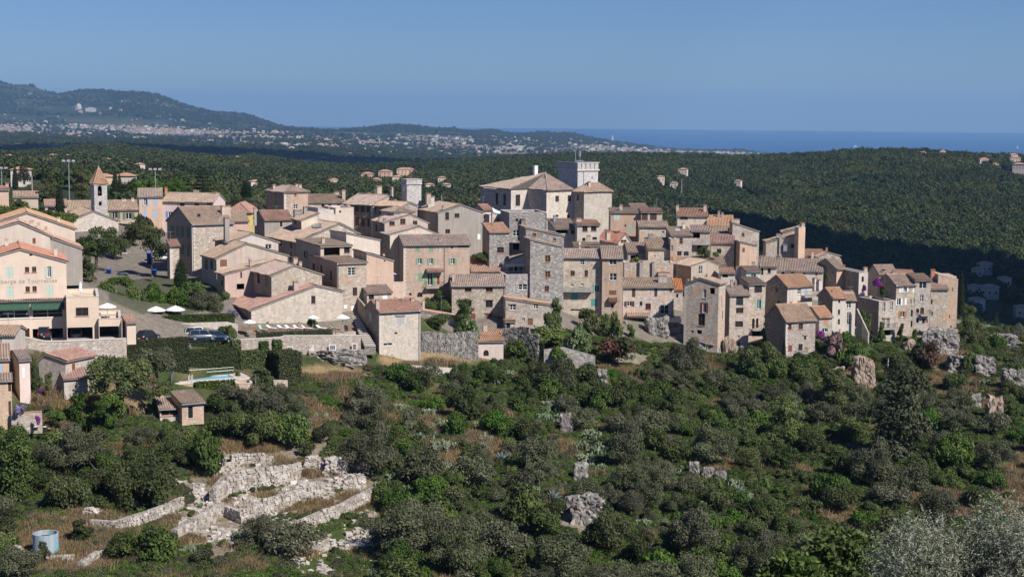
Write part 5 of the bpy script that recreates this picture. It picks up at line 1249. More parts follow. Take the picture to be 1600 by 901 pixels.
build_roof('roof', [[pts[i], pts[i + 1], ap] for i in range(5)] + [[pts[5], pts[0], ap]], [(pts[3], ap), (pts[2], ap), (pts[1], ap)], [M['t_old'], M['lintel']], castle.root, 5)
mb = MB()                                                     # tall white chimney behind the ridge
pw = Mi @ P(zx(zK, 769), zy(zK, 166), c2.y + 9)
mb.box(pw.x - .45, pw.x + .45, pw.y - .45, pw.y + .45, pw.z - 5, pw.z); mb.box(pw.x - .5, pw.x + .5, pw.y - .5, pw.y + .5, pw.z, pw.z + .12)
mb.build('chimney', M['white_paint'], castle.root)
keep = one('square white stone castle keep with slotted parapet and mast', zK, 391, 30, 1142, 1320, 208, 'none', L=970, wall='stonew', lwall='stonew', zb=-34, name='castle_tower', cat='tower', pipes=[1193], maxd=9, win=[('F', 1268, 270, 10, 18, 'd'), ('L', 1040, 300, 8, 16, 'd')])
mb = MB(); W_, D_, he_ = keep.W, keep.Dp, keep.he
mb.box(-.3, W_ + .3, -.3, D_ + .3, he_, he_ + .35)
mb.build('cornice', M['quoin'], keep.root)
mb = MB(); ph = 1.5
def merl(x0, x1, y0, y1):
 mb.box(x0, x1, y0, y1, he_ + .35, he_ + .35 + ph)
n = 5
for i in range(n):
 a0 = -.15 + (W_ + .3) * i / n; a1 = -.15 + (W_ + .3) * (i + 1) / n - .22
 merl(a0, a1, -.2, .15); merl(a0, a1, D_ - .15, D_ + .2)
for i in range(n):
 b0 = .16 + (D_ - .32) * i / n; b1 = .16 + (D_ - .32) * (i + 1) / n - .2
 merl(-.2, .15, b0, b1); merl(W_ - .15, W_ + .2, b0, b1)
mb.box(-.05, W_ + .05, -.05, .02, he_ + .35, he_ + 1.0); mb.box(-.05, .02, .02, D_, he_ + .35, he_ + 1.0); mb.box(W_ - .02, W_ + .05, .02, D_, he_ + .35, he_ + 1.0)
mb.box(-.24, W_ + .24, -.24, .19, he_ + .35 + ph + .003, he_ + .6 + ph); mb.box(-.24, .19, .19, D_ + .2, he_ + .35 + ph + .003, he_ + .6 + ph); mb.box(W_ - .19, W_ + .24, .19, D_ + .2, he_ + .35 + ph + .003, he_ + .6 + ph)
mb.quad((0, 0, he_ + .4), (W_, 0, he_ + .4), (W_, D_, he_ + .4), (0, D_, he_ + .4))
mb.build('parapet', M['stonew'], keep.root)
mb = MB(); bx_ = W_ * .35
mb.tube((bx_ - 1.6, 2, he_ + .4), (bx_ - 1.6, 2, he_ + 4.8), .09); mb.tube((bx_, 2.5, he_ + .4), (bx_, 2.5, he_ + 3.4), .05)
mb.tube((bx_, 2.5, he_ + 3.4), (bx_, 2.5, he_ + 4.9), .3, None, 10); mb.box(bx_ - 1.1, bx_ + 1.2, 2.4, 2.6, he_ + 2.2, he_ + 2.4)
for i in range(4): mb.tube((bx_ - 1 + i * .6, 2.5, he_ + .4), (bx_ - 1 + i * .6, 2.5, he_ + 2.9 - .2 * (i % 2)), .04, None, 5)
mb.build('antenna_mast', M['metal'], keep.root)
bell = one('slender white stone bell tower with pointed tiled spire', zA, 350, 29, 828, 941, 381, 'hip', L=797, r=236, spire=1, wall='stonew', lwall='stonew', tile='t_orange', b=670, name='bell_tower', cat='bell tower', oe=.22, maxd=4,
 win=[('F', 878, 440, 36, 90, 'archv'), ('F', 883, 552, 24, 36, 'void')])
s, q = bell.hit('F', zx(zA, 878), zy(zA, 462))
mb = MB(); mb.lathe([(0.02, .55), (.12, .5), (.18, .25), (.22, .1), (.33, 0), (.30, -.03)], 12, (s, .55, q)); mb.build('bell', M['iron'], bell.root, True)
mb = MB(); mb.box(-.12, bell.W + .12, -.12, bell.Dp + .12, bell.he - .25, bell.he - .02); mb.build('cornice', M['quoin'], bell.root)
ra = bell.W / 2; zt = zat(0, zy(zA, 236), *(bell.Mw @ Vector((bell.W / 2, bell.Dp / 2, 0))).to_2d()) - bell.zb
mb = MB(); mb.tube((ra, bell.Dp / 2, zt - .3), (ra, bell.Dp / 2, zt + 2.4), .03, .015, 6); mb.lathe([(.02, .2), (.14, .1), (.14, -.05), (.02, -.15)], 8, (ra, bell.Dp / 2, zt + .25)); mb.build('finial', M['metal'], bell.root)
clock = one('square white stone clock tower with flat cornice', zG, 326, 24, 1328, 1455, 160, 'none', L=1280, wall='stonew', lwall='stonew', zb=-34, name='clock_tower', cat='clock tower', maxd=5)
mb = MB(); W_, D_, he_ = clock.W, clock.Dp, clock.he
mb.box(-.18, W_ + .18, -.18, D_ + .18, he_, he_ + .16); mb.box(-.08, W_ + .08, -.08, D_ + .08, he_ + .16, he_ + .98); mb.box(-.16, W_ + .16, -.16, D_ + .16, he_ + .98, he_ + 1.12)
mb.build('cornice', M['stonew'], clock.root)
mb = MB(); s, q = clock.hit('L', zx(zG, 1303), zy(zG, 195)); mb.tube((-.005, s, q), (-.07, s, q), .5, None, 20); dial = mb.build('clock_face', M['white_paint'], clock.root)
mb = MB(); mb.box(-.1, -.072, s - .02, s + .02, q, q + .36); mb.box(-.1, -.072, s - .24, s, q - .02, q + .02); mb.build('hands', M['iron'], dial)
mb = MB(); cx, cy = W_ * .45, D_ * .5
for dx, dy in ((-.35, -.35), (.35, -.35), (.35, .35), (-.35, .35)):
 mb.tube((cx + dx, cy + dy, he_ + 1.1), (cx + dx * .6, cy + dy * .6, he_ + 1.9), .035, None, 5); mb.tube((cx + dx * .6, cy + dy * .6, he_ + 1.9), (cx, cy, he_ + 2.9), .03, None, 5)
mb.lathe([(.02, .4), (.12, .35), (.2, .1), (.26, 0)], 10, (cx, cy, he_ + 1.3)); mb.tube((cx, cy, he_ + 2.9), (cx, cy, he_ + 4.2), .025, .012, 5)
mb.build('bell_cage', M['rust'], clock.root)
hotel = one('peach rendered hotel with shutters, green awnings and open garages', zB, 228, 0, -215, 582, 218, 'gy', ax=180, r=108, e2=218, dep=13, wall='peach', tile='t_bright', b=900, name='hotel', cat='hotel', oe=.3,
 win=[('F', 83, 316, 62, 100, 's:palegreen'), ('F', 238, 289, 36, 50, 'b:wood'), ('F', 300, 287, 36, 50, 'b:wood'), ('F', 432, 308, 32, 98, 'o:palegreen'),
         ('F', 88, 486, 62, 102, 's:palegreen'), ('F', 243, 461, 36, 50, 'b:wood'), ('F', 304, 458, 36, 50, 'b:wood'), ('F', 438, 476, 58, 100, 's:palegreen'), ('F', 271, 160, 30, 16, 'arch'),
         ('F', 125, 680, 262, 84, 'w'), ('F', 420, 672, 268, 82, 'w'), ('F', 130, 850, 258, 92, 'garage'), ('F', 422, 850, 266, 98, 'garage')],
 ch=[(490, 88, 34, 70, .35, 'cream'), (62, 18, 34, 60, .8, 'cream')])
wing = one('', zB, 228.4, 0, 582, 868, 533, 'flat', dep=11, wall='peach', zb=hotel.zb, host=hotel, win=[('F', 722, 658, 110, 76, 'b:darkwood'), ('F', 703, 848, 224, 112, 'garage')])
wing2 = one('', zB, 228.6, 0, 868, 1064, 724, 'flat', dep=10, wall='peach', zb=hotel.zb, host=hotel, win=[('F', 958, 838, 172, 108, 'garage')])
one('little peach utility shed with tiled lid beside the hotel garages', zB, 227.5, 26, 1116, 1194, 752, 'sf', L=1074, r=722, wall='peach', tile='t_orange', b=900, maxd=3, win=[('L', 1095, 815, 20, 130, 's:iron')])
for (x, y, w, hh) in ((128, 616, 266, 60), (420, 612, 290, 60), (706, 598, 240, 44)):
 canopy(x, y, w, hh, 1.0, 'awning', .75)(hotel)
canopy(184, 572, 800, 20, .5, 't_old', .15)(hotel)
s0, q0 = hotel.hit('F', zx(zB, 118), zy(zB, 896)); s1, q1 = hotel.hit('F', zx(zB, 258), zy(zB, 806))
mb = MB(); w_ = s1 - s0; h_ = q1 - q0
for i in range(-8, 12):
 for sg in (1, -1):
  a_ = s0 + i * .35; pts_ = []
  x0, x1 = (a_, a_ + h_) if sg == 1 else (a_ + h_, a_)
  lo_, hi_ = 0.0, 1.0
  A, B = Vector((x0, -.12 * 0 + .12, q0)), Vector((x1, .12, q1))
  ts = sorted([(s0 - x0) / (x1 - x0), (s1 - x0) / (x1 - x0)]); t0, t1 = max(0, ts[0]), min(1, ts[1])
  if t1 - t0 > .05: mb.tube(A.lerp(B, t0), A.lerp(B, t1), .025, None, 4)
mb.build('lattice', M['wood'], hotel.root)
cu_ = bpy.data.curves.new('lettering', 'FONT'); cu_.body = 'Auberge de Tourrettes'; cu_.size = 0.86; cu_.extrude = 0.012; cu_.offset = 0.014; cu_.space_character = 1.12; cu_.align_x = 'RIGHT'
to = bpy.data.objects.new('lettering_source', cu_)
me = bpy.data.meshes.new_from_object(to)
bpy.data.objects.remove(to)
s, q = hotel.hit('F', zx(zB, 503), zy(zB, 398))
sl_, ql_ = hotel.hit('F', zx(zB, 2), zy(zB, 412))
me.materials.clear(); me.materials.append(M['lettering'])
wd = max(v.co.x for v in me.vertices) - min(v.co.x for v in me.vertices)
lt = link('lettering', me, hotel.root)
vis = (s - sl_) / wd * (21.0 / 18.7)
tilt = math.atan2(q - ql_, s - sl_)
lt.matrix_local = Matrix.Translation((s, -.02, q)) @ Matrix.Rotation(-tilt * 0, 4, 'Y') @ Matrix.Rotation(R(90), 4, 'X') @ Matrix.Diagonal((vis, vis, 1, 1))
def lump(mb, c, sx, sy, sz, rng, mat=0):
 vs = []
 for x in (-1, 1):
  for y in (-1, 1):
   for z in (-1, 1):
    k = rng.uniform(.72, 1.0)
    vs.append(Vector((c[0] + x * sx * k, c[1] + y * sy * k, c[2] + z * sz * rng.uniform(.75, 1.0))))
 mb.add(vs, [(0, 1, 3, 2), (4, 6, 7, 5), (0, 4, 5, 1), (2, 3, 7, 6), (0, 2, 6, 4), (1, 5, 7, 3)], mat)
def wall_line(label, pts, th=.5, mat='dry', name='stone_wall', cat='wall', cap=None, lumps=0.0, lm='rubble', group=None):
 P3 = []
 for (px, yt, yb, D) in pts:
  if D is None:
   g = ground_at(px, yb); D = g.y
  b_ = P(px, yb, D); t_ = zat(px, yt, b_.x, b_.y)
  P3.append((b_.x, b_.y, b_.z - 1.2, t_))
 o = Vector((P3[0][0], P3[0][1], P3[0][2]))
 root = empty(name, o, 0, label, cat, group)
 S = []
 for (a, b) in zip(P3[:-1], P3[1:]):
  n_ = max(1, int(math.hypot(b[0] - a[0], b[1] - a[1]) / 1.5))
  for i in range(n_): S.append(tuple(a[j] + (b[j] - a[j]) * i / n_ for j in range(4)))
 S.append(P3[-1])
 rng = random.Random(len(label) * 7 + int(P3[0][0]))
 mb = MB(); ring = []
 for i, p in enumerate(S):
  a = S[max(0, i - 1)]; b = S[min(len(S) - 1, i + 1)]
  d = Vector((b[0] - a[0], b[1] - a[1], 0)).normalized(); n_ = Vector((d.y, -d.x, 0))
  if n_.y > 0: n_ = -n_
  jz = rng.uniform(-.08, .08) if lumps else 0
  f = Vector((p[0], p[1], 0)) - o; f.z = 0
  zt, zb_ = p[3] - o.z + jz, p[2] - o.z
  ring.append([f + Vector((0, 0, zb_)), f + n_ * -.06 + Vector((0, 0, zt)), f - n_ * th + Vector((0, 0, zt)), f - n_ * th + Vector((0, 0, zb_))])
  p_n = n_
 for i in range(len(ring) - 1):
  A, B = ring[i], ring[i + 1]
  mb.quad(A[0], B[0], B[1], A[1]); mb.quad(A[1], B[1], B[2], A[2]); mb.quad(A[2], B[2], B[3], A[3])
 mb.quad(*ring[0]); mb.quad(*ring[-1])
 mb.build('core' if lumps else 'masonry', M[mat], root)
 if cap:
  cb = MB()
  for i in range(len(ring) - 1):
   A, B = ring[i], ring[i + 1]
   up = Vector((0, 0, .1)); e = (A[1] - A[2]).normalized() * .06
   vs = [A[1] + e, B[1] + e, B[2] - e, A[2] - e]
   cb.add([v + Vector((0, 0, .002)) for v in vs] + [v + up for v in vs], [(4, 5, 6, 7), (0, 1, 5, 4), (2, 3, 7, 6), (1, 2, 6, 5), (3, 0, 4, 7)])
  cb.build('coping', M[cap], root)
 if lumps:
  sb = MB()
  for i in range(len(ring) - 1):
   A, B = ring[i], ring[i + 1]
   ln = (B[0] - A[0]).length; hh = max(.3, A[1].z - A[0].z)
   z_ = A[0].z + 0.9
   while z_ < A[1].z + .05:
    rh = rng.uniform(.2, .42) * lumps
    x_ = 0
    while x_ < ln:
     w_ = rng.uniform(.3, .75) * lumps
     f = min(1, (x_ + w_ / 2) / max(ln, .01)); k = (z_ - A[0].z) / hh
     c = A[0].lerp(B[0], f).lerp(A[1].lerp(B[1], f), min(k, 1)); c.z = z_ + rh / 2
     dirn = (B[0] - A[0]); dirn.z = 0; dirn.normalize(); nn = Vector((dirn.y, -dirn.x, 0)); nn = nn if nn.y < 0 else -nn
     c = c + nn * rng.uniform(-.02, .14)
     st = MB(); lump(st, (0, 0, 0), w_ * .5, rng.uniform(.18, .3), rh * .52, rng)
     rot = Matrix.Rotation(math.atan2(dirn.y, dirn.x) + rng.uniform(-.2, .2), 3, 'Z')
     sb.add([rot @ Vector(v) + c for v in st.v], st.f)
     x_ += w_
    z_ += rh
  tag(sb.build('stones', M[lm], root), kind='stuff')
 return root
def leaf_mesh(name, C, Nn, size, var, mat, rng, asp=0.55, extra=None):
 n = len(C)
 r = rng.normal(size=(n, 3)); a = np.cross(Nn, r); a /= np.linalg.norm(a, axis=1, keepdims=True) + 1e-9
 b = np.cross(Nn, a); b /= np.linalg.norm(b, axis=1, keepdims=True) + 1e-9
 s = size[:, None]
 P0 = C - a * s * .5; P1 = C + b * s * asp * .5; P2 = C + a * s * .5; P3 = C - b * s * asp * .5
 v = np.stack([P0, P1, P2, P3], 1).reshape(-1, 3).astype(np.float32)
 me = bpy.data.meshes.new(name)
 me.vertices.add(len(v)); me.vertices.foreach_set('co', v.ravel())
 me.loops.add(4 * n); me.loops.foreach_set('vertex_index', np.arange(4 * n, dtype=np.int32))
 me.polygons.add(n); me.polygons.foreach_set('loop_start', np.arange(0, 4 * n, 4, dtype=np.int32))
 me.update(calc_edges=True)
 at = me.attributes.new('leafvar', 'FLOAT', 'POINT')
 at.data.foreach_set('value', np.repeat(np.clip(var, 0, 1), 4).astype(np.float32))
 me.materials.append(mat)
 return me
def unit(v): return v / (np.linalg.norm(v, axis=1, keepdims=True) + 1e-9)
def crown(name, mat, seed, n, lobes, leaf, shell=(.55, 1.03), asp=.55, flat=0.0):
 rng = np.random.default_rng(seed)
 L_ = np.array(lobes, float)                                # x y z r [flatten]
 w = L_[:, 3] ** 2; w /= w.sum()
 k = rng.choice(len(L_), n, p=w)
 d = unit(rng.normal(size=(n, 3))); d[:, 2] = np.where(d[:, 2] < -.3, -d[:, 2] * .6, d[:, 2]); d = unit(d)
 rad = L_[k, 3] * rng.uniform(shell[0], shell[1], n) ** .7
 fl = L_[k, 4] if L_.shape[1] > 4 else np.ones(n)
 off = d * rad[:, None]; off[:, 2] *= fl
 C = L_[k, :3] + off + rng.normal(size=(n, 3)) * leaf * .35
 Nn = unit(d * .85 + rng.normal(size=(n, 3)) * .42 + np.array([0, 0, flat]))
 lobvar = rng.normal(size=len(L_)) * .15
 var = .45 + lobvar[k] + rng.normal(size=n) * .13
 return leaf_mesh(name, C, Nn, leaf * rng.uniform(.6, 1.35, n), var, mat, rng, asp)
def dome(rng, n, R_, h, z0, r=(.28, .48), tight=.8):
 out = []
 for i in range(n):
  t = rng.uniform(0, 2 * math.pi); q = math.sqrt(rng.uniform(0, 1)) * tight
  zz = z0 + (h - z0) * (rng.uniform(.15, .8) * (1 - q * q * .55))
  out.append((R_ * q * math.cos(t), R_ * q * math.sin(t), zz, R_ * rng.uniform(*r)))
 return out
M['l_olive'] = leaf('olive_leaves', [(0.060, 0.065, 0.034), (0.090, 0.096, 0.053), (0.120, 0.126, 0.073), (0.165, 0.170, 0.108)], .16, vv=.3, hv=.02)
M['l_dark'] = leaf('evergreen_leaves', [(0.036, 0.050, 0.017), (0.060, 0.080, 0.025), (0.090, 0.114, 0.034), (0.13, 0.150, 0.052)], .15, vv=.38, hv=.025)
M['l_green'] = leaf('bright_green_leaves', [(0.036, 0.062, 0.015), (0.064, 0.102, 0.023), (0.098, 0.145, 0.033), (0.145, 0.188, 0.055)], .18, vv=.3, hv=.025)
M['l_yellow'] = leaf('yellow_green_leaves', [(0.05, 0.08, 0.02), (0.085, 0.125, 0.028), (0.13, 0.17, 0.04), (0.18, 0.21, 0.06)], .2, vv=.2)
M['l_pine'] = leaf('pine_needles', [(0.036, 0.049, 0.020), (0.050, 0.066, 0.025), (0.064, 0.082, 0.031), (0.082, 0.098, 0.040)], .25, vv=.22, hv=.02, patch=90)
M['l_cyp'] = leaf('cypress_needles', [(0.010, 0.020, 0.008), (0.019, 0.034, 0.012), (0.032, 0.050, 0.018)], .05)
M['l_dry'] = leaf('dry_grass_blades', [(0.16, 0.11, 0.06), (0.25, 0.18, 0.10), (0.35, 0.27, 0.16)], .15, vv=.2)
M['l_twig'] = leaf('bare_twigs', [(0.12, 0.095, 0.08), (0.20, 0.165, 0.14), (0.27, 0.23, 0.20)], .05)
M['l_purple'] = leaf('bougainvillea_bracts', [(0.16, 0.02, 0.17), (0.28, 0.04, 0.30), (0.38, 0.08, 0.40)], .2)
M['l_pink'] = leaf('oleander_flowers_and_leaves', [(0.05, 0.08, 0.03), (0.07, 0.11, 0.04), (0.42, 0.20, 0.22), (0.50, 0.30, 0.30)], .15)
M['l_whitefl'] = leaf('white_flowering_leaves', [(0.05, 0.085, 0.025), (0.085, 0.13, 0.04), (0.14, 0.19, 0.07), (0.55, 0.56, 0.48)], .15)
M['l_red'] = leaf('reddish_leaves', [(0.035, 0.05, 0.02), (0.06, 0.065, 0.03), (0.12, 0.06, 0.045), (0.17, 0.075, 0.06)], .12)
M['l_lilac'] = leaf('lilac_flowers', [(0.06, 0.09, 0.04), (0.25, 0.22, 0.36), (0.36, 0.33, 0.52)], .15)
M['l_fig'] = leaf('fig_leaves', [(0.045, 0.075, 0.018), (0.075, 0.12, 0.028), (0.11, 0.16, 0.04), (0.15, 0.19, 0.06)], .25, vv=.05)
M['l_oliven'] = leaf('near_olive_leaves', [(0.08, 0.09, 0.05), (0.17, 0.185, 0.12), (0.32, 0.33, 0.25), (0.46, 0.47, 0.39)], .12, vv=.05)
M['cactus'] = leaf('prickly_pear_pads', [(0.10, 0.145, 0.085), (0.16, 0.21, 0.125), (0.23, 0.28, 0.17), (0.33, 0.36, 0.20)], .0, vv=.15)
M['agave'] = flat('agave_leaf', (0.24, 0.30, 0.27), .6, var=.2)
M['bark'] = flat('grey_brown_bark', (0.13, 0.105, 0.085), .9, var=.3)
rr = random.Random(5)
PROTO = {}
def proto(kind, mesh, Rn, Hn): PROTO.setdefault(kind, []).append((mesh, Rn, Hn))
for s in range(4):
 lf = (.22, .28, .34, .26)[s]; q_ = (.33 / lf) ** 1.6
 proto('olive', crown('olive_crown', M['l_olive'], 10 + s, int(3600 * q_), dome(rr, 12 + 4 * s, 2.6, 4.6, 1.0, (.24, .5)), lf), 2.6, 4.6)
 proto('dark', crown('evergreen_crown', M['l_dark'], 20 + s, int(3200 * q_), dome(rr, 11 + 4 * s, 2.6, 4.2, .4, (.24, .52)), lf * 1.1, asp=.7), 2.6, 4.2)
 proto('green', crown('leafy_crown', M['l_green'], 30 + s, int(3000 * q_), dome(rr, 10 + 4 * s, 2.4, 3.4, .2, (.24, .52)), lf * 1.2, asp=.75), 2.4, 3.4)
for s in range(3):
 proto('pine', crown('pine_crown', M['l_pine'], 40 + s, 3400, [(rr.uniform(-1.9, 1.9), rr.uniform(-1.9, 1.9), rr.uniform(2.2, 5.2), rr.uniform(.8, 1.4), .75) for _ in range(15)], .36, asp=.5), 2.7, 6.2)
 proto('creeper', crown('creeper_leaves', M['l_green'], 50 + s, 2600, [(rr.uniform(-2.4, 2.4), rr.uniform(-2.4, 2.4), rr.uniform(.2, 1.2), rr.uniform(.6, 1.1), .6) for _ in range(22)], .34, asp=.8), 3.2, 2.0)
 proto('olivebush', crown('grey_bush_crown', M['l_olive'], 60 + s, 2200, dome(rr, 11, 1.7, 2.4, .1, (.3, .5)), .26), 1.7, 2.4)
 proto('bush', crown('evergreen_bush_crown', M['l_dark'], 70 + s, 1900, dome(rr, 10, 1.6, 2.1, .05, (.32, .5)), .30, asp=.7), 1.6, 2.1)
 proto('greenbush', crown('leafy_bush_crown', M['l_green'], 80 + s, 1900, dome(rr, 10, 1.6, 2.0, .05, (.32, .5)), .32, asp=.75), 1.6, 2.0)
for kind, mt in (('yellow', 'l_yellow'), ('pink', 'l_pink'), ('whitefl', 'l_whitefl'), ('purple', 'l_purple'), ('lilac', 'l_lilac'), ('red', 'l_red')):
 proto(kind, crown(kind + '_crown', M[mt], 90 + len(kind), 2200, dome(rr, 11, 1.8, 2.4, .1, (.32, .5)), .30, asp=.75), 1.8, 2.4)
proto('twig', crown('twiggy_crown', M['l_twig'], 97, 2600, dome(rr, 9, 1.8, 2.6, .1, (.3, .5)), .42, asp=.07, shell=(.1, 1)), 1.8, 2.6)
for s in range(2):
 proto('cypress', crown('cypress_crown', M['l_cyp'], 100 + s, 5200, [(0, 0, .5 + i * .55, .82 * (1 - (i / 18) ** 1.9) ** .75 * (.7 if i == 0 else 1) + .08, 1.5) for i in range(18)], .26, shell=(.75, 1.05)), .95, 10.6)
proto('cedar', crown('cedar_crown', M['l_cyp'], 110, 4200, [(q * math.cos(t), q * math.sin(t), z, r_, .3) for z in (2.4, 3.8, 5.2, 6.6, 8.0, 9.2) for t, q, r_ in [(rr.uniform(0, 6.3), rr.uniform(.4, max(.5, 4.6 - z * .42)), rr.uniform(.9, 1.5)) for _ in range(7)]], .42, asp=.4), 4.6, 10.2)
proto('conifer', crown('conifer_crown', M['l_cyp'], 111, 3200, [(rr.uniform(-.2, .2), rr.uniform(-.2, .2), .8 + i * .8, 2.1 * (1 - i / 12.5) + .2, .8) for i in range(12)], .36, shell=(.7, 1.1)), 2.2, 10.2)
for s in range(3):
 def tall(n_, R_, h_): return [(rr.gauss(0, R_ * .3), rr.gauss(0, R_ * .3), .6 + (h_ - 1.4) * i / (n_ - 1), R_ * rr.uniform(.42, .62) * (1 - .35 * abs(i / (n_ - 1) - .4))) for i in range(n_)]
 proto('talldark', crown('tall_evergreen_crown', M['l_dark'], 140 + s, 3200, tall(16, 1.6, 5.6), .34, asp=.7), 1.6, 5.6)
 proto('tallolive', crown('tall_olive_crown', M['l_olive'], 160 + s, 4200, tall(18, 1.6, 5.6), .26), 1.6, 5.6)
 proto('tallgreen', crown('tall_leafy_crown', M['l_green'], 150 + s, 3000, tall(16, 1.6, 5.6), .36, asp=.75), 1.6, 5.6)
proto('bigdark', crown('large_evergreen_crown', M['l_dark'], 170, 11000, dome(rr, 30, 4.6, 6.6, .2, (.2, .36), .85), .36, asp=.7), 4.6, 6.6)
proto('bigolive', crown('large_olive_crown', M['l_olive'], 171, 12000, dome(rr, 34, 4.6, 6.8, .9, (.17, .32), .85), .28), 4.6, 6.8)
proto('biggreen', crown('large_leafy_crown', M['l_green'], 172, 10000, dome(rr, 28, 4.6, 6.4, .2, (.2, .36), .85), .38, asp=.75), 4.6, 6.4)
for kd_, mt_ in (('dark', 'l_dark'), ('olive', 'l_olive'), ('green', 'l_green')): proto('bigtall' + kd_, crown('high_' + kd_ + '_crown', M[mt_], 180, 10000, tall(34, 2.9, 9.6), .34, asp=.65), 2.9, 9.6)
for s in range(4):
 proto('far', crown('wood_crown', M['l_pine'], 120 + s, 520, dome(rr, 9, 3.4, 6.0, 1.0, (.34, .55)), 1.1, shell=(.8, 1.02), asp=.85, flat=.35), 3.4, 6.0)
def trunk_mesh(name, hh, r, limbs, seed, spread=1.3):
 g = random.Random(seed); mb = MB()
 pts = [Vector((0, 0, -.8)), Vector((g.uniform(-.1, .1), g.uniform(-.1, .1), hh * .5)), Vector((g.uniform(-.25, .25), g.uniform(-.25, .25), hh))]
 for a, b, ra, rb in ((pts[0], pts[1], r * 1.25, r * .95), (pts[1], pts[2], r * .95, r * .7)): mb.tube(a, b, ra, rb, 7)
 for i in range(limbs):
  t = 2 * math.pi * i / limbs + g.uniform(-.4, .4)
  e = pts[2] + Vector((math.cos(t) * spread, math.sin(t) * spread, g.uniform(.8, 1.7)))
  m_ = pts[2].lerp(e, .5) + Vector((0, 0, -.15))
  mb.tube(pts[2] - Vector((0, 0, .1)), m_, r * .55, r * .38, 6); mb.tube(m_, e, r * .38, r * .12, 6)
 return mb.mesh(name, [M['bark']])
TRUNK = {'olive': trunk_mesh('olive_trunk', 1.5, .22, 5, 1), 'dark': trunk_mesh('tree_trunk', 1.5, .18, 4, 2), 'green': trunk_mesh('leafy_trunk', 1.1, .15, 4, 3), 'pine': trunk_mesh('pine_trunk', 3.2, .22, 5, 4, 1.5),
         'cypress': trunk_mesh('cypress_trunk', 2.0, .16, 3, 5, .2), 'cedar': trunk_mesh('cedar_trunk', 5.5, .35, 6, 6, 2.2), 'conifer': trunk_mesh('conifer_trunk', 4.0, .25, 4, 7, .7)}
KINDNAME = {'olive': ('olive_tree', 'olive tree'), 'dark': ('evergreen_tree', 'tree'), 'green': ('leafy_tree', 'tree'), 'pine': ('pine_tree', 'pine tree'), 'cypress': ('cypress_tree', 'cypress'), 'cedar': ('cedar_tree', 'cedar'), 'conifer': ('conifer_tree', 'conifer'),
   'creeper': ('creeper_patch', 'creeper'), 'olivebush': ('grey_shrub', 'shrub'), 'bush': ('evergreen_shrub', 'shrub'), 'greenbush': ('leafy_shrub', 'shrub'), 'yellow': ('vine_bush', 'bush'), 'pink': ('oleander_bush', 'bush'), 'whitefl': ('flowering_bush', 'bush'),
   'purple': ('bougainvillea', 'bougainvillea'), 'lilac': ('lilac_bush', 'bush'), 'red': ('reddish_shrub', 'shrub'), 'twig': ('bare_shrub', 'shrub')}
VEG = []
def plant(kind, loc, w, hgt, label, group=None, rng=rr, depthw=None):
 pk = kind
 if hgt > 1.15 * w and kind in ('green', 'greenbush'): pk = 'tallgreen'
 if hgt > 1.15 * w and kind in ('dark', 'bush'): pk = 'talldark'
 if w > 6.6 and kind in ('dark', 'olive', 'green') and hgt <= 1.15 * w: pk = 'big' + kind
 if hgt > 1.15 * w and kind == 'olive': pk = 'tallolive'
 if pk.startswith('tall') and w > 3.6: pk = 'bigtall' + {'bush': 'dark', 'greenbush': 'green'}.get(kind, kind)
 me, Rn, Hn = rng.choice(PROTO[pk])
 name, cat = KINDNAME[kind]
 sx = w / (2.12 * Rn); sz = hgt / (Hn * 1.0); sy = (depthw / (2.12 * Rn)) if depthw else sx * rng.uniform(.85, 1.1)
 if kind in TRUNK:
  root = empty(name, loc, rng.uniform(0, 6.28), label, cat, group)
  c = link('crown', me, root); c.scale = (sx, sy, sz)
  t = link('trunk', TRUNK[kind], root); t.scale = (sx, sy, sz)
 else:
  root = link(name, me, None, loc); root.rotation_euler = (0, 0, rng.uniform(0, 6.28)); root.scale = (sx, sy, sz)
  tag(root, label, cat, group)
 VEG.append((root, Vector(loc), w))
 return root
def at_photo(kind, cx, yt, yb, w, D, label, group=None, stand=False):
 if D is None:
  g = ground_at(cx, yb); D = g.y
 b = P(cx, yb, D)
 z0 = T(b.x, b.y)
 zt = zat(cx, yt, b.x, b.y)
 if kind in TRUNK and b.z - 2.5 < z0 < b.z + 1.0: pass
 elif not b.z - .6 < z0 < b.z + .6: z0 = b.z
 return plant(kind, (b.x, b.y, z0 - .1), w * D / F, max(zt - z0, .4), label, group)
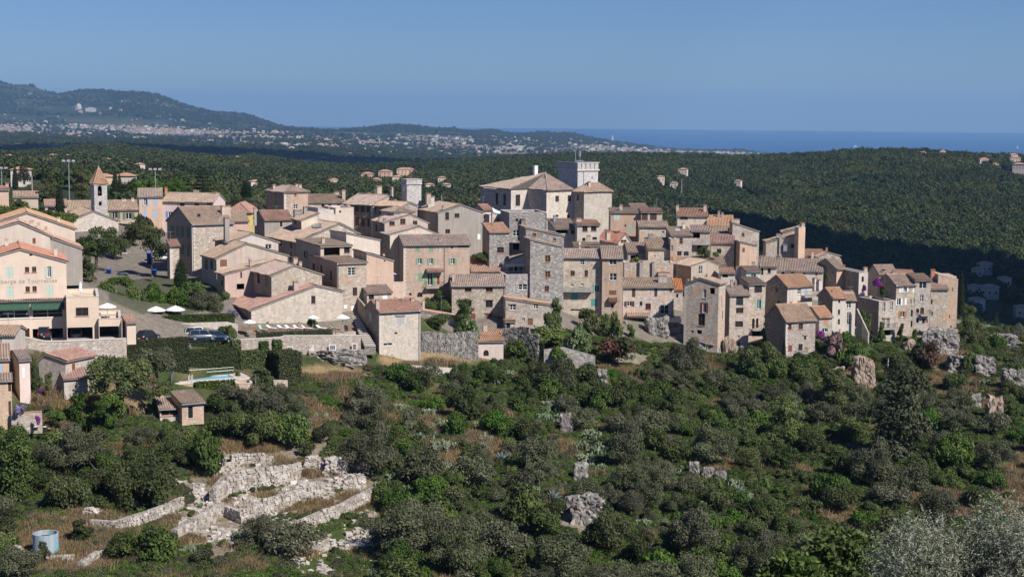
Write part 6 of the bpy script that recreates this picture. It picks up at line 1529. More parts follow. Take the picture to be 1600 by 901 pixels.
TREES = [
 ('cypress', 24, 257, 296, 11, 430, 'slim dark cypress at far left beside the floodlight mast'), ('conifer', 38, 248, 285, 25, 470, 'broad dark conifer behind the slim cypress at far left'), ('cypress', 68, 260, 290, 9, 430, 'lone thin cypress between the wooden pole and the church'),
 ('cypress', 94, 287, 340, 18, 326, 'stout dark cypress just left of the church roof'), ('cypress', 180, 264, 300, 10, 420, 'taller of two cypresses right of the bell tower'), ('cypress', 187, 270, 300, 8, 422, 'shorter of two cypresses right of the bell tower'),
 ('cypress', 385, 282, 316, 21, 405, 'thick pointed cypress left of the square stone house'), ('conifer', 321, 283, 304, 15, 395, 'small grey green conical tree in front of the cedar'), ('cedar', 318, 263, 304, 54, 415, 'spreading dark cedar behind the pink house'),
 ('dark', 128, 264, 312, 32, 395, 'tall rounded dark tree left of the bell tower'), ('dark', 82, 272, 310, 22, 388, 'dark leaning tree left of the stout cypress'), ('green', 232, 273, 303, 52, 410, 'wide bright crown behind the salmon house'), ('green', 272, 276, 302, 44, 405, 'leafy tree right of the floodlight mast behind the pink house'), ('dark', 212, 280, 303, 24, 412, 'dark tree behind the gap left of the salmon house'),
 ('olive', 58, 284, 304, 36, 410, 'grey olive crown behind the brown roofed low house'), ('olive', 370, 303, 326, 44, 385, 'olive tree right of the yellow house'), ('olive', 398, 306, 328, 34, 380, 'olive tree between thick cypress and square stone house'), ('dark', 350, 292, 318, 24, 400, 'dark tree between cedar and thick cypress'),
 ('green', 22, 303, 340, 54, 312, 'bright leafy tree behind the cream gable at left'), ('green', 62, 322, 348, 64, 300, 'spreading bright tree in front of the porch house'), ('yellow', 100, 330, 350, 40, 300, 'light green bush against the church wall'), ('green', 4, 318, 345, 30, 300, 'leafy tree at the left frame edge behind the cream gable'),
 ('pine', 150, 350, 432, 66, 300, 'biggest round headed pine on the square left side'), ('pine', 204, 344, 410, 48, 334, 'round headed pine in the middle of the square'), ('pine', 238, 349, 428, 46, 298, 'leaning pine beside the stone porch tower'), ('dark', 224, 336, 372, 40, 342, 'dark clipped tree under the salmon house'), ('pine', 180, 352, 420, 40, 318, 'slender pine between the two bigger square pines'),
 ('bush', 138, 398, 440, 26, 288, 'dark shrub under the biggest square pine'), ('pine', 119, 358, 420, 26, 296, 'pine crown touching the grey annex'),
 ('cypress', 282, 402, 447, 24, 283, 'clipped column of green beside the stone porch tower'),
 ('green', 172, 438, 488, 58, 262, 'dense green bush right of the hotel terrace'), ('yellow', 190, 430, 450, 40, 272, 'yellow green creeper over the small tiled roof'), ('green', 214, 446, 490, 44, 263, 'middle green bush behind the two big white parasols'), ('green', 246, 440, 484, 50, 266, 'tall green bush above the left big parasol'), ('green', 278, 446, 488, 40, 266, 'green bush above the right big parasol'), ('dark', 160, 462, 492, 26, 258, 'dark green bush behind the hotel terrace tables'),
 ('olive', 322, 452, 496, 58, 266, 'rounded olive tree on the garden terrace beside the long stone house'), ('greenbush', 300, 436, 456, 34, 274, 'low green bush under the beige gabled house'), ('greenbush', 352, 452, 470, 16, 268, 'small shrub below the dusty pink house'), ('lilac', 362, 482, 497, 22, 262, 'lilac flowering bush against the long stone house'),
 ('yellow', 356, 506, 531, 34, 251, 'bright bush beside the parked dark blue car'), ('greenbush', 487, 495, 512, 16, 262.5, 'potted palm like bush beside the right hand parasol'),
 ('dark', 188, 539, 618, 114, 209, 'huge dark tree hiding the end of the stone barn'), ('olive', 245, 540, 596, 66, 219, 'silver olive tree in front of the tall clipped hedge'), ('pink', 237, 584, 606, 20, 215, 'pink oleander right of the huge dark tree'), ('greenbush', 255, 594, 616, 44, 218, 'bright shrubs above the pool cottage roof'), ('green', 176, 610, 648, 56, 206, 'green tree below the huge dark tree'), ('green', 124, 612, 655, 40, 205, 'leafy tree below the stone barn lean-to'), ('greenbush', 155, 625, 650, 22, 203, 'light green bush in the dry grass under the barn'), ('greenbush', 175, 642, 664, 24, 202, 'small bush right of the dry grass under the barn'),
 ('green', 55, 556, 608, 20, 209, 'climbing green plant between pink house and barn'), ('bush', 76, 578, 612, 15, 208, 'thin dark shrub against the barn gable'), ('lilac', 31, 630, 648, 20, 199, 'blue flowering bush by the low stone house'), ('purple', 64, 604, 613, 8, 206, 'tiny purple flowers beside the pink house corner'), ('bush', 88, 640, 662, 30, 202, 'dark low bush below the small garden wall'), ('purple', 58, 648, 662, 9, 199, 'purple flowers hanging on the small garden wall'),
 ('dark', 408, 570, 614, 36, 238, 'grey green tree right of the pool shed'), ('greenbush', 427, 602, 626, 28, 237, 'dark bush below the grey green tree by the pool'), ('bush', 459, 588, 615, 26, 243, 'dark bush at the end of the tall clipped hedge'), ('yellow', 372, 578, 592, 10, 240, 'pale plant at the pool corner'),
 ('green', 593, 533, 584, 80, 267, 'broad fig tree at the foot of the steps'), ('green', 658, 568, 602, 38, 268, 'fig bush right of the broad fig tree'), ('greenbush', 632, 574, 604, 50, 262, 'creeper covered bush below the small stone house'), ('dark', 684, 450, 490, 46, 299, 'dark fig tree below the sage shuttered house'), ('dark', 684, 485, 520, 50, 284, 'dense round dark tree right of the small stone house'), ('whitefl', 729, 498, 530, 44, 285, 'round pale flowering bush above the rubble garden wall'), ('dark', 724, 466, 502, 32, 291, 'pointed dark tree hiding the red brown shutters'), ('greenbush', 660, 507, 526, 14, 281, 'small shrub at the corner of the small stone house'), ('greenbush', 688, 520, 542, 10, 280, 'thin upright shrub against the rubble wall'),
 ('dark', 806, 528, 562, 38, 284, 'dark tree right of the pale pink house'), ('dark', 768, 556, 594, 54, 270, 'dark tree below the pale pink house'), ('yellow', 852, 508, 536, 62, 288, 'yellow green vine tumbling over the terrace right of the ruin wall'), ('green', 870, 462, 512, 22, 295, 'green climber on the corner of the teal shuttered house'), ('greenbush', 857, 486, 508, 20, 291, 'grey green climber left of the tall green one'), ('whitefl', 905, 509, 548, 50, 285, 'flowering oleander below the teal shuttered house'), ('dark', 918, 481, 514, 44, 302, 'dark tree against the teal shuttered house'), ('yellow', 954, 485, 528, 34, 303, 'bright lemon tree under the curtained town house'), ('red', 962, 526, 564, 66, 288, 'wide dark red tinged bush below the lemon tree'), ('cypress', 847, 530, 556, 15, 281, 'small clipped cypress on the terrace'), ('greenbush', 872, 540, 562, 30, 280, 'rounded bush right of the small clipped cypress'), ('greenbush', 986, 505, 530, 16, 308, 'greenery under the glazed bay'),
 ('olive', 866, 550, 614, 96, 268, 'huge silvery olive tree below the terrace vine'), ('olive', 1072, 519, 580, 80, 293, 'big dark olive under the corner house'), ('green', 1190, 530, 572, 78, 298, 'leafy tree below the twin arched windows'), ('creeper', 1262, 553, 582, 70, 299, 'creeper slope below the front stone house'), ('cypress', 1225, 526, 552, 7, 303, 'tiny pointed cypress at the front stone house corner'), ('green', 1198, 500, 528, 19, 312, 'tree on the ledge left of the front stone house'), ('purple', 1281, 515, 532, 15, 307, 'purple bougainvillea beside the front stone house'), ('pink', 1302, 519, 552, 34, 305, 'pink flowering tree right of the bougainvillea'), ('greenbush', 1320, 516, 534, 24, 309, 'bush below the laundry window'), ('creeper', 1330, 532, 568, 46, 304, 'creeper curtain right of the pink flowering tree'), ('dark', 1353, 482, 520, 20, 321, 'dark ivy tree between buttress and terrace house'), ('purple', 1372, 434, 449, 17, 329, 'bougainvillea spilling on the upper roof'), ('purple', 1349, 444, 455, 9, 324.5, 'small bougainvillea on the terrace parapet'), ('green', 1379, 445, 466, 9, 325, 'green climber under the upper bougainvillea'), ('green', 1376, 500, 545, 12, 319, 'ivy running down the corner of the terrace house'), ('bush', 1407, 506, 535, 9, 323, 'thin ivy on the drainpipe of the gabled house'),
 ('twig', 1380, 548, 580, 26, 312, 'bare grey shrub under the terrace house'), ('dark', 1400, 548, 582, 48, 309, 'dark tree under the gabled house'), ('red', 1448, 534, 574, 50, 315, 'reddish dark tree at the foot of the outer houses'), ('green', 1430, 512, 535, 14, 323, 'green climber on the four storey house'), ('cypress', 1501, 423, 494, 11, 336, 'tall pointed cypress at the right end of the village'), ('dark', 1511, 476, 522, 34, 338, 'dark tree at the foot of the tall right cypress'), ('greenbush', 1494, 508, 530, 26, 332, 'light green bush beside the last stone house'), ('dark', 1524, 500, 548, 44, 330, 'broad dark tree right of the last house'), ('green', 1550, 520, 556, 44, 330, 'leafy tree below the two hikers'), ('olive', 1580, 500, 560, 60, 342, 'large pale olive at the right frame edge'), ('conifer', 1556, 486, 520, 12, 352, 'small pointed conifer beside the hikers'), ('greenbush', 1512, 552, 580, 30, 312, 'bright round bush below the dry path'), ('olive', 1545, 512, 540, 26, 350, 'olive behind the hikers'), ('olive', 1595, 548, 600, 50, 318, 'olive at the right edge above the rock outcrop'),
 ('green', 910, 358, 380, 0, 0, ''),
 ('greenbush', 752, 393, 405, 34, 310, 'green hedge plant on the roof terrace behind the mixed tile roof'), ('yellow', 1100, 384, 404, 22, 339, 'bright vine under the stone balcony'), ('greenbush', 993, 400, 412, 18, 336, 'plants in the small roof garden'), ('greenbush', 1290, 428, 438, 8, 330, 'pot plant on the roof ledge'), ('yellow', 1118, 392, 402, 10, 338, 'small vine right of the bright vine'),
 ('olive', 112, 656, 738, 110, None, 'biggest silver olive on the left slope'), ('dark', 222, 700, 792, 114, None, 'large tree with yellowish leaves left of the stone terraces'), ('dark', 106, 732, 802, 70, None, 'dark green tree below the biggest silver olive'), ('green', 26, 664, 784, 78, None, 'tall leafy tree at the left frame edge'), ('green', 325, 670, 738, 68, None, 'round leafy tree above the upper stone terrace'), ('dark', 126, 808, 850, 36, None, 'round dark shrub right of the painted tank'), ('bush', 67, 842, 884, 20, None, 'small dark shrub in front of the painted tank'), ('olive', 216, 664, 704, 40, None, 'small olive below the pool cottage'), ('dark', 400, 626, 694, 84, None, 'dark spreading tree below the pool house'), ('green', 455, 640, 700, 60, None, 'tree behind the broken wooden rail'), ('olive', 574, 588, 652, 72, None, 'grey olive below the broad fig tree'), ('olive', 578, 654, 744, 106, None, 'large grey olive right of the stone terraces'), ('dark', 722, 606, 658, 60, None, 'dark holm oak on the slope below the rubble garden wall'), ('olivebush', 638, 634, 674, 30, None, 'grey bush between two large olives and prickly pears'),
 ('olive', 885, 610, 644, 42, None, 'small silver olive under the huge silvery one'), ('olive', 980, 646, 708, 56, None, 'grey olive in the middle of the slope'), ('olive', 1112, 652, 726, 82, None, 'wide grey olive on the slope under the corner house'), ('dark', 1053, 678, 728, 62, None, 'bluish dark tree left of the wide grey olive'), ('dark', 1303, 576, 648, 56, None, 'dark fig tree below the white cliff'), ('olive', 1408, 572, 722, 92, None, 'tall dark olive standing before the right cliffs'), ('olive', 1360, 676, 760, 92, None, 'large grey olive low on the right slope'), ('green', 1226, 616, 690, 64, None, 'leafy tree in the middle of the right slope'), ('green', 1490, 665, 730, 80, None, 'feathery green thicket on the right slope'),
 ('olive', 630, 792, 880, 80, None, 'olive at the bottom below the terrace wall'), ('olive', 720, 800, 900, 110, None, 'big grey olive at the bottom centre'), ('olive', 1080, 790, 880, 90, None, 'grey olive at the bottom right of centre'), ('dark', 950, 780, 860, 80, None, 'dark tree below the grey rocks at the bottom'), ('olive', 30, 850, 910, 70, None, 'grey olive at the bottom left corner'), ('olive', 1180, 820, 905, 100, None, 'dark grey olive at the bottom right'), ('dark', 10, 790, 850, 40, None, 'dark shrub at the left edge near the painted tank'),
]
BEDS = [(348, 760, 12), (365, 776, 16), (380, 772, 14), (395, 768, 16), (410, 766, 18), (425, 764, 14), (440, 762, 12), (462, 790, 18), (478, 784, 20), (490, 780, 16), (512, 776, 12), (530, 770, 16), (405, 820, 20), (418, 818, 16), (440, 808, 18), (455, 800, 14), (310, 792, 16), (325, 800, 14), (300, 806, 18), (345, 742, 10), (470, 720, 14), (240, 808, 14), (270, 802, 16), (350, 852, 20), (300, 842, 22), (320, 860, 24), (415, 846, 14), (180, 806, 18), (205, 800, 14), (395, 728, 12), (30, 830, 12), (38, 845, 14), (25, 815, 12), (95, 838, 10), (150, 834, 12), (250, 856, 18), (270, 868, 22)]
for i_, (px, py, w_) in enumerate(BEDS):
 g = ground_at(px, py); wm = w_ * g.y / F
 kd = ('greenbush', 'greenbush', 'yellow', 'bush', 'olivebush')[i_ % 5]
 sd = ('low green', 'bushy green', 'pale yellow green', 'dark green', 'grey green')[i_ % 5]
 nb = min([('lowest terrace wall', 490, 800), ('middle terrace wall', 430, 790), ('upper terrace wall', 400, 748), ('sloping terrace wall', 310, 815), ('long rough wall', 215, 810), ('painted tank', 72, 850), ('bare soil bed', 240, 860), ('blue barrel', 441, 847)], key=lambda l: (l[1] - px) ** 2 + (l[2] - py) ** 2)
 plant(kd, (g.x, g.y, g.z - .05), wm, wm * .55, f'{sd} garden plant {"left" if px < nb[1] else "right"} of and {"above" if py < nb[2] else "below"} the middle of the {nb[0]}', 'plants in the terrace beds')
CACT = [(672, 650, 30), (690, 670, 38), (664, 690, 34), (690, 705, 42), (704, 735, 34), (668, 722, 30), (652, 668, 26), (752, 668, 26), (760, 690, 28), (862, 640, 34), (850, 655, 28), (870, 660, 30), (915, 665, 34), (925, 685, 34), (930, 705, 38), (915, 720, 30), (935, 735, 28), (900, 700, 24), (790, 590, 28), (778, 600, 24), (500, 655, 26), (600, 765, 34), (615, 750, 32), (630, 768, 28), (625, 640, 24), (1003, 695, 20), (1052, 740, 28), (1075, 755, 26), (1150, 760, 28), (1162, 778, 26), (900, 800, 24), (1005, 820, 24), (895, 640, 20), (375, 842, 32), (300, 862, 28), (1180, 790, 24), (1540, 600, 18), (840, 770, 24), (480, 665, 24), (740, 640, 20), (985, 560, 18), (1130, 700, 20)]
CPOS = [(ground_at(px, py), w) for px, py, w in CACT]
for t in TREES:
 if t[4] == 0: continue
 at_photo(*t)
FRONT_X = [-100, 0, 200, 300, 400, 560, 660, 760, 850, 950, 1050, 1200, 1300, 1400, 1480, 1600, 1750]
FRONT_D = [196, 198, 206, 222, 238, 250, 262, 270, 274, 282, 291, 295, 299, 305, 311, 330, 335]
STONY = [[(262, 742), (330, 720), (380, 700), (470, 712), (590, 752), (600, 785), (480, 835), (430, 850), (330, 860), (250, 850), (180, 860), (130, 895), (100, 880), (10, 880), (5, 820), (60, 800), (140, 815), (260, 775)],
         [(480, 800), (600, 790), (600, 901), (450, 901)], [(1555, 720), (1600, 690), (1600, 830), (1560, 830)]]
LANDMARKS = [(30, 690, 'the left edge houses'), (110, 700, 'the biggest silver olive'), (270, 680, 'the pool cottage'), (400, 660, 'the pool house'), (70, 850, 'the painted tank'), (400, 780, 'the stone terraces'), (540, 650, 'the broad fig tree'), (650, 620, 'the small stepside house'), (560, 860, 'the lowest terrace wall'), (770, 620, 'the pale pink house'), (850, 680, 'the prickly pear patch'), (700, 720, 'the upper agave'), (910, 800, 'the grey rocks'), (880, 640, 'the huge silvery olive'), (960, 600, 'the wide red tinged bush'), (1070, 610, 'the big dark olive'), (1110, 760, 'the pale rock bands'), (1180, 600, 'the twin arched windows'), (1260, 610, 'the front stone house'), (1340, 640, 'the white cliff'), (1410, 740, 'the tall dark olive'), (1460, 600, 'the outer houses'), (1540, 620, 'the right hand outcrop'), (1560, 740, 'the red soil patch'), (1360, 790, 'the big right olive'), (1250, 720, 'the right leafy tree'), (800, 860, 'the biggest bottom olive'), (1020, 720, 'the bluish dark tree'), (1250, 860, 'the foreground fig'), (250, 880, 'the bare garden beds')]
ADJ = {'olive': 'silvery grey olive tree', 'dark': 'dark evergreen tree', 'green': 'leafy green tree', 'bush': 'dark evergreen shrub', 'greenbush': 'leafy green shrub', 'olivebush': 'grey green shrub', 'creeper': 'low creeper mound', 'twig': 'bare twiggy shrub', 'red': 'reddish tinged shrub'}
foot = []
for h in HOUSES:
 foot.append((h.c, h.ex, h.ey, h.W, h.Dp))
def in_house(x, y, m=1.2):
 for c, ex, ey, W_, D_ in foot:
  dx, dy = x - c.x, y - c.y
  u, v = dx * ex.x + dy * ex.y, dx * ey.x + dy * ey.y
  if -m < u < W_ + m and -m < v < D_ + m: return True
 return False
def where_label(px, py, kind, w):
 best = min(LANDMARKS, key=lambda l: (l[0] - px) ** 2 + ((l[1] - py) * 1.3) ** 2)
 dx, dy = px - best[0], py - best[1]
 rel = ('right of' if dx > 0 else 'left of') if abs(dx) > abs(dy) * 1.2 else ('below' if dy > 0 else 'above')
 size = 'small' if w < 3.2 else 'medium' if w < 4.6 else 'large'
 return f'{size} {ADJ[kind]} on the slope {rel} {best[2]}'
sr_ = random.Random(77)
placed = [(p.x, p.y, w / 2) for (_, p, w) in VEG]
placed += [(g.x, g.y - 1.2, w * g.y / F * .8) for g, w in CPOS]
labels = {}
tries = 0; ncount = 0
while ncount < 640 and tries < 30000:
 tries += 1
 px = sr_.uniform(-40, 1640); fd = np.interp(px, FRONT_X, FRONT_D)
 D = math.sqrt(sr_.uniform(156 ** 2, fd ** 2))
 x = (px - 800) / F * D
 z = T(x, D) if False else None
 nz = noise.noise(Vector((x * .035, D * .05, 3.0))); nz2 = noise.noise(Vector((x * .06, D * .08, 9.0)))
 right = np.clip((px - 950) / 350, 0, 1)
 if 470 < px < 790 and D > 232 and sr_.random() < .6: continue
 if right > .4 and sr_.random() < .34: kind = sr_.choice(['green', 'creeper', 'creeper', 'greenbush'])
 elif nz > .12: kind = 'olive' if sr_.random() < .75 else 'olivebush'
 elif nz < -.18: kind = sr_.choice(['dark', 'dark', 'bush'])
 elif nz2 > .1 + (.1 - .25 * right): kind = sr_.choice(['green', 'greenbush', 'creeper', 'creeper'])
 else: kind = sr_.choice(['dark', 'bush', 'greenbush', 'olivebush', 'green', 'dark', 'twig' if sr_.random() < .3 else 'bush'])
 w = {'olive': sr_.uniform(3.6, 6.4), 'dark': sr_.uniform(3.2, 5.6), 'green': sr_.uniform(3, 5), 'bush': sr_.uniform(1.8, 3.2), 'greenbush': sr_.uniform(1.8, 3.2), 'olivebush': sr_.uniform(1.8, 3), 'creeper': sr_.uniform(3, 5.5), 'twig': sr_.uniform(1.6, 2.6)}[kind]
 if any((x - a) ** 2 + (D - b_) ** 2 < ((w / 2 + c_) * .62) ** 2 for a, b_, c_ in placed): continue
 if in_house(x, D): continue
 z = T(x, D)
 qx, qy = proj((x, D, z))
 if px < 610 and qy > 878 and w > 2.2: continue
 if any(inside(pl, (qx, qy)) for pl in STONY): continue
 hgt = w * {'olive': .85, 'dark': .85, 'green': .8, 'bush': .75, 'greenbush': .75, 'olivebush': .8, 'creeper': .35, 'twig': .8}[kind] * sr_.uniform(.85, 1.15)
 top = proj((x, D, z + hgt))[1]
 if any(((qx - a) / rx) ** 2 + (((qy + top) / 2 - b_) / ry) ** 2 < 1 for a, b_, rx, ry in ((880, 690, 30, 50), (910, 805, 36, 30), (1110, 735, 30, 16), (690, 700, 24, 50), (760, 690, 16, 26), (1470, 575, 30, 26), (1340, 590, 30, 20), (1540, 600, 30, 50), (620, 620, 40, 26), (520, 600, 60, 26), (840, 760, 24, 24), (1300, 810, 30, 20), (940, 720, 14, 30), (1420, 560, 20, 14))) and w > 1.6: continue
 lb = where_label(qx, qy, kind, w)
 o = plant(kind, (x, D, z - .15), w, hgt, lb, None, sr_)
 labels.setdefault(lb, []).append(o)
 placed.append((x, D, w / 2)); ncount += 1
for lb, os_ in labels.items():
 if len(os_) > 1:
  lm = next(l for l in LANDMARKS if lb.endswith(l[2]))
  os_.sort(key=lambda o: (proj(o.location)[0] - lm[0]) ** 2 + (proj(o.location)[1] - lm[1]) ** 2)
  for i, o in enumerate(os_):
   o['group'] = 'plants of the slope: ' + lb.split(' on the')[0]
   o['label'] = lb + (', nearest one', ', second nearest', ', third nearest', ', fourth nearest', ', fifth nearest', ', sixth nearest', ', seventh nearest', ', eighth nearest')[min(i, 7)]
print('SCATTER', ncount, tries)
def instancer(name, label, pts, scl, rot, idx, protos, kind='stuff'):
 me = bpy.data.meshes.new(name)
 me.vertices.add(len(pts)); me.vertices.foreach_set('co', np.asarray(pts, np.float32).ravel())
 a = me.attributes.new('scl', 'FLOAT_VECTOR', 'POINT'); a.data.foreach_set('vector', np.asarray(scl, np.float32).ravel())
 a = me.attributes.new('rot', 'FLOAT_VECTOR', 'POINT'); a.data.foreach_set('vector', np.asarray(rot, np.float32).ravel())
 a = me.attributes.new('idx', 'INT', 'POINT'); a.data.foreach_set('value', np.asarray(idx, np.int32))
 o = link(name, me); tag(o, label, kind=kind)
 ng = bpy.data.node_groups.new(name, 'GeometryNodeTree')
 ng.interface.new_socket('Geometry', in_out='INPUT', socket_type='NodeSocketGeometry')
 ng.interface.new_socket('Geometry', in_out='OUTPUT', socket_type='NodeSocketGeometry')
 gi = ng.nodes.new('NodeGroupInput'); go = ng.nodes.new('NodeGroupOutput')
 iop = ng.nodes.new('GeometryNodeInstanceOnPoints'); jn = ng.nodes.new('GeometryNodeJoinGeometry')
 for pr in protos:
  oi = ng.nodes.new('GeometryNodeObjectInfo'); oi.inputs['Object'].default_value = pr; oi.inputs['As Instance'].default_value = True
  ng.links.new(oi.outputs['Geometry'], jn.inputs[0])
 def attr(nm, ty):
  n_ = ng.nodes.new('GeometryNodeInputNamedAttribute'); n_.data_type = ty; n_.inputs['Name'].default_value = nm; return n_.outputs[0]
 iop.inputs['Pick Instance'].default_value = True
 ng.links.new(gi.outputs[0], iop.inputs['Points']); ng.links.new(jn.outputs[0], iop.inputs['Instance'])
 ng.links.new(attr('idx', 'INT'), iop.inputs['Instance Index'])
 e2r = ng.nodes.new('FunctionNodeEulerToRotation'); ng.links.new(attr('rot', 'FLOAT_VECTOR'), e2r.inputs[0]); ng.links.new(e2r.outputs[0], iop.inputs['Rotation'])
 ng.links.new(attr('scl', 'FLOAT_VECTOR'), iop.inputs['Scale'])
 ng.links.new(iop.outputs[0], go.inputs[0])
 md = o.modifiers.new('scatter', 'NODES'); md.node_group = ng
 return o
farp = []
for i, (px, D, lb) in enumerate(((1560, 620, 'woodland pine nearest the villas below the right end'), (1585, 700, 'woodland pine at the right frame edge in the valley'), (1535, 760, 'woodland pine above the valley villas'), (60, 520, 'woodland pine behind the church at left'))):
 x = (px - 800) / F * D; z = T(x, D)
 root = empty('woodland_pine', (x, D, z), i, lb, 'pine tree')
 me, Rn, Hn = PROTO['far'][i]
 c = link('crown', me, root); t = link('trunk', TRUNK['pine'], root)
 farp.append(c)
def forest_points(y0, y1, n, keep, smin, smax):
 u = RNG.uniform(0, 1, n); y = np.sqrt(y0 ** 2 + u * (y1 ** 2 - y0 ** 2))
 px = RNG.uniform(-40, 1640, n); x = (px - 800) / F * y
 z = Tv(x, y)
 k = keep(x, y, z, px)
 x, y, z = x[k], y[k], z[k]
 s = RNG.uniform(smin, smax, len(x)) * (0.8 + .6 * (fbm(x / 50, y / 50, 5) + .5))
 return np.stack([x, y, z - .4], 1), np.stack([s * RNG.uniform(.85, 1.2, len(x)), s * RNG.uniform(.85, 1.2, len(x)), s * RNG.uniform(.8, 1.25, len(x))], 1)
def rot_idx(n, k): return np.stack([np.zeros(n), np.zeros(n), RNG.uniform(0, 6.28, n)], 1), RNG.integers(0, k, n)
VILLA_PX = []
VR = random.Random(31)
VILLAS = [(20, 231, 9, 'cream'), (31, 230, 14, 'white'), (66, 230, 10, 'white'), (90, 231, 26, 'white'), (14, 258, 8, 'cream'), (82, 257, 10, 'cream'), (105, 258, 8, 'white'), (92, 267, 16, 'cream'), (194, 266, 14, 'yellow'), (193, 273, 8, 'white'), (219, 274, 14, 'cream'), (165, 264, 6, 'white'), (371, 256, 9, 'cream'), (391, 250, 9, 'pink'), (33, 292, 9, 'white'), (168, 303, 10, 'salmon'), (194, 301, 16, 'cream'), (50, 242, 9, 'cream'), (245, 237, 7, 'cream'),
 (484, 255, 14, 'cream'), (505, 251, 9, 'white'), (545, 255, 8, 'white'), (576, 255, 10, 'cream'), (422, 252, 9, 'pink'), (573, 286, 18, 'salmon'), (601, 285, 20, 'salmon'), (634, 281, 28, 'salmon'), (620, 291, 14, 'cream'), (590, 295, 12, 'pink'), (523, 297, 16, 'white'), (690, 292, 10, 'white'), (696, 304, 8, 'white'), (672, 304, 8, 'white'), (401, 302, 12, 'cream'),
 (1445, 243, 13, 'pink'), (1441, 249, 8, 'pink'), (1473, 246, 8, 'pink'), (1527, 241, 9, 'cream'), (1584, 252, 12, 'cream'), (1586, 260, 16, 'cream'), (1591, 271, 18, 'pink'), (1538, 260, 14, 'pink'), (1556, 268, 7, 'cream'), (1424, 240, 5, 'white'), (1342, 239, 5, 'cream'),
 (1066, 278, 14, 'white'), (1033, 290, 6, 'cream'), (1052, 300, 6, 'white'), (1152, 296, 10, 'pink'),
 (1537, 430, 24, 'cream'), (1526, 438, 11, 'rose'), (1521, 466, 18, 'beige'), (1546, 468, 28, 'rose'), (1527, 488, 24, 'white'), (1571, 453, 18, 'salmon'), (1598, 500, 14, 'salmon'), (1414, 448, 12, 'cream')]
VDESC = {'cream': 'cream', 'white': 'white', 'yellow': 'yellow', 'pink': 'pale pink', 'salmon': 'salmon', 'rose': 'rose coloured', 'beige': 'beige'}
VPOS = []
def place_near(px):
 for a, b, t in ((-1e9, 60, 'at the far left among the trees'), (60, 110, 'left of the bell tower'), (110, 260, 'behind the bell tower'), (260, 440, 'behind the pink house and cypress'), (440, 560, 'above the row house roofs'), (560, 650, 'left of the clock tower'), (650, 720, 'right of the clock tower'), (720, 1180, 'in the woods right of the castle'), (1180, 1400, 'in the woods above the ruined tower'), (1400, 1500, 'on the ridge at right'), (1500, 1e9, 'near the right frame edge')):
  if a <= px < b: return t
def villa(px, py, wpx, col, i):
 g = ground_at(px, py, 400, 9000)
 if g is None: return
 w = max(7.0, wpx * g.y / F); w = min(w, 48); d = min(9.0, w * .8); hh = 4.6 if w < 12 else 6.4
 up = 'on the far slope' if py < 262 else 'in the middle distance' if py < 310 else 'in the shaded valley'
 g.z += min(5.0, g.y * .0028)
 root = empty('distant_villa', g, VR.uniform(-.3, .3) - math.atan((px - 800) / F), f'{["tiny", "small", "wide"][0 if wpx < 9 else 1 if wpx < 16 else 2]} {VDESC[col]} villa {up} {place_near(px)}', 'villa', None)
 mb = MB(); mb.box(-w / 2, w / 2, 0, d, -9, hh); mb.build('wall', M[col], root)
 o = .5; r = d * .2; z = hh
 mb = MB()
 A, B, C_, D_ = (-w / 2 - o, -o, z), (w / 2 + o, -o, z), (w / 2 + o, d + o, z), (-w / 2 - o, d + o, z)
 if w > d: E1, E2 = (-w / 2 + d / 2, d / 2, z + r), (w / 2 - d / 2, d / 2, z + r)
 else: E1 = E2 = (0, d / 2, z + r)
 mb.add([A, B, C_, D_, E1, E2], [(0, 1, 5, 4), (2, 3, 4, 5), (1, 2, 5), (3, 0, 4), (3, 2, 1, 0)])
 me = mb.mesh('roof', [M['villaroof']]); link('roof', me, root)
 nw = max(2, min(7, int(w / 3.2)))
 for st in range(1 if hh < 5 else 2):
  for k in range(nw):
   x = -w / 2 + w * (k + .5) / nw
   wb = MB(); wb.box(x - .5, x + .5, -.04, .02, .9 + st * 2.7, 2.2 + st * 2.7); wb.build('window', M['glass'], root)
 VPOS.append((g.x, g.y, max(w, 10)))
 VILLA_PX.append((px, py, wpx, root))
M['villaroof'] = flat('villa_roof_tiles', (0.42, 0.24, 0.17), .9, var=.25, scale=.6)
for i, v in enumerate(VILLAS): villa(*v, i)
lbs = {}
for (_, _, _, r_) in VILLA_PX: lbs.setdefault(r_['label'], []).append(r_)
for lb, l_ in lbs.items():
 if len(l_) > 1:
  for o in l_: o['group'] = 'villas alike: ' + lb
VA = np.array(VPOS)
def clear_of_villas(x, y):
 k = np.ones(len(x), bool)
 for a, b, w in VPOS:
  k &= ~((np.abs(x - a) < w * .6 + 2) & (y > b - max(30, b * .085)) & (y < b + 12))
 return k
dens = lambda x, y, s: fbm(x / s, y / s, 12) + .5
def keep1(x, y, z, px):
 vill = (px > -40) & (px < 1480) & (y < 440 + 60 * (px < 700))
 left = (px < 430) & (y < 1500)
 return clear_of_villas(x, y) & ~vill & (~left | (dens(x, y, 90) > .53))
p1, s1 = forest_points(430, 1000, 20000, keep1, .6, 1.1)
p2, s2 = forest_points(1000, 2750, 62000, lambda x, y, z, px: clear_of_villas(x, y) & ((px > 430) | (y > 1500) | (dens(x, y, 120) > .44)), .75, 1.4)
p3, s3 = forest_points(2750, 6800, 30000, lambda x, y, z, px: (dens(x, y, 300) > .36) & clear_of_villas(x, y), 1.2, 2.3)
p4, s4 = forest_points(6800, 12500, 16000, lambda x, y, z, px: (dens(x, y, 600) > .5), 1.5, 3.0)
p5, s5 = forest_points(12500, 15600, 15000, lambda x, y, z, px: (z > -330) & (dens(x, y, 500) > .4), 2.0, 4.0)
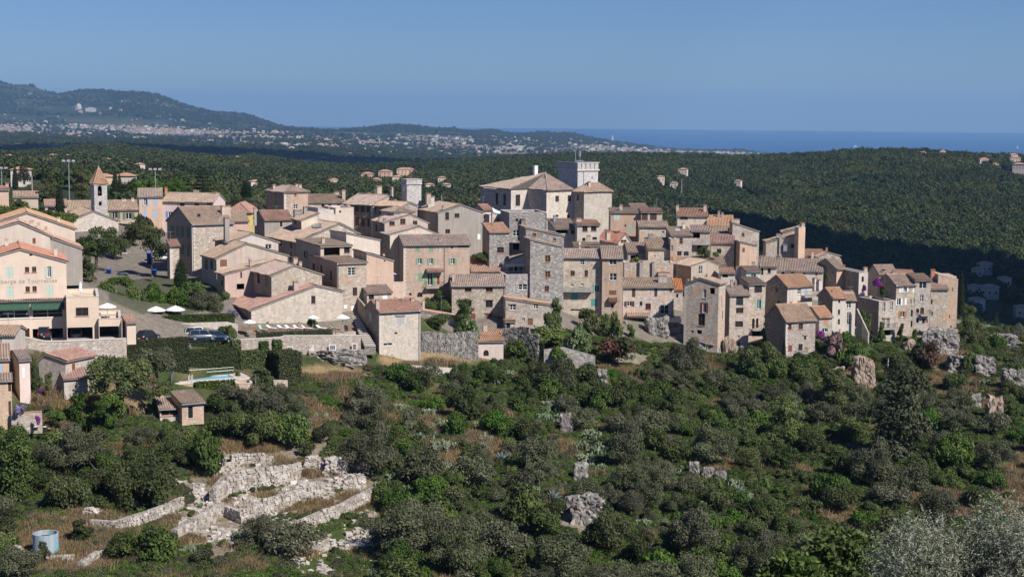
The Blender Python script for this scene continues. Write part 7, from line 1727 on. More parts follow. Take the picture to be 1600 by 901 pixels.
for nm, lb, pp, ss in (('forest', 'dense pine wood covering the hills behind the village', np.concatenate([p1, p2]), np.concatenate([s1, s2])),
                       ('far_woods', 'hazy woods and tree lines on the plain and the mountains beyond', np.concatenate([p3, p4, p5]), np.concatenate([s3, s4, s5]))):
 rt, ix = rot_idx(len(pp), 4)
 instancer(nm, lb, pp, ss, rt, ix, farp)
def grass_mesh(seed):
 g = np.random.default_rng(seed); n = 260
 C = np.stack([g.normal(size=n) * .45, g.normal(size=n) * .45, np.full(n, .22)], 1)
 h = g.uniform(.25, .7, n); C[:, 2] = h / 2
 lean = g.normal(size=(n, 2)) * .18; w = g.uniform(.02, .05, n)
 a = g.uniform(0, 3.14, n); dx, dy = np.cos(a) * w, np.sin(a) * w
 b0 = np.stack([C[:, 0] - dx, C[:, 1] - dy, np.zeros(n)], 1); b1 = np.stack([C[:, 0] + dx, C[:, 1] + dy, np.zeros(n)], 1)
 t = np.stack([C[:, 0] + lean[:, 0] * h * 2, C[:, 1] + lean[:, 1] * h * 2, h], 1)
 v = np.stack([b0, b1, t], 1).reshape(-1, 3)
 me = bpy.data.meshes.new('dry_grass_tuft'); me.from_pydata(v.tolist(), [], [(3 * i, 3 * i + 1, 3 * i + 2) for i in range(n)]); me.update()
 at = me.attributes.new('leafvar', 'FLOAT', 'POINT'); at.data.foreach_set('value', np.repeat(np.clip(.5 + g.normal(size=n) * .25, 0, 1), 3).astype(np.float32))
 me.materials.append(M['l_dry']); return me
gp = []
for i, (px, py, lb) in enumerate(((650, 566, 'dry straw coloured grass tuft at the foot of the small stone house'), (770, 552, 'dry grass tuft beside the pale pink house'), (1478, 560, 'dry grass tuft beside the path at the right'))):
 g = ground_at(px, py); o = link('dry_grass_tuft', grass_mesh(i), None, g); tag(o, lb, 'grass tuft'); gp.append(o)
def slope_xy(n):
 px = RNG.uniform(-60, 1660, n); fd = np.interp(px, FRONT_X, FRONT_D) + np.interp(px, [0, 180, 240, 600, 780, 820, 1700], [14, 14, 5, 6, 8, 20, 22])
 D = np.sqrt(RNG.uniform(150 ** 2, fd ** 2)); return (px - 800) / F * D, D
x, y = slope_xy(26000); z = Tv(x, y)
def to_px(x, y, z):
 k = x * fwd.x + y * fwd.y + z * fwd.z
 return 800 + F * (x * cr.x + y * cr.y + z * cr.z) / k, 450.5 - F * (x * cu.x + y * cu.y + z * cu.z) / k
qx, qy = to_px(x, y, z)
kindw = np.zeros((len(x), 6))
for (a, b, rx, ry, kk) in PATCH:
 d = np.sqrt(((qx - a) / rx) ** 2 + ((qy - b) / ry) ** 2); kindw[:, kk] = np.maximum(kindw[:, kk], (d < 1))
inst = np.array([any(inside(pl, (a, b)) for pl in STONY) for a, b in zip(qx, qy)])
hs = np.array([in_house(a, b, .8) for a, b in zip(x, y)])
nn = fbm(x / 6, y / 6, 21)
cac = np.array([any((a - g.x) ** 2 + (b_ - g.y + .8) ** 2 < (w_ * g.y / F * .6) ** 2 for g, w_ in CPOS) for a, b_ in zip(x, y)])
openl = (qx > 440) & (qx < 800) & (qy > 560) & (qy < 720)
ug = ~cac & (~openl | (nn > -.05)) & ~hs & (~inst | (nn > .03)) & (kindw[:, 4] == 0) & ((kindw[:, 1] == 0) | (nn > .25)) & ((kindw[:, 2] == 0) | (nn > .08)) & (nn > -.27)
dg = ~hs & (((kindw[:, 1] > 0) & (nn < .3)) | ((kindw[:, 2] > 0) & (nn > -.1) & (nn < .12)) | ((nn < -.22) & (RNG.uniform(size=len(x)) < .5)) | (inst & (nn > .2)))
pts = np.stack([x, y, z - .15], 1)
small = []
for kd in ('greenbush', 'bush', 'creeper', 'olivebush'):
 for (o, p, w) in VEG:
  if o.name.startswith(KINDNAME[kd][0]) and o.type == 'MESH': small.append(o); break
n_ = ug.sum(); rt, ix = rot_idx(n_, len(small))
s_ = RNG.uniform(.18, .46, n_)
rg = np.clip((qx[ug] - 1000) / 300, 0, 1) * (RNG.uniform(size=n_) < .85)
ix = np.where(rg > .4, small.index(next(o for o in small if o.name.startswith('creeper'))), ix)
s_ = s_ * (1 + .55 * rg); flat_ = 1 - .35 * rg
instancer('undergrowth', 'low green scrub and creepers covering the slope', pts[ug], np.stack([s_ * 1.15, s_ * 1.15, s_ * RNG.uniform(.6, 1.2, n_) * flat_], 1), rt, ix, small)
n_ = dg.sum(); rt, ix = rot_idx(n_, len(gp)); s_ = RNG.uniform(.8, 1.7, n_)
instancer('dry_grass', 'dry straw coloured grass between the shrubs', pts[dg], np.stack([s_, s_, s_], 1), rt, ix, gp)
def cactus_mesh(seed):
 g = random.Random(seed); mb = MB(); var = []
 def pad(c, up, nrm, r):
  side = up.cross(nrm).normalized(); n = 8; vs = []
  for t_ in (-.09, .09):
   for i in range(n):
    a = 2 * math.pi * i / n
    vs.append(c + up * (r * (1 + math.sin(a)) * 1.05) + side * (r * .72 * math.cos(a)) + nrm * (t_ * r * 2.2))
  mb.add(vs, [tuple(range(n - 1, -1, -1)), tuple(range(n, 2 * n))] + [(i, (i + 1) % n, n + (i + 1) % n, n + i) for i in range(n)])
  var.extend([min(1, max(0, .45 + g.gauss(0, .22)))] * (2 * n))
 def grow(c, up, lv, r):
  nrm = Vector((g.uniform(-1, 1), g.uniform(-1, 1), g.uniform(-.2, .2))); nrm = (nrm - up * nrm.dot(up)).normalized()
  pad(c, up, nrm, r); tip = c + up * (r * 2.05)
  if lv > 0:
   for _ in range(g.choice([1, 2, 2, 3])):
    side = up.cross(nrm)
    u2 = (up + side * g.uniform(-.9, .9) + nrm * g.uniform(-.5, .5)).normalized(); grow(tip - up * r * .25 + side * g.uniform(-.5, .5) * r, u2, lv - 1, r * g.uniform(.8, .98))
 for _ in range(15):
  a, q = g.uniform(0, 6.28), math.sqrt(g.uniform(0, 1)) * 1.9
  grow(Vector((q * math.cos(a), q * math.sin(a), -.1)), Vector((g.uniform(-.3, .3), g.uniform(-.3, .3), 1)).normalized(), g.choice([2, 3, 3]), g.uniform(.22, .3))
 me = mb.mesh('prickly_pear', [M['cactus']]); at = me.attributes.new('leafvar', 'FLOAT', 'POINT'); at.data.foreach_set('value', np.array(var, np.float32)); return me
CM = [cactus_mesh(i) for i in range(3)]
CACT_LM = LANDMARKS
used = {}
for i, (px, py, w) in enumerate(CACT):
 g = CPOS[i][0]; s = w * g.y / F / 3.9
 o = link('prickly_pear', CM[i % 3], None, g); o.scale = (s, s, s * 1.05); o.rotation_euler = (0, 0, i * 1.3)
 b_ = min(LANDMARKS, key=lambda l: (l[0] - px) ** 2 + (l[1] - py) ** 2)
 dx, dy = px - b_[0], py - b_[1]
 rel = ('right of' if dx > 0 else 'left of') if abs(dx) > abs(dy) else ('below' if dy > 0 else 'above')
 lb = f'pale prickly pear clump {rel} {b_[2]}'; used.setdefault(lb, []).append(o); tag(o, lb, 'cactus', None)
for lb, l_ in used.items():
 if len(l_) > 1:
  for o in l_: o['group'] = 'cactus clumps: ' + lb
def agave_mesh():
 g = random.Random(3); mb = MB()
 for i in range(30):
  a = i * 2.4; el = .25 + 1.1 * (i / 30); ln = g.uniform(.9, 1.25); w = .1
  d = Vector((math.cos(a) * math.cos(el), math.sin(a) * math.cos(el), math.sin(el))); s = Vector((-math.sin(a), math.cos(a), 0)); n = s.cross(d)
  if n.z < 0: n = -n
  p = [Vector((0, 0, .05)), d * ln * .5 + n * .02, d * ln - Vector((0, 0, .12 * (1.4 - el)))]
  mb.add([p[0] - s * w * .7, p[0] + s * w * .7, p[1] + s * w + n * .04, p[1] - n * .02, p[1] - s * w + n * .04, p[2]], [(0, 1, 2, 3), (0, 3, 4), (3, 2, 5), (4, 3, 5)])
 return mb.mesh('agave', [M['agave']])
AM = agave_mesh()
for px, py, s, lb in ((785, 722, 1.5, 'blue grey agave rosette on the bare patch above the bottom trees'), (866, 782, 1.4, 'blue grey agave left of the grey rocks'), (936, 786, 1.3, 'blue grey agave right above the grey rocks'), (756, 700, 1.0, 'small agave left of the prickly pears'), (1155, 770, 1.2, 'agave beside the pale rock bands')):
 g = ground_at(px, py); o = link('agave', AM, None, g); o.scale = (s, s, s); tag(o, lb, 'agave')
def rock(px, py, wpx, hpx, label, D=None, mat='rock', seed=0, deep=.7, cat='rock', crag=.32):
 g = ground_at(px, py) if D is None else P(px, py, D)
 w, h = wpx * g.y / F, hpx * g.y / F
 bm = bmesh.new(); bmesh.ops.create_icosphere(bm, subdivisions=5 if wpx > 26 else 4, radius=1.0)
 o3 = Vector((seed * 7.7 + px, py * .3, 0))
 bs = max(.55, min(w, h) * .24)                        # block size between the joints
 for v in bm.verts:
  p = v.co
  q = Vector((max(-.72, min(.72, p.x)) / .72, max(-.72, min(.72, p.y)) / .72, max(-.72, min(.72, p.z)) / .72))
  sc_ = Vector((q.x * w / 2, q.y * w / 2 * deep, q.z * h * .60))
  u = Vector((sc_.x / bs, sc_.y / bs, sc_.z / (bs * .7))) + o3
  u += Vector((noise.noise(u * .6), noise.noise(u * .6 + Vector((9, 0, 0))), noise.noise(u * .6 + Vector((0, 9, 0))))) * .45
  ds, ps = noise.voronoi(u)
  hsh = (math.sin(ps[0].x * 12.9 + ps[0].y * 78.2 + ps[0].z * 37.7) * 43758.5) % 1.0
  crack = max(0.0, .16 - (ds[1] - ds[0])) / .16
  n1_ = noise.noise(u * .35)
  k = 1 + .30 * (hsh - .55) + crag * n1_ - .16 * crack + .05 * noise.noise(u * 3)
  tp = 1.12 - .22 * (q.z * .5 + .5)
  v.co = Vector((sc_.x * k * tp, sc_.y * k * tp, sc_.z * 1.35 * (1 + .2 * (hsh - .5) + .2 * n1_)))
 me = bpy.data.meshes.new('rock'); bm.to_mesh(me); bm.free(); me.materials.append(M[mat])
 o = link('rock_outcrop', me, None, (g.x, g.y + w * deep * .25, g.z + h * .22)); tag(o, label, cat)
 return o
ROCKS = [(1350, 606, 34, 44, 'white limestone cliff below the pink flowering tree', None, 'ochrerock'), (1310, 604, 22, 28, 'ochre stained cliff left of the white limestone cliff', None, 'ochrerock'), (1473, 553, 46, 34, 'grey fissured crag under the last stone houses', 322, 'rock'), (1490, 536, 16, 16, 'rounded grey boulder right of the fissured crag', 324, 'rock'), (1450, 532, 18, 12, 'pale block under the outer house balcony', 322, 'rock'), (1420, 566, 20, 32, 'ochre rock pillar under the four storey house', 321, 'ochrerock'),
 (1108, 582, 46, 46, 'grey cliff under the big corner house', 311, 'rock'), (1140, 572, 22, 42, 'brown edged cliff beside the slim tower house', 311, 'ochrerock'), (1160, 566, 30, 24, 'white rock at the foot of the ochre rendered house', 312, 'rock'), (1028, 545, 34, 46, 'leaning grey slab under the cream awning', 314, 'rock'), (1020, 552, 44, 14, 'flat layered slab below the leaning grey slab', 311, 'rock'), (1062, 548, 30, 22, 'ochre rock under the concrete balcony', 315, 'ochrerock'), (975, 524, 12, 20, 'pale rock beside the lemon tree', 314, 'rock'),
 (505, 572, 92, 24, 'long grey rock shelf under the terrace wall', 257.5, 'rock'), (560, 570, 26, 22, 'small grey rock at the right end of the rock shelf', 259, 'rock'),
 (1502, 582, 40, 24, 'grey outcrop below the dry path', None, 'rock'), (1540, 586, 30, 28, 'outcrop above the tiny concrete hut', None, 'rock'), (1556, 656, 26, 36, 'tall cream crag low at the right', None, 'ochrerock'), (1585, 612, 34, 34, 'grey outcrop at the right edge', None, 'rock'), (1524, 640, 18, 24, 'white rock splinter left of the cream crag', None, 'rock'), (1570, 540, 40, 16, 'pale rocks under the hikers', None, 'rock'),
 (884, 676, 20, 30, 'grey rock between the prickly pears', None, 'rock'), (908, 752, 24, 26, 'narrow pale rock rib on the slope', None, 'rock'), (920, 818, 54, 40, 'tilted grey rock slabs near the bottom centre', None, 'rock'), (895, 800, 22, 26, 'smaller slab left of the tilted grey slabs', None, 'rock'), (1084, 744, 18, 22, 'left pale rock tooth on the middle slope', None, 'rock'), (1106, 748, 20, 18, 'middle pale rock tooth on the middle slope', None, 'rock'), (1126, 752, 20, 16, 'right pale rock tooth on the middle slope', None, 'rock'), (1090, 812, 22, 26, 'pale rock in the scrub right of the tilted slabs', None, 'rock'), (938, 602, 24, 26, 'layered pale rock below the dry grass ledge', None, 'rock'), (845, 728, 12, 14, 'small grey rock under the prickly pear patch', None, 'rock'),
 (490, 734, 30, 20, 'white bedrock at the top of the terraces', None, 'rubble'), (525, 742, 40, 24, 'broad white bedrock right of the top terrace', None, 'rubble'), (555, 760, 30, 18, 'white bedrock beside the prickly pear', None, 'rubble'), (140, 806, 26, 12, 'pale flat boulder by the bare beds', None, 'rubble'), (310, 770, 20, 14, 'white boulder at the left end of the terraces', None, 'rubble'), (535, 800, 10, 7, 'loose white boulder on the soil under the terrace wall', None, 'rubble'), (428, 862, 30, 16, 'white stepped rock below the blue barrel', None, 'rubble'), (240, 870, 22, 26, 'grey rock face beside the bare garden bed', None, 'rock')]
for i, r_ in enumerate(ROCKS): rock(*r_[:5], D=r_[5], mat=r_[6], seed=i)
TW = [('lowest long dry stone terrace wall curving right', [(401, 821, 836, None), (439, 824, 844, None), (474, 811, 830, None), (532, 789, 810, None), (588, 762, 782, None)]),
 ('middle dry stone terrace wall above the vegetable strip', [(352, 792, 806, None), (378, 800, 818, None), (410, 785, 806, None), (445, 771, 796, None), (503, 757, 778, None)]),
 ('upper dry stone terrace wall with ochre stones', [(335, 766, 788, None), (352, 745, 775, None), (387, 736, 764, None), (430, 734, 758, None), (468, 726, 744, None)]),
 ('sloping dry stone wall dropping left below the terraces', [(275, 828, 846, None), (300, 813, 834, None), (346, 786, 808, None)]),
 ('long rough stone wall running left towards the bare beds', [(142, 815, 824, None), (185, 814, 832, None), (229, 801, 822, None), (258, 790, 810, None), (284, 778, 796, None)]),
 ('short stone wall at the bottom left beds', [(130, 878, 892, None), (159, 860, 872, None)]),
 ('ring of low stones around the painted tank', [(12, 836, 844, None), (22, 854, 863, None), (46, 868, 876, None), (70, 871, 878, None), (112, 868, 876, None)]),
 ('small pale wall at the top of the terraces', [(361, 712, 724, None), (411, 709, 722, None)]),
 ('broken stone wall under the pool house', [(392, 700, 706, None), (330, 690, 700, None)] if False else [(385, 622, 634, 238), (420, 622, 640, 238), (446, 624, 634, 240)])]
for lb, pts_ in TW: wall_line(lb, pts_, .7, 'dry', 'dry_stone_wall', 'wall', None, 1.0)
wall_line('high rubble retaining wall under the hotel garages', [(22, 523, 556, 222), (50, 530, 558, 222.5), (71, 534, 560, 223), (99, 533.5, 556, 224), (198, 529.5, 550, 227)], .7, 'stone', 'retaining_wall', 'wall', 'quoin')
wall_line('pale stone wall under the ivy behind the parked cars', [(210, 506, 531, 251), (260, 506, 531, 253), (356, 503, 529, 256.5), (372, 507, 528, 257)], .7, 'stonel', 'stone_wall', 'wall')
wall_line('long stone terrace wall below the parked cars and sunbeds', [(296, 533, 560, 247), (380, 531, 560, 251), (440, 527.5, 562, 254), (446, 525, 562, 254.3), (564, 524.5, 562, 260)], .6, 'stone', 'retaining_wall', 'wall', 'quoin')
wall_line('low planter wall at the edge of the sunbathing terrace', [(520, 521, 526, 261), (556, 519, 525, 262)], .3, 'stonel', 'planter_wall', 'wall', 'quoin')
wall_line('grey rubble garden wall right of the small stone house', [(657, 521, 564, 271), (700, 522, 566, 276), (745, 520, 572, 280)], .6, 'stoneg', 'stone_wall', 'wall', None, .8, 'rock')
wall_line('low pale path wall below the dry grass', [(642, 570, 577, 263), (680, 573, 580, 265), (722, 576, 584, 267)], .4, 'stonel', 'path_wall', 'wall')
wall_line('ruined stone wall falling away right of the arched porch', [(786, 514, 540, 287), (812, 512, 560, 286), (826, 522, 572, 285), (840, 548, 580, 284)], .7, 'stoneg', 'ruined_wall', 'wall', None, .8, 'rock')
wall_line('low grey wall under the flowering oleander', [(850, 546, 560, 280), (880, 542, 562, 281), (930, 556, 572, 282)], .5, 'stoneg', 'stone_wall', 'wall')
wall_line('tall brown wall along the right side of the steps', [(557, 464, 492, 276), (566, 474, 506, 272.5), (573, 484, 516, 270)], .35, 'brownp', 'garden_wall', 'wall')
wall_line('leaning stone buttress wall beside the laundry house', [(1337, 482, 524, 317), (1346, 500, 522, 316), (1356, 520, 528, 315)], .5, 'stone', 'buttress_wall', 'wall')
wall_line('small garden wall with terracotta cap at the left edge', [(18, 646, 664, 199), (66, 643, 662, 200.5)], .4, 'stonec', 'garden_wall', 'wall', 'terracotta')
wall_line('grey stone wall stub right of the tall clipped hedge', [(428, 594, 624, 240), (450, 594, 624, 241)], .5, 'stone', 'stone_wall', 'wall')
wall_line('terrace wall under the sage shuttered house', [(606, 441, 470, 294), (632, 441, 470, 297)], .3, 'stonep', 'terrace_wall', 'wall', 'quoin')
sb = MB(); g_ = random.Random(8); nst = 0
while nst < 3600:
 poly = g_.choice(STONY[:1] * 6 + STONY[1:2]); xs = [p[0] for p in poly]; ys = [p[1] for p in poly]
 px, py = g_.uniform(min(xs), max(xs)), g_.uniform(min(ys), max(ys))
 if not inside(poly, (px, py)): continue
 f_ = noise.noise(Vector((px * .02, py * .035, 5)))
 if f_ < -.02 and g_.random() < .93: continue
 if px < 260 and g_.random() < .8: continue
 D = np.interp(py, [700, 720, 800, 901], [211, 206, 187, 165]); q = P(px, py, D); x_, y_ = q.x, q.y
 s = g_.choice([.1, .13, .16, .2, .28, .4]) * g_.uniform(.8, 1.3)
 zt_ = T(x_, y_)
 st = MB(); lump(st, (0, 0, 0), s, s * g_.uniform(.6, 1), s * .6, g_)
 rm_ = Matrix.Rotation(g_.uniform(0, 3), 3, 'Z') @ Matrix.Rotation(g_.uniform(-.4, .4), 3, 'X')
 sb.add([rm_ @ Vector(v) + Vector((x_, y_, zt_ + s * .2)) for v in st.v], st.f); nst += 1
tag(sb.build('rubble', M['rubble']), 'loose white stones strewn over the terraces', kind='stuff')
def leaf_box(name, parent, x0, x1, y0, y1, z0, z1, n, size, mat, seed, core='l_cyp'):
 g = np.random.default_rng(seed)
 faces = [((x1 - x0) * (z1 - z0), 1, -1), ((x1 - x0) * (y1 - y0), 2, 1), ((y1 - y0) * (z1 - z0), 0, -1), ((y1 - y0) * (z1 - z0), 0, 1), ((x1 - x0) * (z1 - z0), 1, 1)]
 pr = np.array([f[0] for f in faces]); pr /= pr.sum(); k = g.choice(len(faces), n, p=pr)
 C = np.stack([g.uniform(x0, x1, n), g.uniform(y0, y1, n), g.uniform(z0, z1, n)], 1); Nn = np.zeros((n, 3))
 lo = np.array([x0, y0, z0]); hi = np.array([x1, y1, z1])
 for i, (_, ax, sg) in enumerate(faces):
  m_ = k == i; C[m_, ax] = (hi if sg > 0 else lo)[ax] + g.normal(size=m_.sum()) * .06; Nn[m_, ax] = sg
 Nn = unit(Nn * .9 + g.normal(size=(n, 3)) * .5)
 return link(name, leaf_mesh(name, C, Nn, size * g.uniform(.6, 1.4, n), .42 + g.normal(size=n) * .18, mat, g, .7), parent)
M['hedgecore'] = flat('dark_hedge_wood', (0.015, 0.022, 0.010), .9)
def hedge(label, px0, px1, yt, yb, D0, D1, thick, mat='l_dark', n=2600, size=.26, name='hedge'):
 yt += 4 * min(1, thick / 3); a = P(px0, yb, D0); b = P(px1, yb, D1); zt = zat(px0, yt, a.x, a.y)
 d = b - a; d.z = 0; ln = d.length; ang = math.atan2(d.y, d.x); z0 = min(a.z, b.z)
 root = empty(name, (a.x, a.y, z0), ang, label, 'hedge'); h_ = zt - z0
 leaf_box('foliage', root, 0, ln, 0, thick, 0, h_, n, size, M[mat], int(px0))
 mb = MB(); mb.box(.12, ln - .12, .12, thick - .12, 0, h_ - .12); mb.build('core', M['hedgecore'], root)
hedge('tall clipped hedge behind the silver olive', 199, 297, 532, 600, 233, 238, 3.0, n=6500)
hedge('long clipped hedge behind the swimming pool', 297.5, 374, 546, 597, 240, 244, 3.0, n=6000)
hedge('lower clipped hedge right of the pool', 376, 424, 548, 592, 244, 247, 2.2, n=3500)
hedge('dark hedge block at the right end of the clipped hedges', 436, 472, 549, 602, 243, 245, 4.5, n=4200)
hedge('square clipped hedge column left above the long hedge', 363, 376.5, 531, 552, 245.5, 246, 1.4, n=700)
hedge('square clipped hedge column in the middle above the hedge', 408, 420, 533, 554, 247, 247.6, 1.2, n=600)
hedge('clipped hedge column right above the hedge', 428, 441, 531, 552, 247.5, 248, 1.5, n=700)
hedge('thick ivy band hanging over the car park wall', 207, 366, 494, 511, 252.5, 257.5, 2.6, 'l_dark', n=6500, size=.3)
hedge('low rosemary strip along the sunbathing terrace edge', 402, 520, 519, 526, 253.5, 258.6, .7, 'l_olive', n=2200, size=.2)
hedge('green plants trailing on the terrace wall under the cars', 300, 372, 536, 544, 246, 249.5, .3, 'l_green', n=700, size=.24)
A = P(268, 599, 232.5); B = P(394, 594.5, 238.5)
d = (B - A); d.z = 0; pl = d.length; pang = math.atan2(d.y, d.x)
pool = empty('swimming_pool', (A.x, A.y, A.z), pang, 'swimming pool on a raised deck behind an ivy covered wall', 'swimming pool')
dep = 5.2; x0, x1, y0, y1 = pl * .14, pl * .80, 1.0, 4.0
mb = MB()
for (a, b, c, e) in ((0, x0, 0, dep), (x1, pl, 0, dep), (x0, x1, 0, y0), (x0, x1, y1, dep)): mb.box(a, b, c, e, -.25, .0)
mb.build('deck', M['stonel'], pool)
mb = MB(); mb.box(x0 - .25, x1 + .25, y0 - .25, y0, .003, .06); mb.box(x0 - .25, x1 + .25, y1, y1 + .25, .003, .06); mb.box(x0 - .25, x0, y0, y1, .003, .06); mb.box(x1, x1 + .25, y0, y1, .003, .06); mb.build('coping', M['quoin'], pool)
mb = MB(); mb.quad((x0, y0, -.06), (x1, y0, -.06), (x1, y1, -.06), (x0, y1, -.06)); mb.build('pool_water', M['poolwater'], pool)
mb = MB(); mb.box(x0, x1, y1 - .02, y1 + .0, -1.2, .0); mb.box(x0, x1, y0, y0 + .02, -1.2, 0); mb.build('liner', M['skyblue'], pool)
mb = MB(); mb.box(0, pl * .9, .05, .5, -4.5, -.25); mb.build('retaining_wall', M['stonep'], pool)
for i in range(9):
 x_ = pl * (.22 + .085 * i); mb = MB(); mb.tube((x_, dep - .15, 0), (x_, dep - .15, 1.0), .025, None, 6)
 if i < 8: mb.tube((x_, dep - .15, .98), (x_ + pl * .085, dep - .15, .98), .013, None, 5); mb.tube((x_, dep - .15, .5), (x_ + pl * .085, dep - .15, .5), .015, None, 5)
 mb.build('fence_post', M['metal'], pool)
for i in range(6):
 y_ = .2 + i * .82; mb = MB(); mb.box(.03 + i * .33, .07 + i * .33, y_ - .02, y_ + .02, 0, 1.35); mb.box(.05 + i * .33, .07 + i * .33, y_ + .03, y_ + .78, .12, 1.3, 1); mb.build('glass_panel', [M['metal'], M['aqua']], pool)
for s_ in (0, .45):
 mb = MB(); bx0 = x0 + 1.2 + s_
 pts_ = [Vector((bx0, y0 - .5, 0)), Vector((bx0, y0 - .5, .8)), Vector((bx0, y0 - .15, 1.0)), Vector((bx0, y0 + .15, .8)), Vector((bx0, y0 + .15, -.5))]
 for a, b in zip(pts_[:-1], pts_[1:]): mb.tube(a, b, .04, None, 6)
 mb.build('ladder_rail', M['white_paint'], pool)
iv = empty('ivy_wall', (A.x, A.y, A.z), pang, 'ivy curtain covering the wall under the swimming pool', 'ivy')
leaf_box('foliage', iv, pl * .28, pl * .79, -.55, 0, -4.6, -.1, 4200, .32, M['l_green'], 3)
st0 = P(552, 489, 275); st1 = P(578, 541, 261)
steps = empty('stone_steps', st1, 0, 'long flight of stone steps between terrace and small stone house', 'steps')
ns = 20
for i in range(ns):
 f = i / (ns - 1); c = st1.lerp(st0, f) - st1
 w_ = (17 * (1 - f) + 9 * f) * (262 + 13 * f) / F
 mb = MB(); mb.box(c.x - w_ / 2, c.x + w_ / 2, c.y, c.y + .72, c.z - 1.4, c.z + .05); mb.box(c.x - w_ / 2 - .02, c.x + w_ / 2 + .02, c.y - .08, c.y + .70, c.z + .053, c.z + .12, 1); mb.build('step', [M['stoned'], M['quoin']], steps)  # worn pale treads; riser stone darkened in colour to paint in step shading
TR = np.random.default_rng(4)
def town_spots(n):
 out = []
 while len(out) < n:
  px = TR.uniform(-20, 1195)
  top = np.interp(px, [0, 440, 520, 800, 900, 1000, 1190], [192, 203, 209, 215, 218, 227, 239]); bot = np.interp(px, [0, 350, 500, 700, 800, 1000, 1190], [210, 222, 242, 248, 240, 240, 243])
  py = top + (bot - top) * TR.beta(1.2, 1.5)
  d = noise.noise(Vector((px * .018, py * .09, 2))) + .5 * noise.noise(Vector((px * .07, py * .3, 8)))
  if d < TR.uniform(-.6, .3): continue
  out.append((px, py))
 return out
def mountain_spots(n):
 out = []
 cl = [(45, 152, 14, 3), (40, 165, 14, 4), (138, 174, 14, 3), (205, 166, 14, 4), (250, 170, 22, 6), (270, 176, 20, 6), (235, 182, 14, 4), (360, 182, 20, 3), (390, 185, 16, 4), (300, 190, 40, 4), (120, 170, 4, 2), (60, 188, 40, 5), (420, 198, 20, 3)]
 while len(out) < n:
  a, b, sx, sy = cl[TR.integers(len(cl))]; out.append((a + TR.normal() * sx, b + TR.normal() * sy))
 return out
TM = [M['towncream'], M['townwhite'], M['townpink']]
def town_mesh(w, d, h, roofk):
 mb = MB(); mb.box(-w / 2, w / 2, -d / 2, d / 2, -12, h, 0)
 if roofk:
  o = w * .05; r = h + d * .16; A, B, C_, D_ = (-w / 2 - o, -d / 2 - o, h + .05), (w / 2 + o, -d / 2 - o, h + .05), (w / 2 + o, d / 2 + o, h + .05), (-w / 2 - o, d / 2 + o, h + .05)
  mb.add([A, B, C_, D_, (-w / 2 + d / 2, 0, r), (w / 2 - d / 2, 0, r)], [(0, 1, 5, 4), (2, 3, 4, 5), (1, 2, 5), (3, 0, 4)], 1)
 else: mb.box(-w / 4, w / 4, -d / 4, d / 4, h + .01, h + 2.6, 0)
 return mb
TP = [town_mesh(16, 12, 7, 1).mesh('town_house', [m_, M['villaroof']]) for m_ in TM] + [town_mesh(30, 13, 12, 0).mesh('town_block', [m_, M['villaroof']]) for m_ in TM[:2]]
spots = [(p, 'town') for p in town_spots(3200)] + [(p, 'mtn') for p in mountain_spots(170)]
res = []
for (px, py), kd in spots:
 pass
PXY = np.array([p for p, _ in spots])
ds = np.geomspace(6500, 17000, 420)
hits = np.full(len(PXY), -1.0)
for i, (px, py) in enumerate(PXY):
 d = ray(px, py); hits[i] = 0
rays = np.array([list(ray(px, py)) for px, py in PXY]); rays /= rays[:, 1:2]
zprev = None; found = np.zeros(len(PXY), bool); pos = np.zeros((len(PXY), 3))
for D in ds:
 pt = rays * D; t = Tv(pt[:, 0], pt[:, 1])
 nw = (pt[:, 2] < t) & ~found
 pos[nw] = np.stack([pt[nw, 0], pt[nw, 1], t[nw]], 1); found |= nw
order = np.argsort(-TR.uniform(size=len(PXY)))
big = MB(); cnt = 0; areas = {}
AREA = [(0, 150, 'far left plain'), (150, 300, 'plain below the mountain'), (300, 440, 'plain under the mountain'), (440, 600, 'plain before the low hill'), (600, 720, 'plain left of the castle'), (720, 860, 'plain behind the castle'), (860, 1000, 'coast beyond the keep'), (1000, 1200, 'coastal spur by the sea')]
DESC = ['cream house with tiled roof', 'white house with tiled roof', 'pale pink house with tiled roof', 'cream flat roofed block', 'white flat roofed block']
for j in order:
 if not found[j]: continue
 x, y, z = pos[j]; kd = spots[j][1]
 k = int(TR.choice(5, p=[.36, .26, .18, .1, .1])); s = TR.uniform(.42, .9) * (1.15 if k > 2 else 1)
 rz = TR.uniform(-.5, .5)
 if cnt < 280:
  o = link('town_house' if k < 3 else 'town_block', TP[k], None, (x, y, z + 2.5)); o.rotation_euler = (0, 0, rz); o.scale = (s, s, s)
  px = PXY[j][0]
  ar = 'mountain slope at left' if kd == 'mtn' else next((t for a, b, t in AREA if a <= px < b), 'far left plain')
  lb = f'tiny {DESC[k]} on the {ar}'; tag(o, lb, 'house', f'far houses: {lb}'); cnt += 1
 else:
  m_ = TP[k]; R_ = Matrix.Translation((x, y, z + 2.5)) @ Matrix.Rotation(rz, 4, 'Z') @ Matrix.Scale(s, 4)
  big.add([R_ @ v.co for v in m_.vertices], [tuple(p.vertices) for p in m_.polygons], 0)
  nf = len(m_.polygons)
  for q in range(nf): big.m[len(big.m) - nf + q] = 3 if m_.polygons[q].material_index == 1 else (k % 3 if k < 3 else k - 3)
tag(big.build('distant_town', TM + [M['villaroof']]), 'white and cream houses of the far coastal towns', kind='stuff')
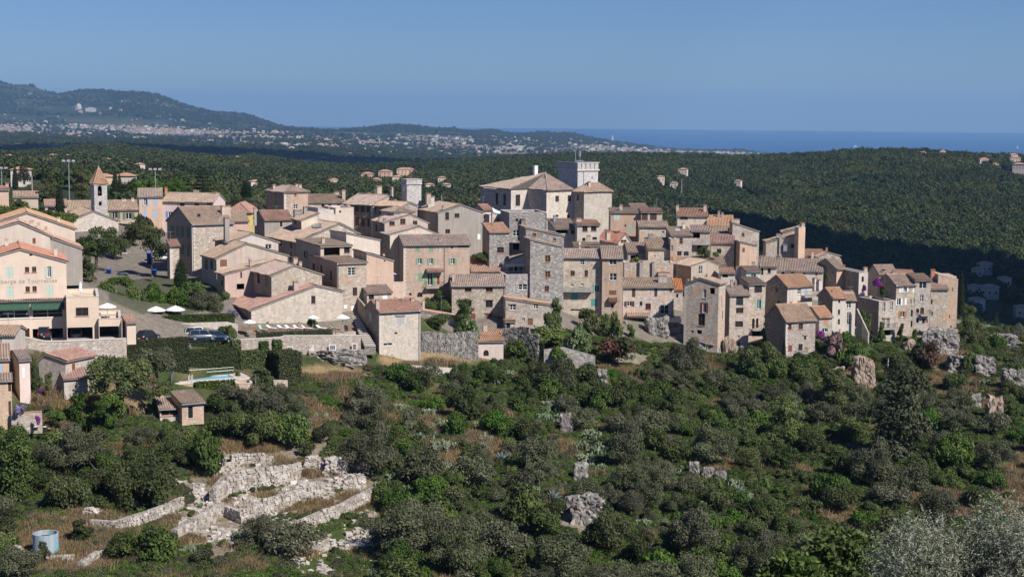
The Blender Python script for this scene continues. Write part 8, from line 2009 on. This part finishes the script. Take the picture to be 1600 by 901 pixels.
for px, py, w_, hgt, lb in ((123, 171, 9, 9, 'white dome building on the mountain flank at left'), (142, 175, 16, 6, 'long white building on the mountain flank'), (173, 173, 4, 5, 'small white tower building on the mountain flank'), (957, 222, 3, 9, 'white chimney like tower on the coast')):
 d = ray(px, py); d = d / d.y; D = next((q for q in ds if d.z * q < T(d.x * q, q)), 14000); s = D / F
 mb = MB()
 if 'dome' in lb: mb.lathe([(w_ * s / 2, 0), (w_ * s / 2, hgt * s * .4), (w_ * s * .42, hgt * s * .75), (w_ * s * .2, hgt * s * .97), (.1, hgt * s)], 14)
 else: mb.box(-w_ * s / 2, w_ * s / 2, -8, 8, -10, hgt * s); mb.box(-w_ * s / 4, w_ * s / 4, -5, 5, hgt * s + .02, hgt * s * 1.15)
 tag(mb.build('landmark_building', M['townwhite'], loc=d * D), lb, 'building')
def cloud(x, y, z, rx, ry, seed, label):
 g = random.Random(seed); bm = bmesh.new()
 for i in range(12):
  a, q = g.uniform(0, 6.28), math.sqrt(g.uniform(0, 1)) * .7
  m_ = Matrix.Translation((q * math.cos(a) * rx, q * math.sin(a) * ry, g.uniform(-.05, .2) * min(rx, ry))) @ Matrix.Diagonal((rx * g.uniform(.28, .45), ry * g.uniform(.28, .45), min(rx, ry) * g.uniform(.18, .32), 1))
  bmesh.ops.create_icosphere(bm, subdivisions=3, radius=1, matrix=m_)
 for v in bm.verts: v.co += Vector((noise.noise(v.co * .006), noise.noise(v.co * .006 + Vector((5, 5, 5))), noise.noise(v.co * .008))) * min(rx, ry) * .18
 me = bpy.data.meshes.new('cloud'); bm.to_mesh(me); bm.free(); me.materials.append(M['cloud'])
 me.polygons.foreach_set('use_smooth', [True] * len(me.polygons))
 tag(link('cloud', me, None, (x, y, z)), label, kind='structure')
def over(px, py, D, hz):
 p = P(px, py, D); p.z = T(p.x, p.y); k = (hz - p.z) / sdir.z
 return p + sdir * k
c_ = over(1530, 442, 960, 1150); cloud(c_.x, c_.y, c_.z, 190, 250, 2, 'small white cumulus high above the right valley')
c_ = over(300, 244, 4700, 1700); cloud(c_.x, c_.y, c_.z, 1250, 1500, 3, 'broad white cumulus over the plain')
c_ = over(600, 254, 5000, 1700); cloud(c_.x, c_.y, c_.z, 700, 1000, 4, 'white cumulus right of the broad one')
def pole(px, yt, yb, D, r, label, heads=0, mat='metal', name='lamp_post', cat='lamp post'):
 b = P(px, yb, D); t = zat(px, yt, b.x, b.y); h_ = t - b.z + 2
 root = empty(name, (b.x, b.y, b.z - 2), 0, label, cat)
 mb = MB(); mb.tube((0, 0, 0), (0, 0, h_), r, r * .7, 8); mb.build('post', M[mat], root)
 if heads:
  mb = MB(); mb.tube((-1.3, 0, h_), (1.3, 0, h_), .06, None, 6); mb.build('crossarm', M[mat], root)
  for k in range(heads):
   x = -1.2 + 2.4 * k / (heads - 1); mb = MB(); mb.box(x - .35, x + .35, -.3, .05, h_ + .05, h_ + .5); mb.build('floodlight', M['greypaint'], root)
 return root
pole(108.5, 253, 312, 385, .14, 'tall floodlight mast between cypress and bell tower', 3, cat='floodlight mast', name='floodlight_mast')
pole(243, 266, 298, 392, .14, 'floodlight mast behind the salmon house', 3, cat='floodlight mast', name='floodlight_mast')
pole(3, 264, 296, 400, .14, 'floodlight mast at the left frame edge', 3, cat='floodlight mast', name='floodlight_mast')
pole(50.3, 275, 300, 395, .2, 'bare pale pole above the brown roof', 0, 'lintel', 'utility_pole', 'pole')
pole(690, 304, 320, 330, .12, 'curved street lamp right of the clock tower', 0, 'metal', 'street_lamp', 'street lamp')
pole(1026, 312, 330, 370, .06, 'thin aerial mast above the pink stone house', 0, 'metal', 'aerial', 'aerial')
pole(1065, 280, 296, 900, .3, 'wooden power pole in the woods', 0, 'lintel', 'utility_pole', 'pole')
pole(1387, 556, 585, 308, .12, 'white pipe post under the front stone house', 0, 'white_paint', 'drain_post', 'post')
def car(loc, yaw, Ln, Wd, Ht, paint, label, kind='hatch', spare=False, cat='car', name='parked_car'):
 root = empty(name, loc, yaw, label, cat)
 h0 = Ht * .17; belt = Ht * .56; L2 = Ln / 2; W2 = Wd / 2
 st = [(-L2, .62, .80), (-L2 + .08, .92, 1.0), (-L2 * .6, 1, 1.03), (0, 1, 1.0), (L2 * .45, 1, .97), (L2 * .72, .97, .84), (L2 * .95, .86, .70), (L2, .66, .55)]
 mb = MB(); ring = []
 for x, wf, tf in st:
  w = W2 * wf; t = belt * tf
  ring.append([(x, -w * .9, h0), (x, -w, h0 + (t - h0) * .45), (x, -w * .97, t * .93), (x, -w * .84, t), (x, w * .84, t), (x, w * .97, t * .93), (x, w, h0 + (t - h0) * .45), (x, w * .9, h0)])
 vs = [p for r_ in ring for p in r_]; n = 8
 fs = [(k * n + i, k * n + (i + 1) % n, (k + 1) * n + (i + 1) % n, (k + 1) * n + i) for k in range(len(st) - 1) for i in range(n)] + [tuple(range(n - 1, -1, -1)), tuple(range((len(st) - 1) * n, len(st) * n))]
 mb.add(vs, fs)
 if kind == 'van': a0, a1, b0, b1 = -L2 + .05, L2 * .62, -L2 + .12, L2 * .40
 elif kind == 'suv': a0, a1, b0, b1 = -L2 + .08, L2 * .50, -L2 + .30, L2 * .22
 else: a0, a1, b0, b1 = -L2 + .12, L2 * .48, -L2 + .75, L2 * .12
 zt = Ht
 mb.box(b0 + .05, b1 - .02, -W2 * .72, W2 * .72, zt - .07, zt)                      # roof panel
 mb.build('body', paint, root, True)
 g = MB(); lo = [(a0, -W2 * .86, belt * .97), (a1, -W2 * .86, belt * .95), (a1, W2 * .86, belt * .95), (a0, W2 * .86, belt * .97)]; hi = [(b0, -W2 * .70, zt - .05), (b1, -W2 * .70, zt - .05), (b1, W2 * .70, zt - .05), (b0, W2 * .70, zt - .05)]
 g.add(lo + hi, [(0, 1, 5, 4), (1, 2, 6, 5), (2, 3, 7, 6), (3, 0, 4, 7), (4, 5, 6, 7)]); g.build('windows', M['glass'], root)
 pm = MB()
 for sy in (-1, 1):
  for (u, v) in (((a0, belt * .97), (b0, zt - .05)), ((a1, belt * .95), (b1, zt - .05)), (((a0 + a1) / 2, belt * .96), ((b0 + b1) / 2, zt - .05))):
   pm.tube((u[0], sy * W2 * .865, u[1]), (v[0], sy * W2 * .705, v[1]), .045, None, 5)
 pm.build('pillars', paint, root)
 wr = Ht * .22
 for sx in (-.62, .62):
  for sy in (-1, 1):
   t = MB(); t.tube((L2 * sx, sy * (W2 - .2), wr), (L2 * sx, sy * (W2 + .005), wr), wr, None, 14); w_ = t.build('wheel', M['tyre'], root)
   rm = MB(); rm.tube((L2 * sx, sy * (W2 + .004), wr), (L2 * sx, sy * (W2 + .02), wr), wr * .62, None, 12); rm.build('rim', M['metal'], w_)
 for sy in (-1, 1):
  l = MB(); l.box(-L2 - .01, -L2 + .12, sy * W2 * .74 - .14, sy * W2 * .74 + .14, belt * .66, belt * .92); l.build('tail_light', M['taillight'], root)
  l = MB(); l.box(L2 - .22, L2 - .02, sy * W2 * .60 - .16, sy * W2 * .60 + .16, belt * .45, belt * .60); l.build('headlight', M['canvas'], root)
 l = MB(); l.box(-L2 - .03, -L2, -.26, .26, belt * .48, belt * .60); l.build('number_plate', M['white_paint'], root)
 bmp = MB(); bmp.box(-L2 - .04, -L2 + .1, -W2 * .8, W2 * .8, h0, h0 + .16); bmp.build('bumper', M['tyre'], root)
 if spare:
  s_ = MB(); s_.tube((-L2 - .02, .1, belt * .85), (-L2 - .24, .1, belt * .85), .36, None, 16); w_ = s_.build('spare_wheel', M['tyre'], root)
  s_ = MB(); s_.tube((-L2 - .241, .1, belt * .85), (-L2 - .26, .1, belt * .85), .19, None, 12); s_.build('rim', M['metal'], w_)
 return root
def paint(nm, c): return flat(nm, c, .25, .1, spec=.5)
PG, PS, PW, PB, PDB, PK = paint('dark_grey_car_paint', (.05, .052, .056)), paint('silver_car_paint', (.32, .33, .34)), paint('white_car_paint', (.74, .74, .74)), paint('slate_blue_car_paint', (.13, .17, .24)), paint('navy_car_paint', (.03, .06, .13)), paint('black_car_paint', (.02, .02, .022))
def on(px, py, D): p = P(px, py, D); return p
def car_at(px, py, D, yaw_deg, *a, **k): return car(on(px, py, D), R(yaw_deg), *a, **k)
ha = math.degrees(hotel.a)
car_at(74, 528.5, 232.4, 80 + ha * .5, 4.2, 1.85, 1.95, PG, 'dark grey off road car with spare wheel in the hotel garage', 'suv', True)
car_at(122, 528, 233.2, 88 + ha * .5, 4.2, 1.8, 1.6, PS, 'silver hatchback seen from behind in the second garage', 'hatch')
car_at(231.5, 530.5, 243, 62, 4.3, 1.8, 1.55, PK, 'black hatchback parked alone by the stone wall', 'hatch')
car_at(310, 527, 251.5, 14, 4.4, 1.85, 1.75, PW, 'white estate car behind the slate blue one', 'suv')
car_at(317, 530.5, 247.6, 20, 4.4, 1.85, 1.65, PB, 'slate blue car with red tail lights beside the terrace wall', 'suv')
car_at(340, 530.5, 248.4, 10, 4.2, 1.75, 1.45, PDB, 'navy blue car at the right end of the parked row', 'hatch')
car_at(196, 438, 300, 8, 4.4, 1.8, 1.45, PB, 'slate blue car parked under the square pines', 'hatch')
car_at(252, 408, 322, 5, 4.9, 1.95, 2.0, PW, 'white van at the far side of the square', 'van', cat='van', name='parked_van')
car_at(190, 413, 326, 4, 5.6, 2.0, 2.4, PW, 'white delivery truck under the square trees', 'van', cat='truck', name='parked_truck')
def parasol(px, yt, yb, wpx, D, label, mat='canvas', closed=False, group=None):
 b = P(px, yb, D); h_ = zat(px, yt, b.x, b.y) - b.z; r = wpx * D / F / 2
 root = empty('parasol', b, 0, label, 'parasol', group)
 mb = MB(); mb.tube((0, 0, -.3), (0, 0, h_ + .05), .035, None, 8); mb.build('pole', M['greypaint'], root)
 mb = MB(); mb.box(-.35, .35, -.35, .35, -.3, .07); mb.build('foot', M['concrete'], root)
 mb = MB(); n = 8
 if closed: mb.lathe([(.05, 0), (.16, -.25), (.30, -h_ * .55), (.24, -h_ * .6)], 10, (0, 0, h_))
 else:
  rise = min(r * .42, h_ * .35); vs = [(0, 0, h_)]
  for k, (f, z) in enumerate(((.5, -.42), (1, -1.0), (1, -1.18))):
   for i in range(16):
    a = 2 * math.pi * i / 16; sag = .93 if i % 2 else 1.0
    vs.append((r * f * sag * math.cos(a), r * f * sag * math.sin(a), h_ + rise * z))
  fs = [(0, 1 + i, 1 + (i + 1) % 16) for i in range(16)] + [(1 + k * 16 + i, 17 + k * 16 + i, 17 + k * 16 + (i + 1) % 16, 1 + k * 16 + (i + 1) % 16) for k in range(2) for i in range(16)]
  mb.add(vs, fs)
 mb.build('canopy', M[mat], root)
parasol(244, 478, 496, 31, 256.6, 'left of two big white parasols in the hotel garden')
parasol(274, 477, 496, 31, 258.6, 'right of two big white parasols in the hotel garden')
parasol(390, 499, 517, 21, 256.5, 'white parasol at the left end of the sunbathing terrace')
parasol(489, 492, 514, 20, 261, 'white parasol beside the dark stone porch')
parasol(535, 491, 514, 24, 261.5, 'white parasol near the top of the steps')
parasol(168, 473, 498, 29, 233, 'white parasol on the lower hotel terrace')
parasol(126, 440, 466, 9, 234, 'folded white parasol on the upper hotel terrace', closed=True)
parasol(615.5, 426, 441, 9, 296, 'lilac parasol beside the plain salmon wall', 'lilac')
b0 = P(768, 337, 331)
ss = empty('shade_sail', b0, 0, 'white lilac sail shade stretched over a roof terrace', 'sail shade')
A_, B_, C_ = P(769, 324, 331) - b0, P(791, 331, 330) - b0, P(772, 332, 328) - b0
mb = MB(); n = 6; vs = []
for i in range(n + 1):
 for j in range(n + 1 - i):
  u, v = i / n, j / n; p = A_ * (1 - u - v) + B_ * u + C_ * v; p.z -= 1.2 * (u * v + u * (1 - u - v) + v * (1 - u - v)); vs.append(p)
idx = {}; k = 0
for i in range(n + 1):
 for j in range(n + 1 - i): idx[i, j] = k; k += 1
mb.add(vs, [(idx[i, j], idx[i + 1, j], idx[i, j + 1]) for i in range(n) for j in range(n - i)] + [(idx[i + 1, j], idx[i + 1, j + 1], idx[i, j + 1]) for i in range(n) for j in range(n - i - 1)]); mb.build('cloth', M['sail'], ss)
for q in (A_, B_, C_):
 mb = MB(); mb.tube(q - Vector((0, 0, 2.4)), q + Vector((0, 0, .1)), .04, None, 6); mb.build('mast', M['metal'], ss)
def lounger(px, py, D, yaw, label, mat='canvas', back=35):
 root = empty('sun_lounger', P(px, py, D), R(yaw), label, 'sun lounger', 'sun loungers on the stone terrace')
 mb = MB(); mb.box(-.95, .35, -.33, .33, .26, .33)
 for sx in (-.85, .25):
  for sy in (-.28, .28): mb.box(sx - .03, sx + .03, sy - .03, sy + .03, 0, .26)
 mb.build('frame', M['iron'], root)
 c = MB(); c.box(-.95, .33, -.31, .31, .335, .42)
 ca_, sa_ = math.cos(R(back)), math.sin(R(back))
 c.add([(.33, -.31, .335), (.33, .31, .335), (.33 + .75 * ca_, .31, .335 + .75 * sa_), (.33 + .75 * ca_, -.31, .335 + .75 * sa_), (.30, -.31, .42), (.30, .31, .42), (.30 + .75 * ca_, .31, .42 + .75 * sa_), (.30 + .75 * ca_, -.31, .42 + .75 * sa_)], [(0, 1, 2, 3), (7, 6, 5, 4), (0, 4, 5, 1), (2, 6, 7, 3), (1, 5, 6, 2), (0, 3, 7, 4)])
 c.build('cushion', M[mat], root)
 return root
for i, (px, lb, mt) in enumerate(((410, 'sun lounger with green towel upright at the left', 'mint'), (424, 'second white sun lounger from the left', 'canvas'), (441, 'white sun lounger left of the sitting sunbather', 'canvas'), (453, 'empty white sun lounger second left of the sitter', 'canvas'), (466, 'sun lounger under the sitting sunbather', 'canvas'), (479, 'sun lounger under the lying sunbather', 'canvas'), (502, 'white sun lounger right of the dark porch', 'canvas'), (524, 'grey sun lounger near the right parasol', 'greypaint'))):
 lounger(px, 515.5 + (i == 0) * 2, 259.5 + i * .25, 150, lb, mt, 60 if i == 0 else 30)
def person(loc, yaw, pose, skin, top, bottom, hair, label, scale=1.0):
 root = empty('person', loc, yaw, label, 'person')
 if pose == 'stand': J = dict(p=(0, 0, .93), c=(0, 0, 1.25), n=(0, 0, 1.48), h=(0, .02, 1.63), ls=(-.19, 0, 1.42), le=(-.27, .02, 1.15), lh=(-.26, .10, .88), rs=(.19, 0, 1.42), re=(.28, .03, 1.16), rh=(.25, .16, .92), lk=(-.11, .05, .5), lf=(-.12, 0, .06), lt=(-.13, .16, .03), rk=(.12, -.03, .5), rf=(.12, -.14, .07), rt=(.12, .02, .03))
 elif pose == 'sit': J = dict(p=(0, 0, .50), c=(0, -.06, .80), n=(0, -.06, 1.03), h=(0, -.02, 1.18), ls=(-.19, -.06, .97), le=(-.27, .1, .75), lh=(-.16, .32, .72), rs=(.19, -.06, .97), re=(.27, .1, .75), rh=(.16, .32, .74), lk=(-.13, .42, .62), lf=(-.13, .78, .48), lt=(-.13, .92, .54), rk=(.13, .40, .70), rf=(.13, .66, .46), rt=(.13, .8, .50))
 else: J = dict(p=(0, 0, .50), c=(0, -.30, .60), n=(0, -.50, .72), h=(0, -.62, .82), ls=(-.19, -.44, .68), le=(-.33, -.24, .56), lh=(-.30, .02, .50), rs=(.19, -.44, .68), re=(.33, -.26, .58), rh=(.28, .02, .52), lk=(-.11, .42, .56), lf=(-.11, .82, .47), lt=(-.11, .88, .58), rk=(.11, .42, .52), rf=(.11, .83, .47), rt=(.11, .89, .58))
 names = list(J); vs = [J[k] for k in names]; E = [('p', 'c'), ('c', 'n'), ('n', 'h'), ('c', 'ls'), ('ls', 'le'), ('le', 'lh'), ('c', 'rs'), ('rs', 're'), ('re', 'rh'), ('p', 'lk'), ('lk', 'lf'), ('lf', 'lt'), ('p', 'rk'), ('rk', 'rf'), ('rf', 'rt')]
 me = bpy.data.meshes.new('body'); me.from_pydata(vs, [(names.index(a), names.index(b)) for a, b in E], [])
 o = link('body', me, root); sk = o.modifiers.new('skin', 'SKIN'); sb_ = o.modifiers.new('sub', 'SUBSURF'); sb_.levels = sb_.render_levels = 1
 rad = dict(p=.13, c=.135, n=.055, h=.10, ls=.06, le=.042, lh=.032, rs=.06, re=.042, rh=.032, lk=.062, lf=.042, lt=.035, rk=.062, rf=.042, rt=.035)
 lay = me.skin_vertices[0] if me.skin_vertices else None
 if lay:
  for i, k in enumerate(names): lay.data[i].radius = (rad[k], rad[k] * (.8 if k in 'pc' else 1)); lay.data[i].use_root = (k == 'p')
 me.materials.append(skin)
 V = {k: Vector(v) for k, v in J.items()}
 if top:
  t = MB(); t.tube(V['p'].lerp(V['c'], .1), V['c'], .165, .185, 10); t.tube(V['c'], V['n'].lerp(V['c'], .2), .185, .10, 10)
  for s_ in 'lr': t.tube(V[s_ + 's'], V[s_ + 's'].lerp(V[s_ + 'e'], .7), .085, .07, 8)
  t.build('shirt', top, root, True)
 b = MB()
 for s_ in 'lr': b.tube(V['p'], V['p'].lerp(V[s_ + 'k'], .85), .145, .09, 8)
 b.build('shorts', bottom, root, True)
 hd = MB(); bm = bmesh.new(); bmesh.ops.create_uvsphere(bm, u_segments=10, v_segments=7, radius=.118)
 d_ = (V['h'] - V['n']).normalized()
 for v in bm.verts: v.co += V['h'] + d_ * .035 + Vector((0, -.025, .02))
 me = bpy.data.meshes.new('hair'); bm.to_mesh(me); bm.free(); me.materials.append(hair); link('hair', me, root)
 return root
SK, HD, HB = flat('tanned_skin', (.46, .25, .17), .5), flat('dark_hair', (.03, .02, .015), .6), flat('fair_hair', (.25, .17, .09), .6)
person(P(466.5, 515.5, 261) + Vector((0, 0, .0)), R(60), 'sit', SK, None, flat('red_swimwear', (.4, .05, .06)), HD, 'sunbather sitting up on a lounger left of the dark porch')
person(P(478.5, 515.5, 261.3), R(60), 'lie', SK, None, flat('dark_swimwear', (.03, .03, .05)), HD, 'sunbather lying back on a lounger by the dark porch')
person(P(541, 516, 261.8), R(120), 'sit', SK, flat('pale_top', (.55, .5, .48)), flat('dark_shorts', (.04, .04, .05)), HB, 'person reading under the parasol near the steps')
bs_ = MB(); bs_.box(-.3, .3, -.3, .3, 0, .40); bs_.box(-.3, .3, -.36, -.3, 0, .95); q_ = P(541, 516, 261.8); tag(bs_.build('garden_chair', M['iron'], loc=q_), 'dark garden chair under the reading person', 'chair')
person(P(544, 520, 350) if False else P(1544.5, 518.5, 346), R(20), 'stand', SK, flat('turquoise_shirt', (.10, .42, .46)), flat('blue_trousers', (.05, .12, .25)), HB, 'hiker in turquoise standing on the rocks at right')
person(P(1538.5, 518.5, 346), R(-30), 'stand', SK, flat('blue_shirt', (.06, .12, .42)), flat('navy_trousers', (.03, .04, .10)), HD, 'hiker in dark blue left of the turquoise one')
def table(px, py, D, label):
 root = empty('terrace_table', P(px, py, D), .2, label, 'table'); mb = MB(); mb.box(-.6, .6, -.4, .4, .70, .74); mb.build('table_top', M['lintel'], root)
 for sx in (-.52, .52):
  for sy in (-.32, .32): mb = MB(); mb.box(sx - .03, sx + .03, sy - .03, sy + .03, 0, .70); mb.build('leg', M['iron'], root)
table(160, 499, 231.5, 'left terrace table under the hotel parasol'); table(176, 499, 231.8, 'right terrace table under the hotel parasol')
g = ground_at(72, 868); tr = 40 * g.y / F / 2; th = 38 * g.y / F
tank = empty('water_tank', g, 0, 'round concrete water tank painted with blue and pink waves', 'water tank')
mb = MB(); mb.lathe([(tr, -.8), (tr, th), (tr * .9, th), (tr * .9, th - .6)], 40); mb.build('shell', M['mural'], tank, False)
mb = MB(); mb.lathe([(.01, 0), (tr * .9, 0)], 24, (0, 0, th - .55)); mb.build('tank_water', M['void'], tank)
def tub(px, py, r, h_, mat, label, name, cat, D=None):
 g = ground_at(px, py) if D is None else P(px, py, D); mb = MB(); mb.lathe([(.01, 0), (r * .8, 0), (r, h_ * .92), (r * 1.08, h_ * .93), (r * 1.06, h_), (r * .85, h_), (r * .82, h_ * .8)], 14)
 tag(mb.build(name, M[mat], None, True, g), label, cat)
tub(441, 847, .3, .62, 'royal', 'blue plastic barrel below the terrace wall', 'barrel', 'barrel')
tub(233.5, 413, .55, 2.4, 'royal', 'tall blue recycling container on the square', 'recycling_bin', 'bin', 318); tub(147, 430, .5, 1.2, 'royal', 'left blue bin under the biggest square pine', 'waste_bin', 'bin', 300); tub(170, 430, .5, 1.2, 'royal', 'right blue bin under the biggest square pine', 'waste_bin', 'bin', 300); tub(241, 430, .5, 1.1, 'royal', 'blue bin beside the stone porch tower', 'waste_bin', 'bin', 292)
tub(56, 672, .28, .5, 'quoin', 'left white flower pot below the left edge houses', 'flower_pot', 'flower pot', 198.5); tub(70, 672, .28, .5, 'quoin', 'right white flower pot below the left edge houses', 'flower_pot', 'flower pot', 198.5); tub(77, 673, .22, .35, 'terracotta', 'small terracotta pot beside the white flower pots', 'flower_pot', 'flower pot', 198.5)
def framed(px, py, w, h_, D, label, mat='picture'):
 c = P(px, py, D); s = D / F; root = empty('framed_picture', c, math.atan2(6, 13) * .0 + .22, label, 'picture', 'framed pictures on the terrace wall')
 mb = MB(); mb.box(-w * s / 2, w * s / 2, -.06, .03, -h_ * s / 2, h_ * s / 2); mb.build('frame', M['white_paint'], root)
 mb = MB(); mb.box(-w * s / 2 + .12, w * s / 2 - .12, -.075, -.061, -h_ * s / 2 + .12, h_ * s / 2 - .12); mb.build('print', M[mat], root)
framed(453, 545, 10, 8, 253.7, 'left framed picture on the terrace wall'); framed(519.5, 542.5, 11, 9, 257.2, 'middle framed picture on the terrace wall'); framed(554, 541.5, 8, 11, 258.9, 'right framed picture on the terrace wall', 'picture2')
mb = MB(); c = P(483, 548, 255.2); s = 255 / F; mb.prism([(0, 0, 0), (8.5 * s, 0, .5 * s), (7.0 * s, 0, 10.5 * s)], (0, -.08, 0)); tag(mb.build('sail_sculpture', M['white_paint'], loc=c), 'white triangular sail sculpture on the terrace wall', 'sculpture')
mb = MB(); c = P(257, 514, 250.4); mb.box(-.28, .28, -.05, .02, -.35, .35); tag(mb.build('wall_sign', M['mint'], loc=c), 'small mint green sign on the car park wall', 'sign')
for i in range(3):
 a = P(360 + i * 26, 700 - i * 1.5, 214 + i); b = P(386 + i * 26, 697 - i * 1.5, 214.6 + i); mb = MB(); mb.tube((0, 0, 0), b - a, .09, .07, 7); tag(mb.build('log_rail', M['lintel'], loc=a + Vector((0, 0, .3))), ('left', 'middle', 'right')[i] + ' grey log of the broken rail above the terraces', 'log')
def sea_at(px, py): d = ray(px, py); return d * (-400 / d.z)
c = sea_at(1336, 229.2); root = empty('motor_boat', c, 0, 'white motor boat far out at sea', 'boat')
mb = MB(); mb.add([(-22, -6, 0), (20, -6, 0), (34, 0, 0), (20, 6, 0), (-22, 6, 0), (-22, -7, 7), (22, -7, 8), (40, 0, 10), (22, 7, 8), (-22, 7, 7)], [(0, 1, 6, 5), (1, 2, 7, 6), (2, 3, 8, 7), (3, 4, 9, 8), (4, 0, 5, 9), (5, 6, 7, 8, 9)]); mb.build('hull', M['white_paint'], root)
mb = MB(); mb.box(-12, 10, -4, 4, 8, 15); mb.build('cabin', M['white_paint'], root)
mb = MB(); mb.add([(-22, -5, .4), (-22, 5, .4), (-150, 34, .4), (-150, -34, .4)], [(0, 1, 2, 3)]); mb.build('wake', M['foam'], root)
c = sea_at(1590, 232); root = empty('sailing_boat', c, 0, 'tiny sailing boat at the right edge of the sea', 'boat')
mb = MB(); mb.add([(-14, -4, 0), (10, -4, 0), (18, 0, 0), (10, 4, 0), (-14, 4, 0), (-14, -4, 4), (10, -4, 4), (20, 0, 5), (10, 4, 4), (-14, 4, 4)], [(0, 1, 6, 5), (1, 2, 7, 6), (2, 3, 8, 7), (3, 4, 9, 8), (4, 0, 5, 9), (5, 6, 7, 8, 9)]); mb.build('hull', M['white_paint'], root)
mb = MB(); mb.tube((2, 0, 4), (2, 0, 48), .4); mb.build('mast', M['metal'], root); mb = MB(); mb.prism([(1, 0, 6), (-13, 1, 7), (1, 0, 46)], (0, .3, 0)); mb.build('sail', M['canvas'], root)
g = ground_at(1542, 586); root = empty('concrete_hut', g, -.2, 'tiny concrete hut with flat lid on the right slope', 'hut')
mb = MB(); mb.box(-1.2, 1.2, 0, 1.6, -.5, 1.5); mb.build('wall', M['concrete'], root); mb = MB(); mb.box(-1.4, 1.4, -.3, 1.8, 1.503, 1.65); mb.build('roof', M['quoin'], root); mb = MB(); mb.box(-1.0, -.1, -.02, .01, 0, 1.2); mb.build('door', M['void'], root)
def spray_mesh(name, seed, nsh, mat, ln, wd, R3, per, stem):
 g = np.random.default_rng(seed); C = []; A = []; B = []; S = []
 mb = MB(); var = []
 for _ in range(nsh):
  d = g.normal(size=3); d[2] = abs(d[2]) * .9; d /= np.linalg.norm(d)
  o = d * np.array(R3) * g.uniform(.35, .92); L_ = stem * g.uniform(.6, 1.3)
  dr = d * .7 + g.normal(size=3) * .35 + np.array([0, 0, .5]); dr /= np.linalg.norm(dr)
  v0 = g.uniform(-.15, .15)
  for i in range(per):
   t = (i + .5) / per; p = o + dr * L_ * t + np.array([0, 0, -.12 * t * t])
   ax = g.normal(size=3); ax -= dr * ax.dot(dr); ax /= np.linalg.norm(ax)
   a = dr * .55 + ax * .85; a /= np.linalg.norm(a); n_ = g.normal(size=3); b = np.cross(n_, a); b /= np.linalg.norm(b)
   l_ = ln * g.uniform(.7, 1.25); w_ = wd * g.uniform(.8, 1.2)
   mb.add([p, p + a * l_ * .5 + b * w_ * .5, p + a * l_, p + a * l_ * .5 - b * w_ * .5], [(0, 1, 2, 3)]); var += [min(1, max(0, .55 + v0 + g.normal() * .2))] * 4
 me = mb.mesh(name, [mat]); at = me.attributes.new('leafvar', 'FLOAT', 'POINT'); at.data.foreach_set('value', np.array(var, np.float32)); return me
def near_tree(px, ytop, D, R3, kind, label, seed):
 name = 'olive_tree' if kind == 'o' else 'fig_tree'
 c = P(px, ytop, D); c.z -= R3[2]; gz = T(c.x, c.y)
 root = empty(name, (c.x, c.y, gz), 0, label, 'olive tree' if kind == 'o' else 'fig tree'); hz = c.z - gz
 me = spray_mesh('crown', seed, 1500 if kind == 'o' else 620, M['l_oliven'] if kind == 'o' else M['l_fig'], *((.10, .024) if kind == 'o' else (.24, .15)), R3, 14 if kind == 'o' else 7, .62 if kind == 'o' else .5)
 link('crown', me, root, (0, 0, hz))
 g = random.Random(seed); mb = MB(); top = Vector((0, 0, hz - R3[2] * .4)); mb.tube((0, 0, -.5), top, .24, .16, 8); mb.build('trunk', M['bark'], root)
 for i in range(14):
  a = g.uniform(0, 6.28); e = Vector((math.cos(a) * R3[0] * g.uniform(.5, .95), math.sin(a) * R3[1] * g.uniform(.4, .9), hz + R3[2] * g.uniform(-.2, .75))); m_ = top.lerp(e, .5) + Vector((g.uniform(-.2, .2), g.uniform(-.2, .2), .1))
  mb = MB(); mb.tube(top, m_, .08, .045, 6); mb.tube(m_, e, .045, .012, 6); mb.build('limb', M['bark'], root)
near_tree(1562, 768, 40, (1.1, 1.2, 2.8), 'o', 'near silver olive with upright shoots at the bottom right corner', 1)
near_tree(1452, 808, 40, (1.5, 1.5, 2.0), 'o', 'near silver olive branch mass left of the upright one', 2)
near_tree(1600, 812, 39, (1.0, 1.2, 2.2), 'o', 'near silver olive cut by the right frame edge', 5)
near_tree(1315, 822, 62, (2.1, 1.6, 2.2), 'f', 'near fig tree with broad bright leaves at the bottom', 3)
near_tree(1420, 826, 66, (2.0, 1.6, 2.0), 'f', 'second near fig tree behind the silver olive branches', 4)
near_tree(1240, 868, 58, (1.2, 1.2, 1.4), 'f', 'small near fig tree left of the broad leaved one', 6)
m = bpy.data.materials.new('haze'); m.use_nodes = True; nt = m.node_tree
for n_ in list(nt.nodes):
 if n_.type == 'BSDF_PRINCIPLED': nt.nodes.remove(n_)
pv = N(nt, 'ShaderNodeVolumePrincipled'); pv.inputs['Color'].default_value = HAZE_COLOR; pv.inputs['Density'].default_value = HAZE_DENSITY
L(nt, pv.outputs[0], nt.nodes['Material Output'].inputs['Volume'])
mb = MB(); mb.box(-46000, 46000, -400, 49500, -403, 520)
hz = mb.build('haze', m); tag(hz, 'thin blue summer haze over the valley', kind='stuff')
